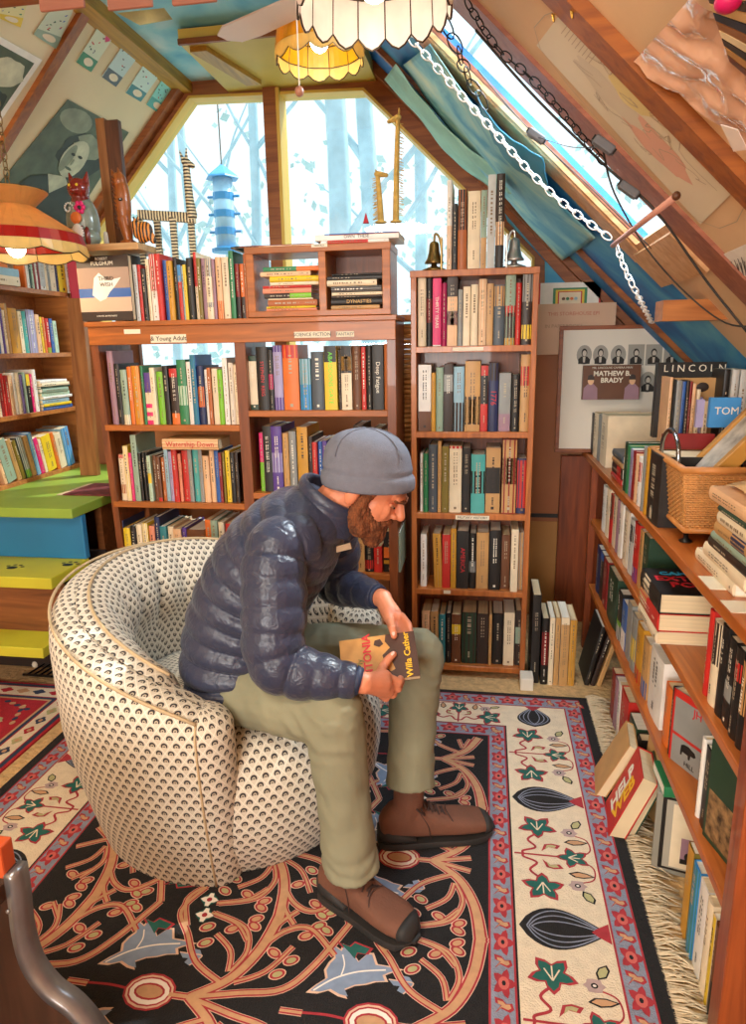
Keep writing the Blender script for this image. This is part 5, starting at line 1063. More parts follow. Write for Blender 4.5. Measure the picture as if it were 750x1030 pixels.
# reference points
TL,TR,BRt=U(341,645,Y=1.63),U(416,634.5,Y=1.66),U(429,680,Y=1.575)
e1=(TR-TL).normalized(); e2=(BRt-TR); e2=(e2-e1*e2.dot(e1)).normalized(); bn=e1.cross(-e2).normalized()
if bn.dot(CAM-TL)<0: bn=-bn
BW,BH=(TR-TL).length,(BRt-TR).length*.97
def UB(px,py,o=0): return U(px,py,pl=(bn,bn.dot(TL)))+bn*o
MID=1.71; Hc=U(371,489,Y=MID)
F=V((.80,-.05,-.60)).normalized(); UPv=(V((.60,0,.80))-F*V((.60,0,.80)).dot(F)).normalized(); S=F.cross(UPv)  # S points to -y side (camera)
if S.y>0: S=-S
HR=M((F,S,UPv)).transposed()
def hp(f,s,u): return Hc+F*f+S*s+UPv*u
S1,S2=V((-.495,1.545,.915)),V((-.44,1.90,.90)); E1,E2=U(284,664,Y=1.455),U(336,586,Y=1.98); W1,W2=U(366,687,Y=1.47),U(385,602,Y=1.82)
K1,K2=U(336,722,Y=1.455),U(418,660,Y=1.80); A1,A2=U(353,868,Y=1.44),U(412,786,Y=1.70); H1_,H2_=V((-.66,1.62,.505)),V((-.66,1.82,.505))
body=MB()
# skull, face
body.ell(hp(-.012,0,.035),(.093,.075,.098),SKIN,HR,20,14); body.ell(hp(.035,0,-.035),(.062,.060,.075),SKIN,HR,18,12); body.ell(hp(.05,0,-.075),(.045,.045,.042),SKIN,HR)
body.ell(hp(.080,0,.028),(.018,.050,.016),SKIN,HR)             # brow
body.cap(hp(.088,0,.018),hp(.112,0,-.014),.009,.013,SKIN); body.ell(hp(.106,0,-.016),(.012,.013,.010),SKIN,HR); body.ell(hp(.098,.014,-.021),(.011,.008,.008),SKIN,HR); body.ell(hp(.098,-.014,-.021),(.011,.008,.008),SKIN,HR)   # nose
for s in (1,-1):
    body.ell(hp(.062,.034*s,-.022),(.026,.014,.030),SKIN,HR)   # cheek
    body.ell(hp(-.018,.078*s,-.018),(.019,.013,.034),SKIN,HR@M.Rotation(-.2,3,'Y')); body.ell(hp(-.012,.076*s,-.042),(.010,.008,.012),SKIN,HR)   # ear
body.cap(hp(-.035,0,-.03),V((-.42,MID,.965)),.058,.060,SKIN)
body.ell(hp(.085,0,-.055),(.016,.026,.008),SKIN,HR)   # lips
# trunk, limbs under the clothes
body.limb([V((-.43,MID,.94)),V((-.52,MID,.82)),V((-.62,MID,.64)),V((-.66,MID,.53))],[.045,.08,.10,.11],SKIN)
body.limb([V((-.46,MID,.92)),S1+V((0,.03,-.01))],[.07,.05],SKIN); body.limb([V((-.46,MID,.92)),S2-V((0,.03,.01))],[.07,.05],SKIN)
body.limb([S1,E1,W1],[.045,.036,.027],SKIN); body.limb([S2,E2,W2],[.045,.036,.027],SKIN)
body.limb([H1_,K1,A1,V((A1.x,A1.y,.07))],[.07,.048,.036,.034],SKIN); body.limb([H2_,K2,A2,V((A2.x,A2.y,.07))],[.07,.048,.036,.034],SKIN)
# near (right) hand
P1=U(383,688,Y=1.515); q=V
body.cap(W1,P1,.026,.028,SKIN); body.cap(W1+bn*.004,U(388,694,Y=1.53),.024,.022,SKIN); body.cap(W1,U(386,681,Y=1.53),.022,.020,SKIN)
body.limb([U(380,684,Y=1.51),UB(386,672,.014),UB(391,664.5,.012),UB(396,659.5,.010)],[.016,.012,.0105,.009],SKIN)
for (a,b,c,d,r) in (((390,681),(401,686),(404,674),(396,668),.0098),((390,688),(400,693),(402,681),(392,674),.0100),((386,694),(395,699),(397,688),(386,680),.0096),((381,697),(388,703),(389,693),(379,685),.0086)):
    body.limb([U(*a,Y=1.535),U(*b,Y=1.548),UB(*c,-.034),UB(*d,-.034)],[r*1.12,r*1.08,r,r*.88],SKIN,10)
# far (left) hand
P2=U(394,620,Y=1.765)
body.cap(W2,P2,.025,.026,SKIN); body.cap(W2,U(400,622,Y=1.76),.022,.020,SKIN)
body.limb([U(390,617,Y=1.76),U(392.5,626,Y=1.725),UB(395,634,.014),UB(396.5,641,.010)],[.016,.0125,.011,.009],SKIN)
for (a,b,c,d,r) in (((397,624),(400,634),(401,643),(396,651),.0092),((400,624),(404,634),(405,644),(401,654),.0096),((402,622),(407.5,632),(409,642),(406,652),.0096),((404,619),(411,628),(413,638),(411,648),.0086)):
    body.limb([U(*a,Y=1.76),U(*b,Y=1.715),UB(*c,-.032),UB(*d,-.034)],[r*1.12,r*1.08,r,r*.9],SKIN,10)
bo=body.build('person'); tag(bo,'person in grey beanie, puffy navy jacket and khaki trousers sitting bent over a book','person'); remesh(bo,.0028,5,.5)
man=bo
def nail(p,n,d,s=.006):
    mb=MB(); R=frame((0,0,0),d,d.cross(n)).to_3x3(); mb.ell(p,(s*1.1,s*.8,.0014),NAIL,R,12,6); mb.build('thumb_nail',man,True)
nail(UB(395.5,660,.0195),bn,(UB(396,659)-UB(391,665)).normalized()); nail(UB(396.2,640,.0195),bn,(UB(396.5,641)-UB(395,634)).normalized())
# eyes, brows
for s in (1,-1):
    mb=MB(); mb.ell(hp(.079,.030*s,.004),(.006,.010,.004),mat('eye white','#9c7a68',.4),HR,14,8); mb.ell(hp(.0865,.030*s,.002),(.003,.004,.003),mat('iris','#2c2622',.2),HR,10,6); e=mb.build('eye',man,True)
    mb=MB(); mb.cap(hp(.083,.018*s,.008),hp(.075,.042*s,.007),.0058,.0045,SKIN); mb.build('eyelid',man,True)
    mb=MB(); mb.limb([hp(.098,.012*s,.024),hp(.095,.030*s,.028),hp(.080,.048*s,.022)],[.0055,.0055,.004],BRD); mb.build('eyebrow',man,True)
# beard
mb=MB()
mb.ell(hp(.062,0,-.080),(.048,.050,.042),BRD,HR); mb.ell(hp(.080,0,-.092),(.034,.036,.034),BRD,HR); mb.ell(hp(.086,0,-.106),(.028,.028,.026),BRD,HR)
for s in (1,-1):
    mb.limb([hp(.018,.062*s,.012),hp(.012,.064*s,-.025),hp(.020,.058*s,-.06),hp(.045,.042*s,-.085)],[.013,.018,.024,.032],BRD); mb.limb([hp(.098,.004*s,-.040),hp(.088,.024*s,-.048),hp(.07,.036*s,-.066)],[.009,.012,.02],BRD)
    mb.limb([hp(.022,.060*s,-.035),hp(.048,.047*s,-.052),hp(.080,.028*s,-.056),hp(.094,.008*s,-.048)],[.014,.015,.013,.009],BRD); mb.ell(hp(-.035,.066*s,.006),(.03,.008,.02),BRD,HR)
b=mb.build('beard',man); remesh(b,.003,2,.5)
me=b.data
for v in me.vertices:
    n=mnoise.noise(v.co*95)*.003+mnoise.noise(v.co*260)*.003; v.co+=v.normal*n
me.update()
mb=MB(); mb.limb([hp(-.055,.062,.0),hp(-.09,.04,-.02),hp(-.098,0,-.03),hp(-.09,-.04,-.02),hp(-.055,-.062,.0)],[.012,.016,.018,.016,.012],BRD); mb.build('hair',man,True)
# beanie
hd=V((1,-.02,-.07)).normalized(); hu=V((.07,0,1)); hu=(hu-hd*hu.dot(hd)).normalized(); hs=hd.cross(hu); Rh=M((hd,hs,hu)).transposed(); Hb=U(370,491,Y=MID)
mb=MB(); R_=[]; n=36
pf=[(.97,.0),(1.02,.006),(1.035,.018),(1.04,.032),(1.01,.041),(.955,.044),(.975,.051),(.99,.06),(.965,.066),(.95,.088),(.87,.111),(.74,.129),(.56,.142),(.35,.150),(.15,.1535),(.01,.1545)]
for r,z in pf:
    ring=[]
    for k in range(n):
        a=2*PI*k/n; s=1-.02*abs(math.sin(a*2))**6*(z>.06); off=-.012*(z/.15); ring.append(Hb+Rh@V((math.cos(a)*.119*r*s+off,math.sin(a)*.098*r*s,z)))
    R_.append(ring)
mb.rings(R_,HATM,True); hat=mb.build('beanie',man,True,sub=1)
for a0 in (.55,-.55,2.2,-2.2):
    L=[]
    for r,z in pf[9:]: L.append(Hb+Rh@V((math.cos(a0)*.119*r-.012*(z/.15),math.sin(a0)*.098*r,z+.0005)))
    m2=MB(); m2.tube(L,.0016,HATM,5); m2.build('seam',hat,True)
# jacket
jk=MB()
def sect(path,hd_,hw_,pitch,amp,n=36,ph=0):
    P_=smoothline(path,14); m_=len(path)-1; s=0; R=[]; prev=None
    for i,p in enumerate(P_):
        t=i/14; k=min(int(t),m_-1); f=t-k; f=f*f*(3-2*f) if False else f
        h1=hd_[k]*(1-f)+hd_[k+1]*f; w1=hw_[k]*(1-f)+hw_[k+1]*f
        if prev is not None: s+=(p-prev).length
        prev=p; tg=(P_[min(i+1,len(P_)-1)]-P_[max(i-1,0)]).normalized()
        g=1-amp*(1-abs(math.sin(PI*(s/pitch)+ph))**.32)
        yv=V((0,1,0)); yv=(yv-tg*yv.dot(tg)).normalized(); xv=yv.cross(tg); 
        ring=[]
        for j in range(n):
            a=2*PI*j/n; c,s_=math.cos(a),math.sin(a); c=math.copysign(abs(c)**.85,c); s_=math.copysign(abs(s_)**.85,s_); wob=1+.012*mnoise.noise(V((p.x*9+c*2,p.z*14,s_*2)))
            ring.append(p+xv*c*h1*g*wob+yv*s_*w1*g*wob)
        R.append(ring)
    return R
path=[V((-.655,MID,.485)),V((-.665,MID,.56)),V((-.645,MID,.67)),V((-.60,MID,.775)),V((-.54,MID,.865)),V((-.48,MID,.93)),V((-.435,MID,.975)),V((-.405,MID,1.01))]
jk.rings(sect(path,[.150,.160,.156,.154,.150,.134,.100,.070],[.20,.205,.195,.20,.205,.195,.15,.082],.056,.13),JK)
def sleeve(pts,rs,pitch,amp=.17,n=26):
    P_=smoothline(pts,16); m_=len(pts)-1; R=[]; s=0; prev=None; up=V((0,0,1)); rad=[]
    for i,p in enumerate(P_):
        t=i/16; k=min(int(t),m_-1); f=t-k; r=rs[k]*(1-f)+rs[k+1]*f
        if prev is not None: s+=(p-prev).length
        prev=p; rad.append(r*(1-amp*(1-abs(math.sin(PI*s/pitch))**.32)))
    jk.tube(P_,rad,JK,n)
sleeve([S1+V((.06,.07,.02)),S1+V((0,0,.005)),(S1+E1)/2+V((-.01,-.012,0)),E1+V((-.012,0,-.004)),(E1+W1)/2+V((0,-.004,-.012)),W1+(E1-W1)*.10],[.070,.080,.082,.075,.058,.039],.058)
sleeve([S2+V((.04,-.07,.02)),S2,(S2+E2)/2+V((.01,.02,-.01)),E2,(E2+W2)/2,W2+(E2-W2)*.10],[.070,.074,.072,.066,.054,.038],.058)
jo=jk.build('jacket',man); remesh(jo,.0034,1,.2)
# cuffs, collar, zip guard, hem
for a,b,r in ((E1,W1,.037),(E2,W2,.036)):
    mb=MB(); d=(b-a).normalized(); c=b-(b-a)*.10; mb.tube([c-d*.004,c+d*.012],[r,r*.9],mat('dark blue cuff binding','#27304a',.6),20,cap=False); 
    o=mb.build('cuff',jo,True); o.modifiers.new('s','SOLIDIFY').thickness=-.006; bake(o)
cu=V((.42,0,.90)).normalized(); cd=V((.90,0,-.42)); cc=V((-.425,MID,.985)); mb=MB(); R_=[]
for (r,z) in ((.098,-.015),(.092,.005),(.090,.02),(.083,.030),(.088,.042),(.086,.056),(.078,.064),(.070,.062),(.070,.045),(.068,.02),(.066,-.015)):
    ring=[]
    for k in range(33):
        a=.32+(2*PI-.64)*k/32; ring.append(cc+cd*(math.cos(a)*r*1.08+.012)+V((0,1,0))*math.sin(a)*r+cu*(z-.012*math.cos(a)))
    R_.append(ring)
g=[p for r in R_ for p in r]; mb.add(g,[(i*33+j,i*33+j+1,(i+1)*33+j+1,(i+1)*33+j) for i in range(10) for j in range(32)]+[tuple(i*33 for i in range(11)),tuple(i*33+32 for i in range(10,-1,-1))],JK); mb.build('collar',jo,True,sub=1)
ZIP=mat('tan zip guard','#a98f72',.7); a=U(338,550,Y=1.64); b=U(352,546,Y=1.655); mb=MB(); mb.slab([a,b,b+V((.004,0,-.016)),a+V((0,0,-.016))],(0,.006,0),ZIP); mb.build('zip_guard',jo,bevel=.001)
mb=MB(); mb.ell(V((-.655,MID,.475)),(.145,.19,.035),LITHEM,None,24,8); mb.build('blue_lit_hem',man,True)  # cool light on the jacket's bottom edge, put in as blue colour
# trousers
tr=MB(); tr.ell(V((-.67,MID,.49)),(.145,.175,.085),PANT,None,20,12)
tr.limb([H1_,(H1_+K1)/2+V((0,0,.008)),K1],[.095,.090,.078],PANT,18); tr.limb([H2_,(H2_+K2)/2+V((0,0,.008)),K2],[.095,.090,.082],PANT,18)
def cuffleg(K,A,r): 
    d=(A-K).normalized(); P_=[K+d*i*(A-K).length/14 for i in range(15)]; rad=[]
    for i in range(15):
        t=i/14; rad.append(r[0]*(1-t)+r[1]*t+.0012*math.sin(i*1.9)*(.5+t)-.007*math.sin(PI*t))
    tr.tube(P_,rad,PANT,24)
D1=V((A1.x,A1.y,A1.z-.0)); cuffleg(K1,A1+V((.0,0,-.015)),(.077,.070)); cuffleg(K2,A2+V((.0,0,-.01)),(.081,.070))
to=tr.build('trousers',man); remesh(to,.005,3,.5)
for v in to.data.vertices:
    c=v.co; dk=min((c-K1).length,(c-K2).length); w_=max(0,1-dk/.16); n=mnoise.noise(V((c.x*11,c.y*11,c.z*16)))*.005+mnoise.noise(V((c.x*30+c.z*22,c.y*18,c.z*12-c.x*18)))*.0035+w_*.004*math.sin(c.z*120+c.x*60+4*mnoise.noise(c*12)); lo=max(0,1-abs(c.z-.13)/.09)*.003*math.sin(c.z*150+5*mnoise.noise(c*14)); v.co+=v.normal*(n+lo)
to.data.update()
# boots
def boot(Hp,Tp,A):
    d=(Tp-Hp); L=d.length+.01; d.normalize(); T=M.Translation(Hp)@M(((d.x,-d.y,0,0),(d.y,d.x,0,0),(0,0,1,0),(0,0,0,1)))
    sec=[(0,.020,.085),(.03,.030,.10),(.10,.036,.125),(.22,.039,.135),(.34,.040,.122),(.46,.042,.100),(.58,.046,.084),(.70,.050,.075),(.82,.050,.068),(.91,.044,.060),(.97,.032,.050),(1.0,.014,.036)]
    def half(x0,sc=1,dz=0,lo=.02):
        R=[]
        for x,w,z in sec:
            if x<x0: continue
            ring=[]
            for k in range(20):
                a=2*PI*k/20; c,s=math.cos(a),math.sin(a); zc=(lo+z)/2; ring.append(V((x*L,math.copysign(abs(c)**.7,c)*w*sc,zc+math.copysign(abs(s)**.75,s)*(z-lo)/2*sc+dz)))
            R.append(ring)
        return R
    mb=MB(); mb.T=T; mb.rings(half(0),LEA); la=T.inverted()@V((A.x,A.y,A.z)); mb.limb([V((.075,0,.07)),V((.085,0,.13)),V((la.x,la.y,max(.17,la.z+.02)))],[.040,.043,.046],LEA,18)
    o=mb.build('boot',man); remesh(o,.004,3,.5)
    mb=MB(); mb.T=T; mb.rings([[p for p in r] for r in half(.90,1.05,.0,.016)],RUB); mb.build('toe_cap',o,True)
    mb=MB(); mb.T=T; hr=[]
    for x,w,z in ((-.004,.022,.06),(.02,.036,.062),(.06,.0405,.048),(.10,.0415,.035)):
        ring=[]
        for k in range(16): a=2*PI*k/16; c,s=math.cos(a),math.sin(a); ring.append(V((x,math.copysign(abs(c)**.6,c)*w,(.016+z)/2+math.copysign(abs(s)**.6,s)*(z-.016)/2)))
        hr.append(ring)
    mb.rings(hr,RUB); mb.build('heel_guard',o,True)
    # sole
    out=[]
    xs=[-.006]+[s[0]*L for s in sec]+[L+.008]; ws=[.015]+[s[1]*1.08+.002 for s in sec]+[.012]
    out=[(x,w) for x,w in zip(xs,ws)]+[(x,-w) for x,w in reversed(list(zip(xs,ws)))]
    mb=MB(); mb.T=T; lo=[(x,y,.0) for x,y in out]; n=len(out)
    R=[[V((x,y*.97,.0005+(.012 if x>L*.93 else 0))) for x,y in out],[V((x,y,.012+(.006 if x>L*.93 else 0))) for x,y in out],[V((x,y*.98,.020)) for x,y in out]]; mb.rings(R,RUB); mb.build('sole',o)
    mb=MB(); mb.T=T; zt_=lambda x:.135-(x/L-.22)*.19
    for i in range(5):
        x=L*(.30+.055*i); z=zt_(x)+.010; s=1 if i%2 else -1
        mb.tube(smoothline([V((x,-.024,z-.008)),V((x+.008,0,z+.004)),V((x+.014,.024,z-.008))],3),.0032,LACE,5); mb.tube(smoothline([V((x,.024,z-.008)),V((x+.008,0,z+.005)),V((x+.014,-.024,z-.008))],3),.0026,LACE,5)
    for s in (1,-1): mb.tube(smoothline([V((L*.30,0,zt_(L*.3)+.008)),V((L*.30-.01,.03*s,zt_(L*.3)+.016)),V((L*.30+.02,.05*s,zt_(L*.3)-.006)),V((L*.33,.02*s,zt_(L*.3)+.006))],5),.0028,LACE,5)
    mb.build('laces',o,True)
    mb=MB(); mb.T=T
    for i in range(4):
        for s in (1,-1): x=L*(.30+.065*i); mb.ell(V((x,.027*s,zt_(x)-.008)),(.005,.004,.005),EYEL,None,8,6)
    mb.build('eyelets',o,True)
    mb=MB(); mb.T=T
    mb.tube(smoothline([V((L*.42,-.0435,.03)),V((L*.40,-.042,.07)),V((L*.34,-.034,.105))],4),.0014,LACE,5); mb.tube(smoothline([V((L*.66,-.047,.05)),V((L*.60,-.03,.083)),V((L*.58,0,.09)),V((L*.60,.03,.083))],4),.0014,LACE,5); mb.build('stitching',o,True)
    return o
boot(V((-.395,1.478,.0125)),V((-.148,1.352,.0125)),A1); boot(V((-.275,1.672,.0125)),V((.032,1.772,.0125)),A2)
# the book being read
t=thing('held_book','worn paperback with sepia cover held open-palmed by the seated person','book'); 
t.matrix_world=frame(TL+e2*BH,e1,-e2); 
w,h=BW,BH; mb=MB(); CV=mat('golden brown cover print','#c98f4a',.45,.35,9); CV2=mat('dark sepia cover print','#4a2a1c',.45,.3,14)
mb.box(0,w,0,h,-.0012,0,CV); mb.box(0,w,0,h,-.022,-.0208,CV2); mb.box(0,w,h-.0012,h,-.0208,-.0012,CV); mb.build('cover',t)
mb=MB(); mb.poly([(w*x,h*y,.0004) for x,y in ((.52,0),(1,0),(1,1),(.62,1),(.60,.85),(.66,.7),(.55,.55),(.58,.35),(.48,.2))],CV2)
mb.poly([(w*x,h*y,.0008) for x,y in ((.56,.30),(.64,.18),(.70,.22),(.66,.42),(.60,.5))],CV); mb.poly([(w*x,h*y,.0008) for x,y in ((.45,.8),(.52,.74),(.58,.8),(.54,.92),(.47,.9))],CV2); mb.build('cover_picture',t)
mb=MB(); mb.box(.001,w-.001,.001,h-.002,-.0208,-.0012,PAGES); mb.build('page_block',t)
text('Antonia',.0,INKR,t,(0,0,0)) if False else None
o=text('ANTONIA',.030,INKR,t,(0,0,0),Mx=M.Translation((w*.36,h*.5,.0012))@M.Rotation(PI/2,4,'Z'),name='title',bold=.0006)
o=text('My',.022,mat('olive lettering','#6b6a2c',.5),t,(0,0,0),Mx=M.Translation((w*.25,h*.42,.0012))@M.Rotation(PI/2,4,'Z'),name='title')
o=text('Willa Cather',.023,mat('yellow lettering','#f0b81f',.5),t,(0,0,0),Mx=M.Translation((w*.88,h*.5,.0014))@M.Rotation(PI/2,4,'Z'),name='author_name',bold=.0004)
# ================================================================ LAMPS
CAME=mat('dark lead came','#3a2c1c',.5,metal=.6)
def glassmat(name,hx,es,tr=.5):
    m=bpy.data.materials.new(name); m.use_nodes=True; nt=m.node_tree; b=nt.nodes['Principled BSDF']; b.inputs['Base Color'].default_value=lin(hx); b.inputs['Roughness'].default_value=.3
    tl=nt.nodes.new('ShaderNodeBsdfTranslucent'); tl.inputs[0].default_value=lin(hx); mx=nt.nodes.new('ShaderNodeMixShader'); mx.inputs[0].default_value=tr
    nt.links.new(b.outputs[0],mx.inputs[1]); nt.links.new(tl.outputs[0],mx.inputs[2]); nt.links.new(mx.outputs[0],nt.nodes['Material Output'].inputs[0])
    n=nt.nodes.new('ShaderNodeTexNoise'); n.inputs['Scale'].default_value=25; r=nt.nodes.new('ShaderNodeValToRGB'); c=lin(hx); r.color_ramp.elements[0].color=tuple(v*.7 for v in c[:3])+(1,); r.color_ramp.elements[1].color=c
    tc=nt.nodes.new('ShaderNodeTexCoord'); nt.links.new(tc.outputs['Object'],n.inputs['Vector']); nt.links.new(n.outputs['Fac'],r.inputs[0]); nt.links.new(r.outputs[0],b.inputs['Base Color']); nt.links.new(r.outputs[0],tl.inputs[0])
    return m
GCR=glassmat('cream shade glass','#f3e2d6',0); GYE=glassmat('amber shade glass','#e2ae1e',0); GLY=glassmat('pale amber shade glass','#f0d48a',0); GRE=glassmat('red shade glass','#c02414',0); GPE=glassmat('peach shade glass','#f2b76a',0)
BULB=mat('glowing bulb','#fff6e0',.3,emit='#fff0cf',es=14)
def lamp(name,label,c,prof,n,mats_,scal,bulb_e,top,colr,chain=None,bulbz=.02):
    """prof: list of (r,z) from the top down; n panels; mats_ per band; scalloped lower rim"""
    t=thing(name,label,'lamp',c); sh=None
    mb=MB()
    for b in range(len(prof)-1):
        (r0,z0),(r1,z1)=prof[b],prof[b+1]
        for k in range(n):
            m=mats_[b] if not isinstance(mats_[b],(tuple,list)) else mats_[b][k%len(mats_[b])]
            a0,a1=2*PI*k/n,2*PI*(k+1)/n; last=b==len(prof)-2; q=4
            for j in range(q):
                f0,f1=j/q,(j+1)/q; aa,ab=a0+(a1-a0)*f0,a0+(a1-a0)*f1
                s0=-scal*math.sin(PI*f0) if last else 0; s1=-scal*math.sin(PI*f1) if last else 0
                mb.poly([(r0*math.cos(aa),r0*math.sin(aa),z0),(r0*math.cos(ab),r0*math.sin(ab),z0),(r1*math.cos(ab),r1*math.sin(ab),z1+s1),(r1*math.cos(aa),r1*math.sin(aa),z1+s0)],m)
    o=mb.build('shade',t); o.modifiers.new('s','SOLIDIFY').thickness=.003; bake(o)
    mb=MB()
    for k in range(n): a=2*PI*k/n; mb.tube([(r*math.cos(a)*1.005,r*math.sin(a)*1.005,z) for r,z in prof],.002,CAME,5)
    for i,(r,z) in enumerate(prof[:-1]): mb.tube([(r*math.cos(2*PI*k/n/1)*1.005,r*math.sin(2*PI*k/n)*1.005,z) for k in range(n)],.002,CAME,5,closed=True)
    r,z=prof[-1]; mb.tube([(r*math.cos(2*PI*(k/4)/n),r*math.sin(2*PI*(k/4)/n),z-scal*math.sin(PI*((k%4)/4))) for k in range(4*n)],.0022,CAME,5,closed=True); mb.build('leading',o)
    mb=MB(); mb.ell((0,0,bulbz),(.035,.035,.045),BULB); mb.build('bulb',t,True)
    mb=MB(); mb.lathe([(.02,bulbz+.035),(.024,bulbz+.08),(.012,prof[0][1]+.015),(.003,prof[0][1]+.02)],mat('brass','#b58a3c',.3,metal=1),12); mb.build('socket',t,True)
    l=bpy.data.lights.new('bulb_light','POINT'); l.energy=bulb_e; l.color=colr; l.shadow_soft_size=.04; lo=bpy.data.objects.new('bulb_light',l); COL.objects.link(lo); lo.parent=t; lo.location=(0,0,bulbz-.06)
    h=top-c[2]; 
    if chain: links(chain,[(0,0,prof[0][1]+.015),(0,0,h)],t)
    else: mb=MB(); mb.tube([(0,0,prof[0][1]+.01),(0,0,h)],.004,CAME,6); mb.build('hanging_rod',t,True)
    return t
def links(m,pts,parent=None,ln=.03,w=.010,r=.0022,name='chain',sag=0):
    P_=[V(p) for p in pts]; L=0; seg=[]
    for a,b in zip(P_,P_[1:]): seg.append((L,a,b)); L+=(b-a).length
    mb=MB(); s=0; k=0
    while s+ln<=L:
        for (l0,a,b) in reversed(seg):
            if l0<=s+ln/2: break
        d=(b-a).normalized(); c=a+d*(s+ln/2-l0); x=d.cross(V((0,0,1))); 
        if x.length<.1: x=V((1,0,0))
        x.normalize(); y=d.cross(x); wv=(x if k%2 else y)
        ring=[c+d*math.cos(2*PI*j/12)*ln*.62+wv*math.sin(2*PI*j/12)*w for j in range(12)]; mb.tube(ring,r,m,5,closed=True); s+=ln*.92; k+=1
    return mb.build(name,parent,True)
c=U(376,-24,Y=1.5); R0=abs(U(452,18,Y=1.5).x-U(300,20,Y=1.5).x)/2
lamp('hanging_lamp','large cream stained-glass lamp at the top edge, nearest hanging shade',(c.x,1.5,c.z),[(.03,.12),(.10,.095),(R0*.97,.02),(R0,-.05)],16,[GCR,GCR,GCR],.022,1.6,zr(-.2)-.05 if False else 2.3,(1,.92,.84),bulbz=.0)
c=U(321,40,Y=2.6); R0=abs(U(364,60,Y=2.6).x-U(278,60,Y=2.6).x)/2
lamp('hanging_lamp','small amber stained-glass lamp hanging before the gable window',(c.x,2.6,c.z),[(.04,.115),(R0*.62,.095),(R0*.93,.03),(R0,-.035),(R0*.985,-.06)],12,[GYE,GYE,GYE,GLY],.02,2.5,2.66,(1,.8,.5),bulbz=.005)
c=U(15,240,Y=2.35); R0=abs(U(78,245,Y=2.35).x-c.x)
tl=lamp('hanging_lamp','peach and red panelled lamp hanging over the pine bookcase',(c.x,2.35,c.z),[(R0*.52,.155),(R0*.30,.105),(R0*.34,.10),(R0*.93,.01),(R0*.97,-.025),(R0,-.05)],10,[GPE,GPE,GPE,[GRE,GRE],GLY],.014,3,zl(c.x)-.02,(1,.75,.45),chain=mat('old brass chain','#7d6136',.4,metal=.8),bulbz=-.02)
# fan with pull cord
WHB=mat('white fan blade','#f0ddd2',.5); t=thing('ceiling_fan','white ceiling fan whose blade tip shows left of the big lamp','fan',(0,0,2.40))
mb=MB(); mb.lathe([(.001,.0),(.05,.005),(.075,.03),(.075,.08),(.03,.10),(.012,.11),(.012,.26)],WHB,20); mb.build('motor',t,True)
a=U(226,40,Z=2.41); b=U(345,-15,Z=2.41); t.location=(b.x,b.y,2.40); FL=(a-b).length/.57
for k in range(4):
    an=math.atan2(a.y-b.y,a.x-b.x)+k*PI/2; mb=MB(); R=M.Rotation(an,4,'Z')@M.Diagonal((FL,1.15,1,1)); mb.T=R; P_=[(.08,-.03),(.2,-.05),(.45,-.055),(.54,-.045),(.57,-.01),(.565,.03),(.5,.055),(.2,.045),(.08,.03)]; mb.slab([(x,y,.01) for x,y in P_],(0,0,.006),WHB); mb.build('blade',t,bevel=.001)
p=U(301,92,Y=1.95); q_=U(301,15,Y=1.95); t=thing('pull_cord','thin pull cord ending in a wooden ball, left of the amber lamp','cord',p); mb=MB(); mb.tube([(0,0,.01),(0,0,2.66-p.z)],.0018,mat('pale cord','#d9cbb5',.7),5); mb.build('cord',t); mb=MB(); mb.ell((0,0,0),(.012,.012,.013),mat('wooden ball','#a9745a',.4),None,14,10); mb.build('ball',t,True)
# ================================================================ FIGURES ON THE SHELVES
def fig(name,label,cat,loc,rz=0): return thing(name,label,cat,loc,(0,0,rz))
# cat figurine
a=U(86,245,Y=2.70); t=fig('cat_figurine','painted seated cat figurine with red head and flowered grey body','figurine',(a.x,2.70,PLZ)); t.scale=(1.2,1.2,1.25)
GB=mat('grey-green painted glaze','#8c9483',.3,.3,30,coat=.4); RB=mat('dark red glaze','#7c2216',.25,.2,12,coat=.5)
mb=MB(); mb.ell((0,0,.075),(.055,.045,.085),GB,None,24,16); mb.ell((0,-.01,.03),(.058,.05,.035),GB); o=mb.build('body',t); remesh(o,.003,3)
mb=MB(); mb.ell((.0,-.008,.175),(.036,.034,.034),RB); mb.cap((-.022,0,.19),(-.032,0,.225),.014,.003,RB); mb.cap((.022,0,.19),(.032,0,.225),.014,.003,RB); mb.cap((0,0,.13),(0,-.004,.17),.034,.026,RB); mb.ell((0,-.04,.166),(.014,.01,.010),RB); o=mb.build('head',t); remesh(o,.0025,3)
mb=MB(); [mb.ell((.013*s_,-.038,.182),(.005,.003,.0045),PM['yl'],None,10,6) for s_ in (1,-1)]; mb.build('eyes',t,True)
mb=MB()
for k in range(6): mb.ell((.018+.013*math.cos(k*PI/3),-.043,.115+.013*math.sin(k*PI/3)),(.008,.004,.008),PM['pk'],None,8,6)
mb.ell((.018,-.046,.115),(.006,.003,.006),PM['bk'],None,8,6); mb.ell((.005,-.049,.085),(.02,.004,.018),PM['og'],None,12,6); mb.ell((-.042,-.030,.035),(.018,.014,.026),PM['tl'],None,12,6); mb.ell((.008,-.052,.04),(.022,.006,.028),PM['wh'],None,12,6); mb.ell((.035,-.042,.03),(.01,.010,.03),RB,None,12,6)
for k in range(14): an=k*.5; r=.018-.001*k; mb.ell((-.024+r*math.cos(an),-.040,.115+r*math.sin(an)),(.0035,.003,.0035),PM['wh'],None,6,4)
mb.build('painted_flowers',t,True)
mb=MB(); [mb.tube([(-.026,-.047,z),(.03+.0,-.054,z+.002)],.0012,RB,4) for z in (.025,.033,.041,.049,.057)]; mb.build('painted_stripes',t,True)
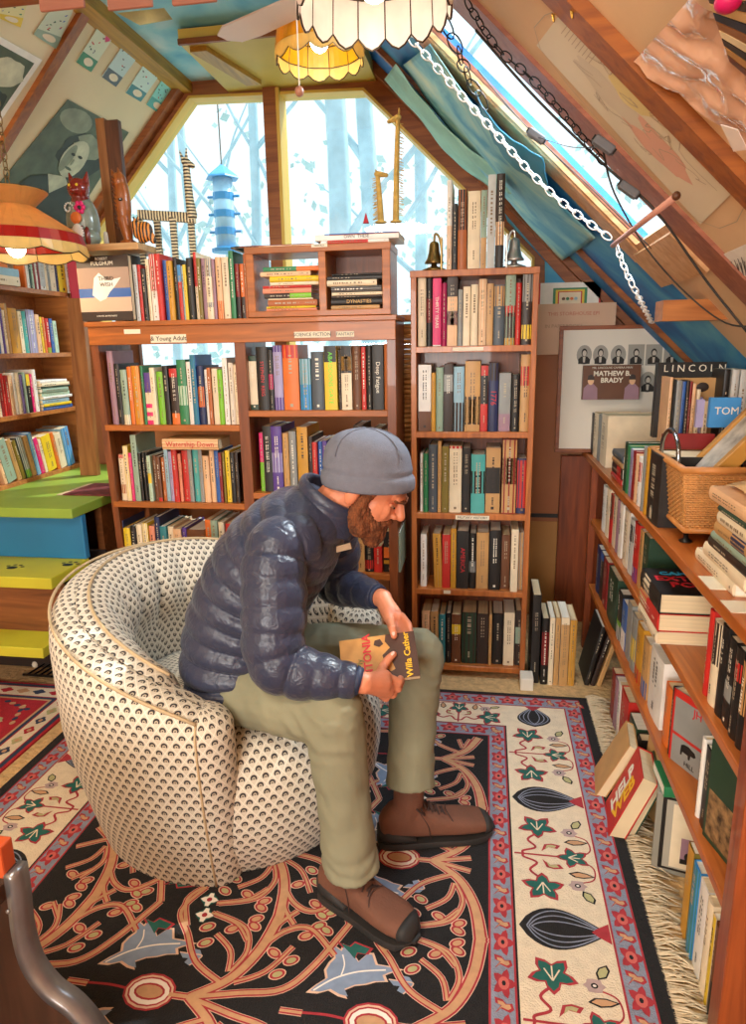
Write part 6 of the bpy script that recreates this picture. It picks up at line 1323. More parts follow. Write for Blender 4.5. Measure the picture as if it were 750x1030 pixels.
a=U(104,240,Y=2.72); mb=MB(); mb.cap((a.x,2.74,PLZ+.012),(a.x,2.74,PLZ+.06),.011,.008,PM['wh']); tag(mb.build('white_candle_stub',None,True),'small white candle stub between the cat and the post','candle')
# carved horse head
ZW=wood('carved orange wood','#b26424','#7a3c10',.4,'z',.2); a=U(128,243,Y=2.68); t=fig('carved_horse_head','tall carved orange-wood horse head on the wide bookcase, right of the post','carving',(a.x,2.68,PLZ if True else 1.55),-.1)
mb=MB(); mb.ell((-.005,0,.16),(.034,.03,.10),ZW); mb.limb([(-.005,0,.10),(.006,-.004,.05),(.010,-.004,.02)],[.028,.022,.017],ZW); mb.ell((-.012,0,.235),(.030,.026,.035),ZW); mb.cap((-.026,-.008,.245),(-.032,-.012,.278),.012,.003,ZW); mb.cap((.000,-.008,.255),(-.004,-.012,.280),.010,.003,ZW); mb.box(-.02,.03,-.02,.02,0,.02,ZW); o=mb.build('head',t); remesh(o,.003,2)
mb=MB(); 
for k in range(13): z=.06+.015*k; mb.tube([(-.030,-.022,z+.012),(-.012,-.033,z)],.0022,DW,4)
mb.build('mane_grooves',t,True)
mb=MB(); mb.ell((.006,-.029,.165),(.010,.004,.006),PM['bk'],None,10,6); mb.ell((.008,-.033,.166),(.003,.002,.002),PM['wh'],None,8,5); mb.build('eye',t,True)
# striped wooden animals
STR=MATS.get('striped') 
def stripemat(name,a,b,axis,sc):
    m=bpy.data.materials.new(name); m.use_nodes=True; nt=m.node_tree; bs=nt.nodes['Principled BSDF']; bs.inputs['Roughness'].default_value=.5; tc=nt.nodes.new('ShaderNodeTexCoord'); w=nt.nodes.new('ShaderNodeTexWave'); w.bands_direction=axis; w.inputs['Scale'].default_value=sc; w.inputs['Distortion'].default_value=1.5; w.inputs['Detail'].default_value=1; w.inputs['Detail Scale'].default_value=1.5
    r=nt.nodes.new('ShaderNodeValToRGB'); r.color_ramp.interpolation='CONSTANT'; r.color_ramp.elements[0].color=lin(a); r.color_ramp.elements[1].color=lin(b); r.color_ramp.elements[1].position=.5
    nt.links.new(tc.outputs['Object'],w.inputs['Vector']); nt.links.new(w.outputs[0],r.inputs[0]); nt.links.new(r.outputs[0],bs.inputs['Base Color']); return m
ZX=stripemat('zebra body stripes','#3b332b','#d9cda6','X',26); ZZ=stripemat('zebra leg stripes','#3b332b','#d9cda6','Z',26)
Yz=2.72; z0=U(165,246,Y=Yz).z; bx=U(139,215,Y=Yz).x; bx2=U(196,215,Y=Yz).x; zb0=U(165,218,Y=Yz).z; zt0=U(190,152,Y=Yz).z
t=fig('striped_horse','long black and cream striped wooden animal with upright neck','figurine',(bx,Yz,1.515))
bz0=1.515; zb1=zb0-bz0; w_=bx2-bx
mb=MB(); mb.hexa([(0,-.012,zb1-.005),(w_,-.012,zb1-.03),(w_,.012,zb1-.03),(0,.012,zb1-.005),(0,-.012,zb1+.03),(w_,-.012,zb1+.008),(w_,.012,zb1+.008),(0,.012,zb1+.03)],ZX); mb.build('body',t,bevel=.003)
for fx in (.04,.30,.62,.90):
    y=-.012 if fx in (.04,.62) else .008; mb=MB(); x=fx*w_; mb.hexa([(x-.008,y-.006,0),(x+.010,y-.006,0),(x+.010,y+.008,0),(x-.008,y+.008,0),(x-.012,y-.006,zb1),(x+.014,y-.006,zb1-.01),(x+.014,y+.008,zb1-.01),(x-.012,y+.008,zb1)],ZZ); mb.build('leg',t,bevel=.002)
hz_=zt0-bz0
mb=MB(); mb.limb([(w_-.012,0,zb1),(w_-.018,0,zb1+.06),(w_-.022,0,hz_-.05)],[.020,.016,.013],ZZ,10); mb.build('neck',t,True)
mb=MB(); mb.limb([(w_-.024,0,hz_-.035),(w_+.004,0,hz_-.052)],[.016,.010],ZZ,10); mb.cap((w_-.030,-.006,hz_-.03),(w_-.040,-.01,hz_+.0),.007,.002,ZZ); mb.cap((w_-.016,-.006,hz_-.026),(w_-.012,-.01,hz_+.008),.006,.002,ZZ); mb.build('head',t,True)
TG=stripemat('tiger stripes','#2f2620','#e08c3a','X',24); a=U(147,242,Y=2.66); t=fig('striped_tiger','small orange and black striped carving beside the horse head','figurine',(a.x,2.66,PLZ))
mb=MB(); mb.ell((-.005,0,.045),(.035,.022,.040),TG,M.Rotation(.4,3,'Y'),18,12); mb.cap((-.03,0,.04),(-.036,-.004,.075),.020,.016,TG); mb.cap((.02,0,.03),(.03,0,.012),.016,.012,TG); o=mb.build('body',t); remesh(o,.003,2)
mb=MB(); mb.cap((-.036,-.004,.088),(-.042,-.004,.100),.006,.003,TG); mb.cap((-.028,-.004,.088),(-.024,-.004,.100),.006,.003,TG); mb.build('ears',t,True)
lying('pale book lying at the left end of the bookcase top, below the small tiger','wh',.13,.12,.022,(a.x-.055,2.62,1.5155+.0+.005),0) if False else None
# straw giraffes
ST=mat('straw','#c9a455',.85,.25,40,bump=.5,bscale=150); 
def giraffe(px0,pytop,label,h,side,Y=2.68):
    b=U(px0,221,Y=Y); zt=U(px0,pytop,Y=Y).z; t=fig('straw_giraffe',label,'figurine',(b.x,Y,CZ1+.001 if False else CZT)); H_=zt-CZT; s=side
    mb=MB(); mb.limb([(0,0,-.0+.012),(-.004*s,0,H_*.5),(-.010*s,0,H_*.90)],[.012,.010,.008],ST,10); mb.build('neck',t,True)
    mb=MB(); mb.limb([(-.012*s,0,H_*.93),(.0+.022*s*1.0,0,H_*.90)],[.011,.007],ST,10); 
    for q in (-.004,.004): mb.cap((-.014*s,q,H_*.96),(-.016*s,q*2,H_+.0),.003,.002,ST)
    mb.build('head',t,True)
    mb=MB(); rn=random.Random(int(px0))
    for k in range(46): z=H_*(.08+.82*k/46); mb.tube([(-.008*s,0,z),(-(.022+rn.uniform(0,.01))*s,rn.uniform(-.004,.004),z-.006+rn.uniform(-.006,.004))],.0012,ST,4)
    mb.build('straw_mane',t)
    mb=MB(); mb.ell((0,0,.006),(.022,.016,.006),ST); mb.build('foot',t,True); return t
giraffe(383,171,'short straw giraffe head on the pale book pile','s',1); giraffe(398,110,'tall straw giraffe figure beside the right window pane','t',-1)
a=U(367,222,Y=2.63); mb=MB(); mb.lathe([(.012,0),(.010,.004),(.002,.032),(.0005,.036)],mat('red cone paint','#b3202c',.5),14); tag(mb.build('red_cone',None,True,loc=(a.x,2.65,CZT)),'tiny pointed red cone on the pale book pile','figurine')
# bells
for px,label,m in ((436,'brass bell bookend left of the books on the tall bookcase',mat('aged brass','#8f7443',.35,.2,20,metal=.9)),(517,'silvery bell bookend right of the books on the tall bookcase',mat('silvery metal','#cfc9c4',.3,.1,20,metal=.9))):
    b=U(px,268,Y=2.78); t=thing('bell_bookend',label,'bell',(b.x,2.80,1.6805),group='bell bookends'); sd_=1 if px<470 else -1
    mb=MB(); mb.lathe([(.045,0),(.046,.006),(.030,.012),(.012,.018),(.010,.03)],m,24); mb.build('base',t,True)
    mb=MB(); mb.lathe([(.036,.028),(.037,.032),(.028,.045),(.021,.07),(.019,.095),(.015,.105),(.004,.11)],m,24); mb.build('bell_body',t,True)
    mb=MB(); mb.tube(smoothline([(.026*sd_,0,.008),(.030*sd_,0,.06),(.020*sd_,0,.12),(.004*sd_,0,.135),(0,0,.105)],6),.0045,m,8); mb.build('yoke',t,True)
    mb=MB(); mb.box(.030*sd_-.002,.030*sd_+.002,-.035,.035,0,.12,m); mb.build('end_plate',t)
# wicker hamper in the gap between the two cases
a=U(404,300,Y=3.0); t=thing('wicker_hamper','wicker hamper glimpsed in the gap between the two bookcases','basket',(a.x-.06,3.0,1.0)); 
mb=MB(); 
for k in range(24): z=k*.021; mb.tube(smoothline([(0,0,z),(.2,0,z),(.2,.12,z),(0,.12,z)],1,True),.010,WK,5,closed=True)
mb.build('woven_body',t,True); mb=MB(); mb.box(-.02,.22,-.02,.14,.505,.53,WKR); mb.build('lid',t,bevel=.004)
mb=MB(); mb.box(-.01,.21,0,.12,-1.0,-.01,DW); mb.build('pedestal',t)
# ================================================================ PICTURES AND PAPERS
# framed print with six portraits
pa,pb=U(558,443,Y=3.36),U(706,325,Y=3.36); t=thing('framed_print','wood-framed print with a row of six small portraits behind the low bookcase','picture',(pa.x,3.36,ZT+.002),(math.radians(-2),0,0)); w=pb.x-pa.x; h=pb.z-ZT-.002
FRW=wood('frame reddish wood','#a3582a','#7c3d18',.4,'x',.2); f=.018
mb=MB(); mb.box(0,w,-.01,.012,0,f,FRW); mb.box(0,w,-.01,.012,h-f,h,FRW); mb.box(0,f,-.01,.012,f,h-f,FRW); mb.box(w-f,w,-.01,.012,f,h-f,FRW); mb.build('frame',t,bevel=.002)
mb=MB(); mb.box(f,w-f,-.004,.006,f,h-f,mat('ivory mount','#efe6d6',.6)); mb.build('mount',t)
PG_,PDK,PLT=mat('grey portrait ground','#a9a49a',.7),mat('portrait dark','#2d2926',.7),mat('portrait light','#cfc6b8',.7)
def bust(x,y,s,o,oval,i):
    mb=MB(); z0=-.0045
    if oval: mb.add([(x+s*.40*math.cos(a),z0,y+s*.52*math.sin(a)) for a in [-2*PI*k/20 for k in range(20)]],[tuple(range(20))],PG_)
    else: mb.add([(x-s*.42,z0,y-s*.55),(x+s*.42,z0,y-s*.55),(x+s*.42,z0,y+s*.55),(x-s*.42,z0,y+s*.55)],[(0,1,2,3)],PG_)
    def pl(P_,m,d): mb.add([(x+a*s,z0-d,y+b*s) for a,b in P_],[tuple(range(len(P_)))],m)
    pl([(-.30,-.48),(.30,-.48),(.32,-.25),(.15,-.08),(-.15,-.08),(-.30,-.22)],PDK,.0004); pl([(-.05,-.40),(.05,-.40),(.07,-.1),(-.07,-.1)],PLT,.0008)
    pl([(.15*math.cos(a),.12+.22*math.sin(a)) for a in [-2*PI*k/14 for k in range(14)]],PDK,.0008); pl([(.105*math.cos(a)+.01,.08+.16*math.sin(a)) for a in [-2*PI*k/14 for k in range(14)]],PLT,.0012)
    if i>2: pl([(-.08,-.12),(.10,-.12),(.09,-.02),(-.07,-.02)],PDK,.0016)
    mb.build('portrait',t)
for_size=.085
xs=[588,604.5,622.5,640.5,658.5,677]
for i,px in enumerate(xs):
    p=U(px,357,Y=3.35); bust(p.x-pa.x,p.z-(ZT+.002),.085,t,i<3,i)
p=U(652,385,Y=3.35); bust(p.x-pa.x,p.z-ZT,.09,t,True,5)
# white framed picture and the paper bag left of it
a,b=U(541,352,Y=3.44),U(603,283,Y=3.44); t=thing('small_picture','white picture with green and yellow border and red edge, above the paper sheet','picture',(a.x,3.44,a.z)); w,h=b.x-a.x,b.z-a.z
mb=MB(); mb.box(0,w,0,.015,0,h,PM['wh']); mb.box(-.008,0,0,.015,0,h,PM['rd']); mb.box(w,w+.008,0,.015,0,h,PM['rd']); mb.build('mount',t)
mb=MB(); 
for k,(e,m) in enumerate(((0,PM['gn']),(.012,PM['yl']),(.022,PM['rd']),(.028,PM['cr']))): mb.box(w*.22+e,w*.80-e,-.001-.0005*k,0,h*.60+e*.7,h*.92-e*.7,m)
mb.build('picture_border',t); mb=MB(); [mb.ell((w*(.4+.07*i),-.004,h*.76),(.008,.001,.007),(PM['br'],PM['gn'],PM['og'],PM['lb'])[i],None,8,5) for i in range(4)]; mb.build('painted_scene',t)
a,b=U(538,357,Y=3.40),U(620,304,Y=3.40); t=thing('paper_sheet','pinkish brown sheet with faded stamped lettering pinned left of the framed print','paper',(a.x,3.40,a.z)); w,h=b.x-a.x,b.z-a.z
mb=MB(); mb.box(0,w,0,.008,0,h,mat('kraft sheet','#dcb79a',.75,.08,6)); mb.build('sheet',t)
text('THIS STOREHOUSE EPI',h*.10,mat('faded red lettering','#c4705f',.7),t,(w*.47,-.001,h*.80),(PI/2,0,0)); text('IN PAPERBOOKS',h*.10,mat('faded brown lettering','#b58e75',.7),t,(w*.35,-.001,h*.56),(PI/2,0,0))
mb=MB(); mb.box(U(536,300,Y=3.5).x,U(579,300,Y=3.5).x,3.49,3.515,.02,1.62,PANEL); mb.box(U(536,300,Y=3.5).x,U(579,300,Y=3.5).x,3.485,3.49,U(550,517,Y=3.48).z-.02,U(550,517,Y=3.48).z,PM['bk']); mb.box(U(536,300,Y=3.5).x,U(579,300,Y=3.5).x,3.484,3.489,.02,U(550,521,Y=3.48).z-.02,mat('tan lower board','#c08a4a',.6,.08,5)); structure(mb.build('wall_panel'))
# pictures on the left slope
def onslope(pl,pts,off=0):
    return [U(*p,pl=(pl[0],pl[1]-off*V(pl[0]).length)) for p in pts]
def sheet(name,label,pl,pts,m,cat,th=.003,group=None,off=.002):
    q=onslope(pl,pts,off); n=NL if pl is PLL else NR; t=thing(name,label,cat,tuple(q[0]),group=group)
    mb=MB(); mb.slab([p-q[0] for p in q],n*th,m); mb.build('sheet',t)
    def bl(u,v,o):  # bilinear point on the sheet, u along q0->q1, v along q0->q3
        a=q[0]+(q[1]-q[0])*u; b=q[3]+(q[2]-q[3])*u; return a+(b-a)*v+n*(th+.0006*o)-q[0]
    return t,bl
SEP=[mat('photo tone %d'%i,h,.6,.3,14) for i,h in enumerate(('#2c352a','#55604a','#8c9279','#c3c3a6','#dedbc2'))]
t,bl=sheet('portrait_poster','large greenish poster of a tousle-haired portrait on the left roof slope',PLL,[(68,100),(129,133),(62,240),(-6,190)],SEP[1],'poster')
mb=MB(); E=lambda cu,cv,ru,rv,n=18,w=0:[(cu+ru*math.cos(2*PI*k/n)*(1+w*math.cos(7*2*PI*k/n)),cv+rv*math.sin(2*PI*k/n)*(1+w*math.sin(5*2*PI*k/n))) for k in range(n)]
for P_,m,o in ((E(.25,.12,.22,.10),SEP[2],1),(E(.58,.36,.30,.20,24,.1),SEP[0],2),(E(.62,.25,.22,.10,20,.18),SEP[2],3),(E(.52,.40,.16,.17),SEP[3],4),(E(.44,.42,.06,.13),SEP[2],5),(E(.57,.36,.035,.012),SEP[0],6),(E(.47,.37,.03,.012),SEP[0],6),(E(.52,.43,.015,.03),SEP[2],6),(E(.52,.49,.05,.012),SEP[1],6),([(.1,1),(.2,.72),(.4,.6),(.62,.58),(.85,.7),(1,.9),(1,1)],SEP[0],4),([(.35,.62),(.5,.75),(.64,.6),(.55,.56)],SEP[3],5),([(.75,.62),(.98,.7),(.98,.9),(.85,.78)],SEP[1],5)):
    mb.poly([bl(u,v,o) for u,v in P_],m)
mb.build('printed_portrait',t)
t,bl=sheet('landscape_photo','white-bordered grey photo cut by the left picture edge, on the roof slope',PLL,[(-30,20),(42,60),(-20,150),(-90,110)],PM['wh'],'poster')
mb=MB(); mb.poly([bl(u,v,1) for u,v in ((.05,.06),(.93,.06),(.93,.94),(.05,.94))],SEP[1])
for P_,m,o in ((E(.7,.25,.22,.14,20,.1),SEP[3],2),(E(.45,.5,.3,.15,20,.12),SEP[2],3),(E(.8,.62,.12,.2,20,.1),SEP[0],3),(E(.3,.75,.2,.12),SEP[0],3)): mb.poly([bl(u,v,o) for u,v in P_],m)
mb.build('printed_view',t)
cards=[([(-4,0),(30,-8),(20,27),(-3,17)],'yl','pale yellow card with blue stripe, first on the left roof slope'),([(48,12),(75,5),(56,49),(33,34)],'gg','grey-green card on the slope, left of the brown rafter'),([(101,22),(116,33),(91,72),(76,62)],'gn','green card with pink flower, first right of the rafter'),([(126,41),(141,53),(116,87),(102,77)],'sl','card with blue twigs and slate foot, second right of the rafter'),([(148,59),(163,71),(141,102),(126,93)],'tl','card with small leaves and teal foot, third right of the rafter'),([(167,73),(181,85),(161,115),(147,105)],'tq','turquoise card nearest the gable window beam')]
rn=random.Random(2)
for k,(pts,c,l) in enumerate(cards):
    t,bl=sheet('garden_card',l,PLL,pts,mat('pale card %d'%k,('#e2d79b','#cfd6bd','#dde6cc','#c9dfdf','#cfe6de','#8fd6cf')[k],.6),'card',group='cards on the left roof slope')
    mb=MB(); mb.poly([bl(u,v,1) for u,v in ((0,.72),(1,.72),(1,1),(0,1))],PM[c]); mb.poly([bl(u,v,2) for u,v in E(.55,.85,.28,.09)],PM['cr'])
    for i in range(12):
        u,v=rn.uniform(.12,.88),rn.uniform(.06,.66); m=(PM['gn'],PM['bl'],PM['rd'],PM['bk'],PM['sl'])[(i+k)%5]; a=rn.uniform(0,3); mb.poly([bl(u+.07*math.cos(a)*x-.03*math.sin(a)*y,v+.03*math.sin(a)*x+.02*math.cos(a)*y,1.5) for x,y in ((-1,0),(0,-1),(1,0),(0,1))],m)
    mb.build('printed_plants',t)
    if k==2: mb=MB(); mb.poly([bl(u,v,3) for u,v in E(.75,.2,.16,.07,20,.3)],PM['pk']); mb.build('printed_flower',t)
p=onslope(PLL,[(110,12),(165,9),(172,18),(140,24),(120,18)])
q=[U(118,13,Y=2.3),U(165,8,Y=2.3),U(173,19,Y=2.3),U(140,25,Y=2.3)]; mb=MB(); mb.slab(q,(0,.004,0),mat('postcard','#c9c48f',.6,.4,12)); mb.tube([(q[0]+q[1])/2,(q[0]+q[1])/2+V((0,.36,.5)) if False else V(((q[0]+q[1]).x/2,q[0].y,2.66))],.001,mat('pale cord','#d9cbb5',.7),4); tag(mb.build('postcard'),'small green and cream picture hanging just below the blue ceiling','postcard')
# map and papers on the right slope
t,bl=sheet('wall_map','large pale folded map on the right roof slope beside the skylight',PLR,[(577,-4),(752,178),(705,225),(540,45)],mat('map paper','#ddcfb2',.6,.1,3),'map',.002)
mb=MB(); rn=random.Random(9)
mb.poly([bl(u,v,.6) for u,v in E(.62,.62,.22,.16,24,.1)],mat('map pink tint','#d8a48c',.6)); mb.poly([bl(u,v,.8) for u,v in E(.42,.35,.12,.16,24,.1)],mat('map yellow tint','#dcc98a',.6)); mb.poly([bl(u,v,.7) for u,v in E(.35,.6,.2,.14,24,.12)],mat('map grey tint','#cdbfa6',.6))
MI=mat('map ink','#b39f84',.6)
def line(pts,w,o=1.5,m=None):
    q=smoothline([bl(u,v,o) for u,v in pts],4); n=NR; A=[];B=[]
    for i,p in enumerate(q): tt=(q[min(i+1,len(q)-1)]-q[max(0,i-1)]).normalized(); s=tt.cross(n)*w; A.append(p+s); B.append(p-s)
    k=len(q); mb.add(A+B,[(i,i+1,k+i+1,k+i) for i in range(k-1)],m or MI)
for k in range(16):
    u,v=rn.uniform(.2,.8),rn.uniform(.15,.85); L=[(u,v)]
    for j in range(5): u=min(.95,max(.05,u+rn.uniform(-.06,.09))); v=min(.95,max(.05,v+rn.uniform(-.07,.07))); L.append((u,v))
    line(L,.0012)
for k in range(9): line([(.05+.02*k,.15),(.05+.02*k,.5)],.0008)
line([(.72,.0),(.72,.4),(.95,.4)],.0012); line([(.02,.02),(.98,.02),(.98,.98),(.02,.98),(.02,.02)],.001)
for k in range(7): line([(.76,.06+.04*k),(.94,.06+.04*k)],.0009)
mb.build('map_lines',t)
t,bl=sheet('paper_drawing','pale sheet with dark ink drawing below the map at the right edge',PLR,[(722,258),(762,240),(762,290),(742,296)],PM['wh'],'paper',.002)
mb=MB(); 
for k in range(6): line([(.1+.1*k,.2),(.2+.1*k,.8),(.25+.1*k,.3)],.0015,m=INKD)
mb.build('ink_drawing',t)
t,bl=sheet('clear_tape','small shiny tape patch at the lower end of the big right rafter',PLR,[(725,125),(742,130),(752,150),(738,152)],mat('shiny tape','#e8d9cf',.15),'tape',.001,off=.087)
# foil poster
FO=mat('glossy poster film','#d8a98c',.08,.35,5,bump=1.0,bscale=5,coat=1.0); n=NR; q=onslope(PLR,[(698,-6),(790,70),(790,180),(637,62)],.02)
g=[];N_=26
for i in range(N_+1):
    for j in range(N_+1):
        u,v=i/N_,j/N_; a=q[0]+(q[1]-q[0])*u; b=q[3]+(q[2]-q[3])*u; p=a+(b-a)*v; g.append(p+n*(.012*mnoise.noise(V((u*4,v*5,0)))+.006*mnoise.noise(V((u*11,v*9,3)))))
mb=MB(); mb.add(g,[(i*(N_+1)+j,i*(N_+1)+j+1,(i+1)*(N_+1)+j+1,(i+1)*(N_+1)+j) for i in range(N_) for j in range(N_)],FO); t=thing('film_poster','glossy rippled plastic-covered poster in the top right corner','poster'); o=mb.build('film',t,True)
q2=onslope(PLR,[(712,-6),(800,10),(800,120),(735,62)],.045); mb=MB(); a0=MATS['hazed bark']
cols=['#3a2c22','#c9a36a','#1f2a38','#8a5a33','#d9c39a','#2a211c','#a9793f','#5a2f1e']
for k in range(8):
    v0,v1=k/8,(k+.85)/8; A=[q2[0]+(q2[3]-q2[0])*v0,q2[1]+(q2[2]-q2[1])*v0,q2[1]+(q2[2]-q2[1])*v1,q2[0]+(q2[3]-q2[0])*v1]; mb.slab(A,n*.002,mat('poster strip %d'%k,cols[k],.3,.2,20))
mb.build('printed_strips',t); mb=MB(); p=onslope(PLR,[(732,2)],.06)[0]; mb.ell(p,(.016,.016,.012),mat('magenta bloom','#c4125a',.4),None,12,8); mb.build('magenta_flower',t,True)
# hooks
for px,py,l in ((562,8,'small brass hook screwed in the slope above the map'),(581,4,'tiny hook at the top of the big right rafter')):
    p=onslope(PLR,[(px,py)],.01)[0]; mb=MB(); mb.tube(smoothline([p-NR*.01,p+NR*.01,p+NR*.012+V((0,0,-.012)),p+NR*.004+V((-.006,0,-.018)),p+V((-.012,0,-.008))],4),.0018,mat('brass','#b58a3c',.3,metal=1),6); tag(mb.build('hook',None,True),l,'hook')
# ================================================================ SKYLIGHT CHAINS, CORDS, SHADE, CLOTHS
def hang(name,label,m,pts,kind='chain',ln=.034,w=.011,r=.0022,k=6,cat='chain'):
    P_=smoothline(pts,k)
    if kind=='chain': o=links(m,P_,None,ln,w,r,name)
    else: mb=MB(); mb.tube(P_,r,m,6); o=mb.build(name,None,True)
    return tag(o,label,cat)
def onR(px,py,off): return U(px,py,pl=(PLR[0],PLR[1]-off*V(PLR[0]).length))
IR=MATS['black iron']; WCH=mat('white-painted chain','#f0ece6',.4)
hang('chain','white chain running down from the upper left to the wooden rod end',WCH,[onR(412,38,.09),onR(496,132,.11),onR(555,195,.11),onR(619,244,.08)],ln=.028,w=.009,r=.0021)
hang('chain','white chain dropping from the rod to the top of the framed print',WCH,[onR(620,248,.06),onR(628,270,.10),onR(640,295,.13),onR(656,326,.10)],ln=.028,w=.009,r=.0021)
hang('chain','dark chain with large round links in front of the teal cloth',IR,[onR(443,15,.10),onR(458,45,.11),onR(472,80,.11),onR(492,112,.11)],ln=.048,w=.015,r=.0018)
hang('chain','dark chain crossing the bright skylight',IR,[onR(468,0,.05),onR(500,48,.05),onR(545,90,.05),onR(612,170,.04)],ln=.026,w=.009,r=.0016)
hang('cord','dark cord running down across the skylight to the right edge',mat('black cord','#2b2724',.6),[onR(478,30,.05),onR(540,100,.05),onR(612,170,.04),onR(660,213,.04),onR(712,285,.06),onR(760,345,.08)],'cord',r=.003,cat='cord')
hang('cord','thin cord looping below the second clip toward the right',MATS['black cord'],[onR(606,150,.05),onR(618,195,.05),onR(650,250,.06),onR(690,295,.07),onR(730,325,.07),onR(770,328,.08)],'cord',r=.0024,cat='cord')
hang('cord','fine wire strung between the two grey clips',IR,[onR(541,138,.05),onR(575,148,.05),onR(608,147,.05)],'cord',r=.0012,cat='wire')
hang('cord','thin dark cord along the lower edge of the skylight glass',MATS['black cord'],[onR(480,70,.02),onR(530,128,.02),onR(600,195,.02),onR(655,250,.02)],'cord',r=.0016,cat='cord')
hang('cord','yellow cord running right above the low bookcase books',mat('yellow cord','#d9a632',.6),[U(708,340,Y=2.9),U(728,352,Y=2.7),U(755,366,Y=2.5)],'cord',r=.003,cat='cord')
for px,py,l in ((539,137,'grey plastic clip nearer the blue boards'),(632,191,'grey plastic clip lower down the skylight'),(607,146,'dark clip on the skylight frame')):
    p=onR(px,py,.05); t=thing('cord_clip',l,'clip',p,group='clips on the skylight cords'); R=M.Rotation(math.radians(35),4,'Y'); mb=MB(); mb.T=R; mb.box(-.026,.026,-.012,.012,-.010,.010,mat('grey clip plastic','#5a5a5e',.5)); mb.build('clip_body',t,bevel=.004); mb=MB(); mb.T=R; mb.box(-.030,-.024,-.008,.008,-.006,.006,IR); mb.box(.024,.030,-.008,.008,-.006,.006,IR); mb.build('cord_grip',t)
a,b=onR(616,247,.06),onR(680,197,.06); mb=MB(); mb.tube([a,b],.0075,mat('pinkish dowel','#c98f7c',.5),10); mb.ell(b,(.009,.009,.009),DW,None,10,8); tag(mb.build('wooden_rod',None,True),'pinkish wooden rod propped across the lower skylight','rod')
# draped cloths between the gable beam and the mural
def cloth(name,label,pts,m,off,amp,cat='cloth',fold=14):
    q=onslope(PLR,pts,off); g=[]; A_,B_=40,16
    for i in range(A_+1):
        for j in range(B_+1):
            u,v=i/A_,j/B_; a=q[0]+(q[1]-q[0])*u; b=q[3]+(q[2]-q[3])*u; p=a+(b-a)*v; g.append(p+NR*(amp*math.sin(v*fold+2*math.sin(u*5))+amp*1.5*mnoise.noise(V((u*5,v*3,1)))+.02*math.sin(PI*u)))
    mb=MB(); mb.add(g,[(i*(B_+1)+j,(i+1)*(B_+1)+j,(i+1)*(B_+1)+j+1,i*(B_+1)+j+1) for i in range(A_) for j in range(B_)],m); o=mb.build(name,None,True); o.modifiers.new('s','SOLIDIFY').thickness=.002; bake(o); return tag(o,label,cat)
cloth('draped_cloth','pale turquoise folded cloth draped along the gable beam',[(398,64),(520,192),(500,198),(388,78)],mat('pale turquoise cloth','#9fd0c4',.8,.15,8),.04,.008)
cloth('painted_banner','blue-green painted banner with tan streak between rafter and white chain',[(432,44),(598,240),(565,262),(405,66)],SEAL,.03,.004,'banner',5)
cloth('painted_banner','dark-edged blue cut-out panel just above the white chain',[(478,92),(545,160),(552,185),(500,150)],mat('blue fish cut-out','#2f87a8',.6,.2,6),.05,.004,'banner',4)
# ================================================================ LIGHT
wd_=bpy.data.worlds.new('world'); scene.world=wd_; wd_.use_nodes=True; nt=wd_.node_tree; bg=nt.nodes['Background']
tc=nt.nodes.new('ShaderNodeTexCoord'); sp=nt.nodes.new('ShaderNodeSeparateXYZ'); r=nt.nodes.new('ShaderNodeValToRGB'); nt.links.new(tc.outputs['Generated'],sp.inputs[0]); nt.links.new(sp.outputs[2],r.inputs[0])
r.color_ramp.elements[0].position=0; r.color_ramp.elements[0].color=(.88,.97,1,1); r.color_ramp.elements[1].position=.5; r.color_ramp.elements[1].color=(.95,.99,1,1)
nt.links.new(r.outputs[0],bg.inputs[0]); bg.inputs[1].default_value=1.45
def area(name,loc,target,sx,sy,e,col,spread=PI):
    l=bpy.data.lights.new(name,'AREA'); l.shape='RECTANGLE'; l.size=sx; l.size_y=sy; l.energy=e; l.color=col; l.spread=spread
    o=bpy.data.objects.new(name,l); COL.objects.link(o); o.location=loc; o.rotation_euler=(V(target)-V(loc)).to_track_quat('-Z','Y').to_euler(); return o
area('rear_window_fill',(-.95,-2.95,1.5),(-.6,2.5,1.0),2.0,1.1,145,(1,.95,.89))  # unseen fill light added behind the camera to brighten the room
c=V((.03,2.2,zr(.03)))-NR*.5; area('skylight_daylight',c,V((-.45,1.75,.5)),.85,.4,60,(.80,.90,1))
area('gable_window_daylight',(-.95,4.2,3.5),(-.8,1.5,.9),1.6,1.0,60,(.8,.92,1))
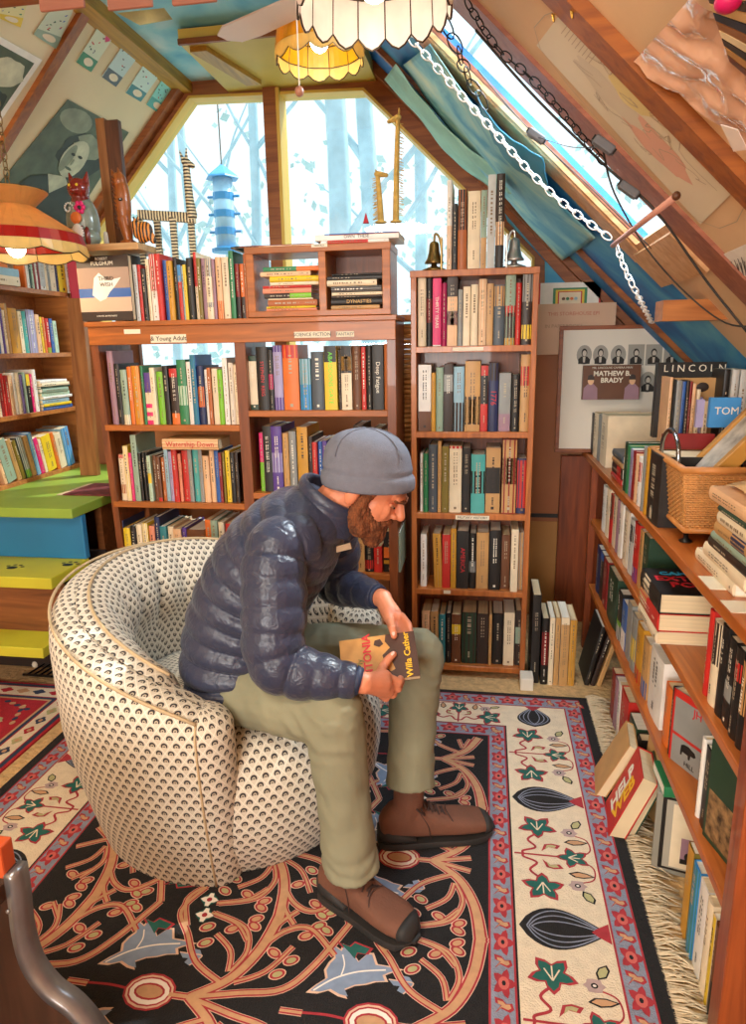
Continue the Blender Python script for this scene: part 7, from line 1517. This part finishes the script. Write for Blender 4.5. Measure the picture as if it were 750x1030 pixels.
l=bpy.data.lights.new('rear_ceiling_fill','AREA'); l.shape='DISK'; l.size=.7; l.energy=42; l.color=(1,.88,.74); o=bpy.data.objects.new('rear_ceiling_fill',l); COL.objects.link(o); o.location=(-.9,-.2,2.55)  # unseen overhead fill added to lift the interior, no lamp hangs here
l=bpy.data.lights.new('ceiling_lamp_front','POINT'); l.energy=0; 
bpy.data.lights.remove(l)
sun=bpy.data.lights.new('sun','SUN'); sun.energy=4; sun.angle=.01; sun.color=(1,.97,.92); so=bpy.data.objects.new('sun',sun); COL.objects.link(so)
src=V((.42,2.3,zr(.42))); dst=U(290,755,Y=1.53); so.rotation_euler=(dst-src).to_track_quat('-Z','Y').to_euler()
vs=scene.view_settings; vs.view_transform='Standard'; vs.look='None'; vs.gamma=1; vs.exposure=0; vs.use_curve_mapping=False

# ---- only the 300 largest-looking books stay single; the rest are one heap of stuff
bpy.context.view_layer.update()
BK=[]
for o in list(scene.objects):
    if o.get('category')=='book':
        pts=[proj(o.matrix_world@V(c)) for ch in o.children if ch.name.startswith('cover') for c in ch.bound_box]
        if not pts: continue
        xs=[max(0,min(IW,p[0])) for p in pts]; ys=[max(0,min(IH,p[1])) for p in pts]
        a=(max(xs)-min(xs))*(max(ys)-min(ys)); cx,cy=sum(xs)/len(xs),sum(ys)/len(ys)
        if 320<cx<400 and 440<cy<505: a*=.2
        BK.append((a,o))
BK.sort(key=lambda q:-q[0])
drop=[o for a,o in BK[300:] if a<1]; rest=[o for a,o in BK[300:] if a>=1]
mb=MB()
for o in rest:
    for ch in o.children:
        me=ch.data; mw=ch.matrix_world; vs=[mw@v.co for v in me.vertices]; k0=len(mb.v); mb.v+=vs
        for p in me.polygons: mb.f.append([k0+i for i in p.vertices]); mb.m.append(mb.mi(me.materials[p.material_index]))
for o in rest+drop:
    for ch in list(o.children): bpy.data.objects.remove(ch)
    bpy.data.objects.remove(o)
if rest: tag(mb.build('small_books'),'the many slimmest, least visible books left over between others on the shelves','books',kind='stuff')
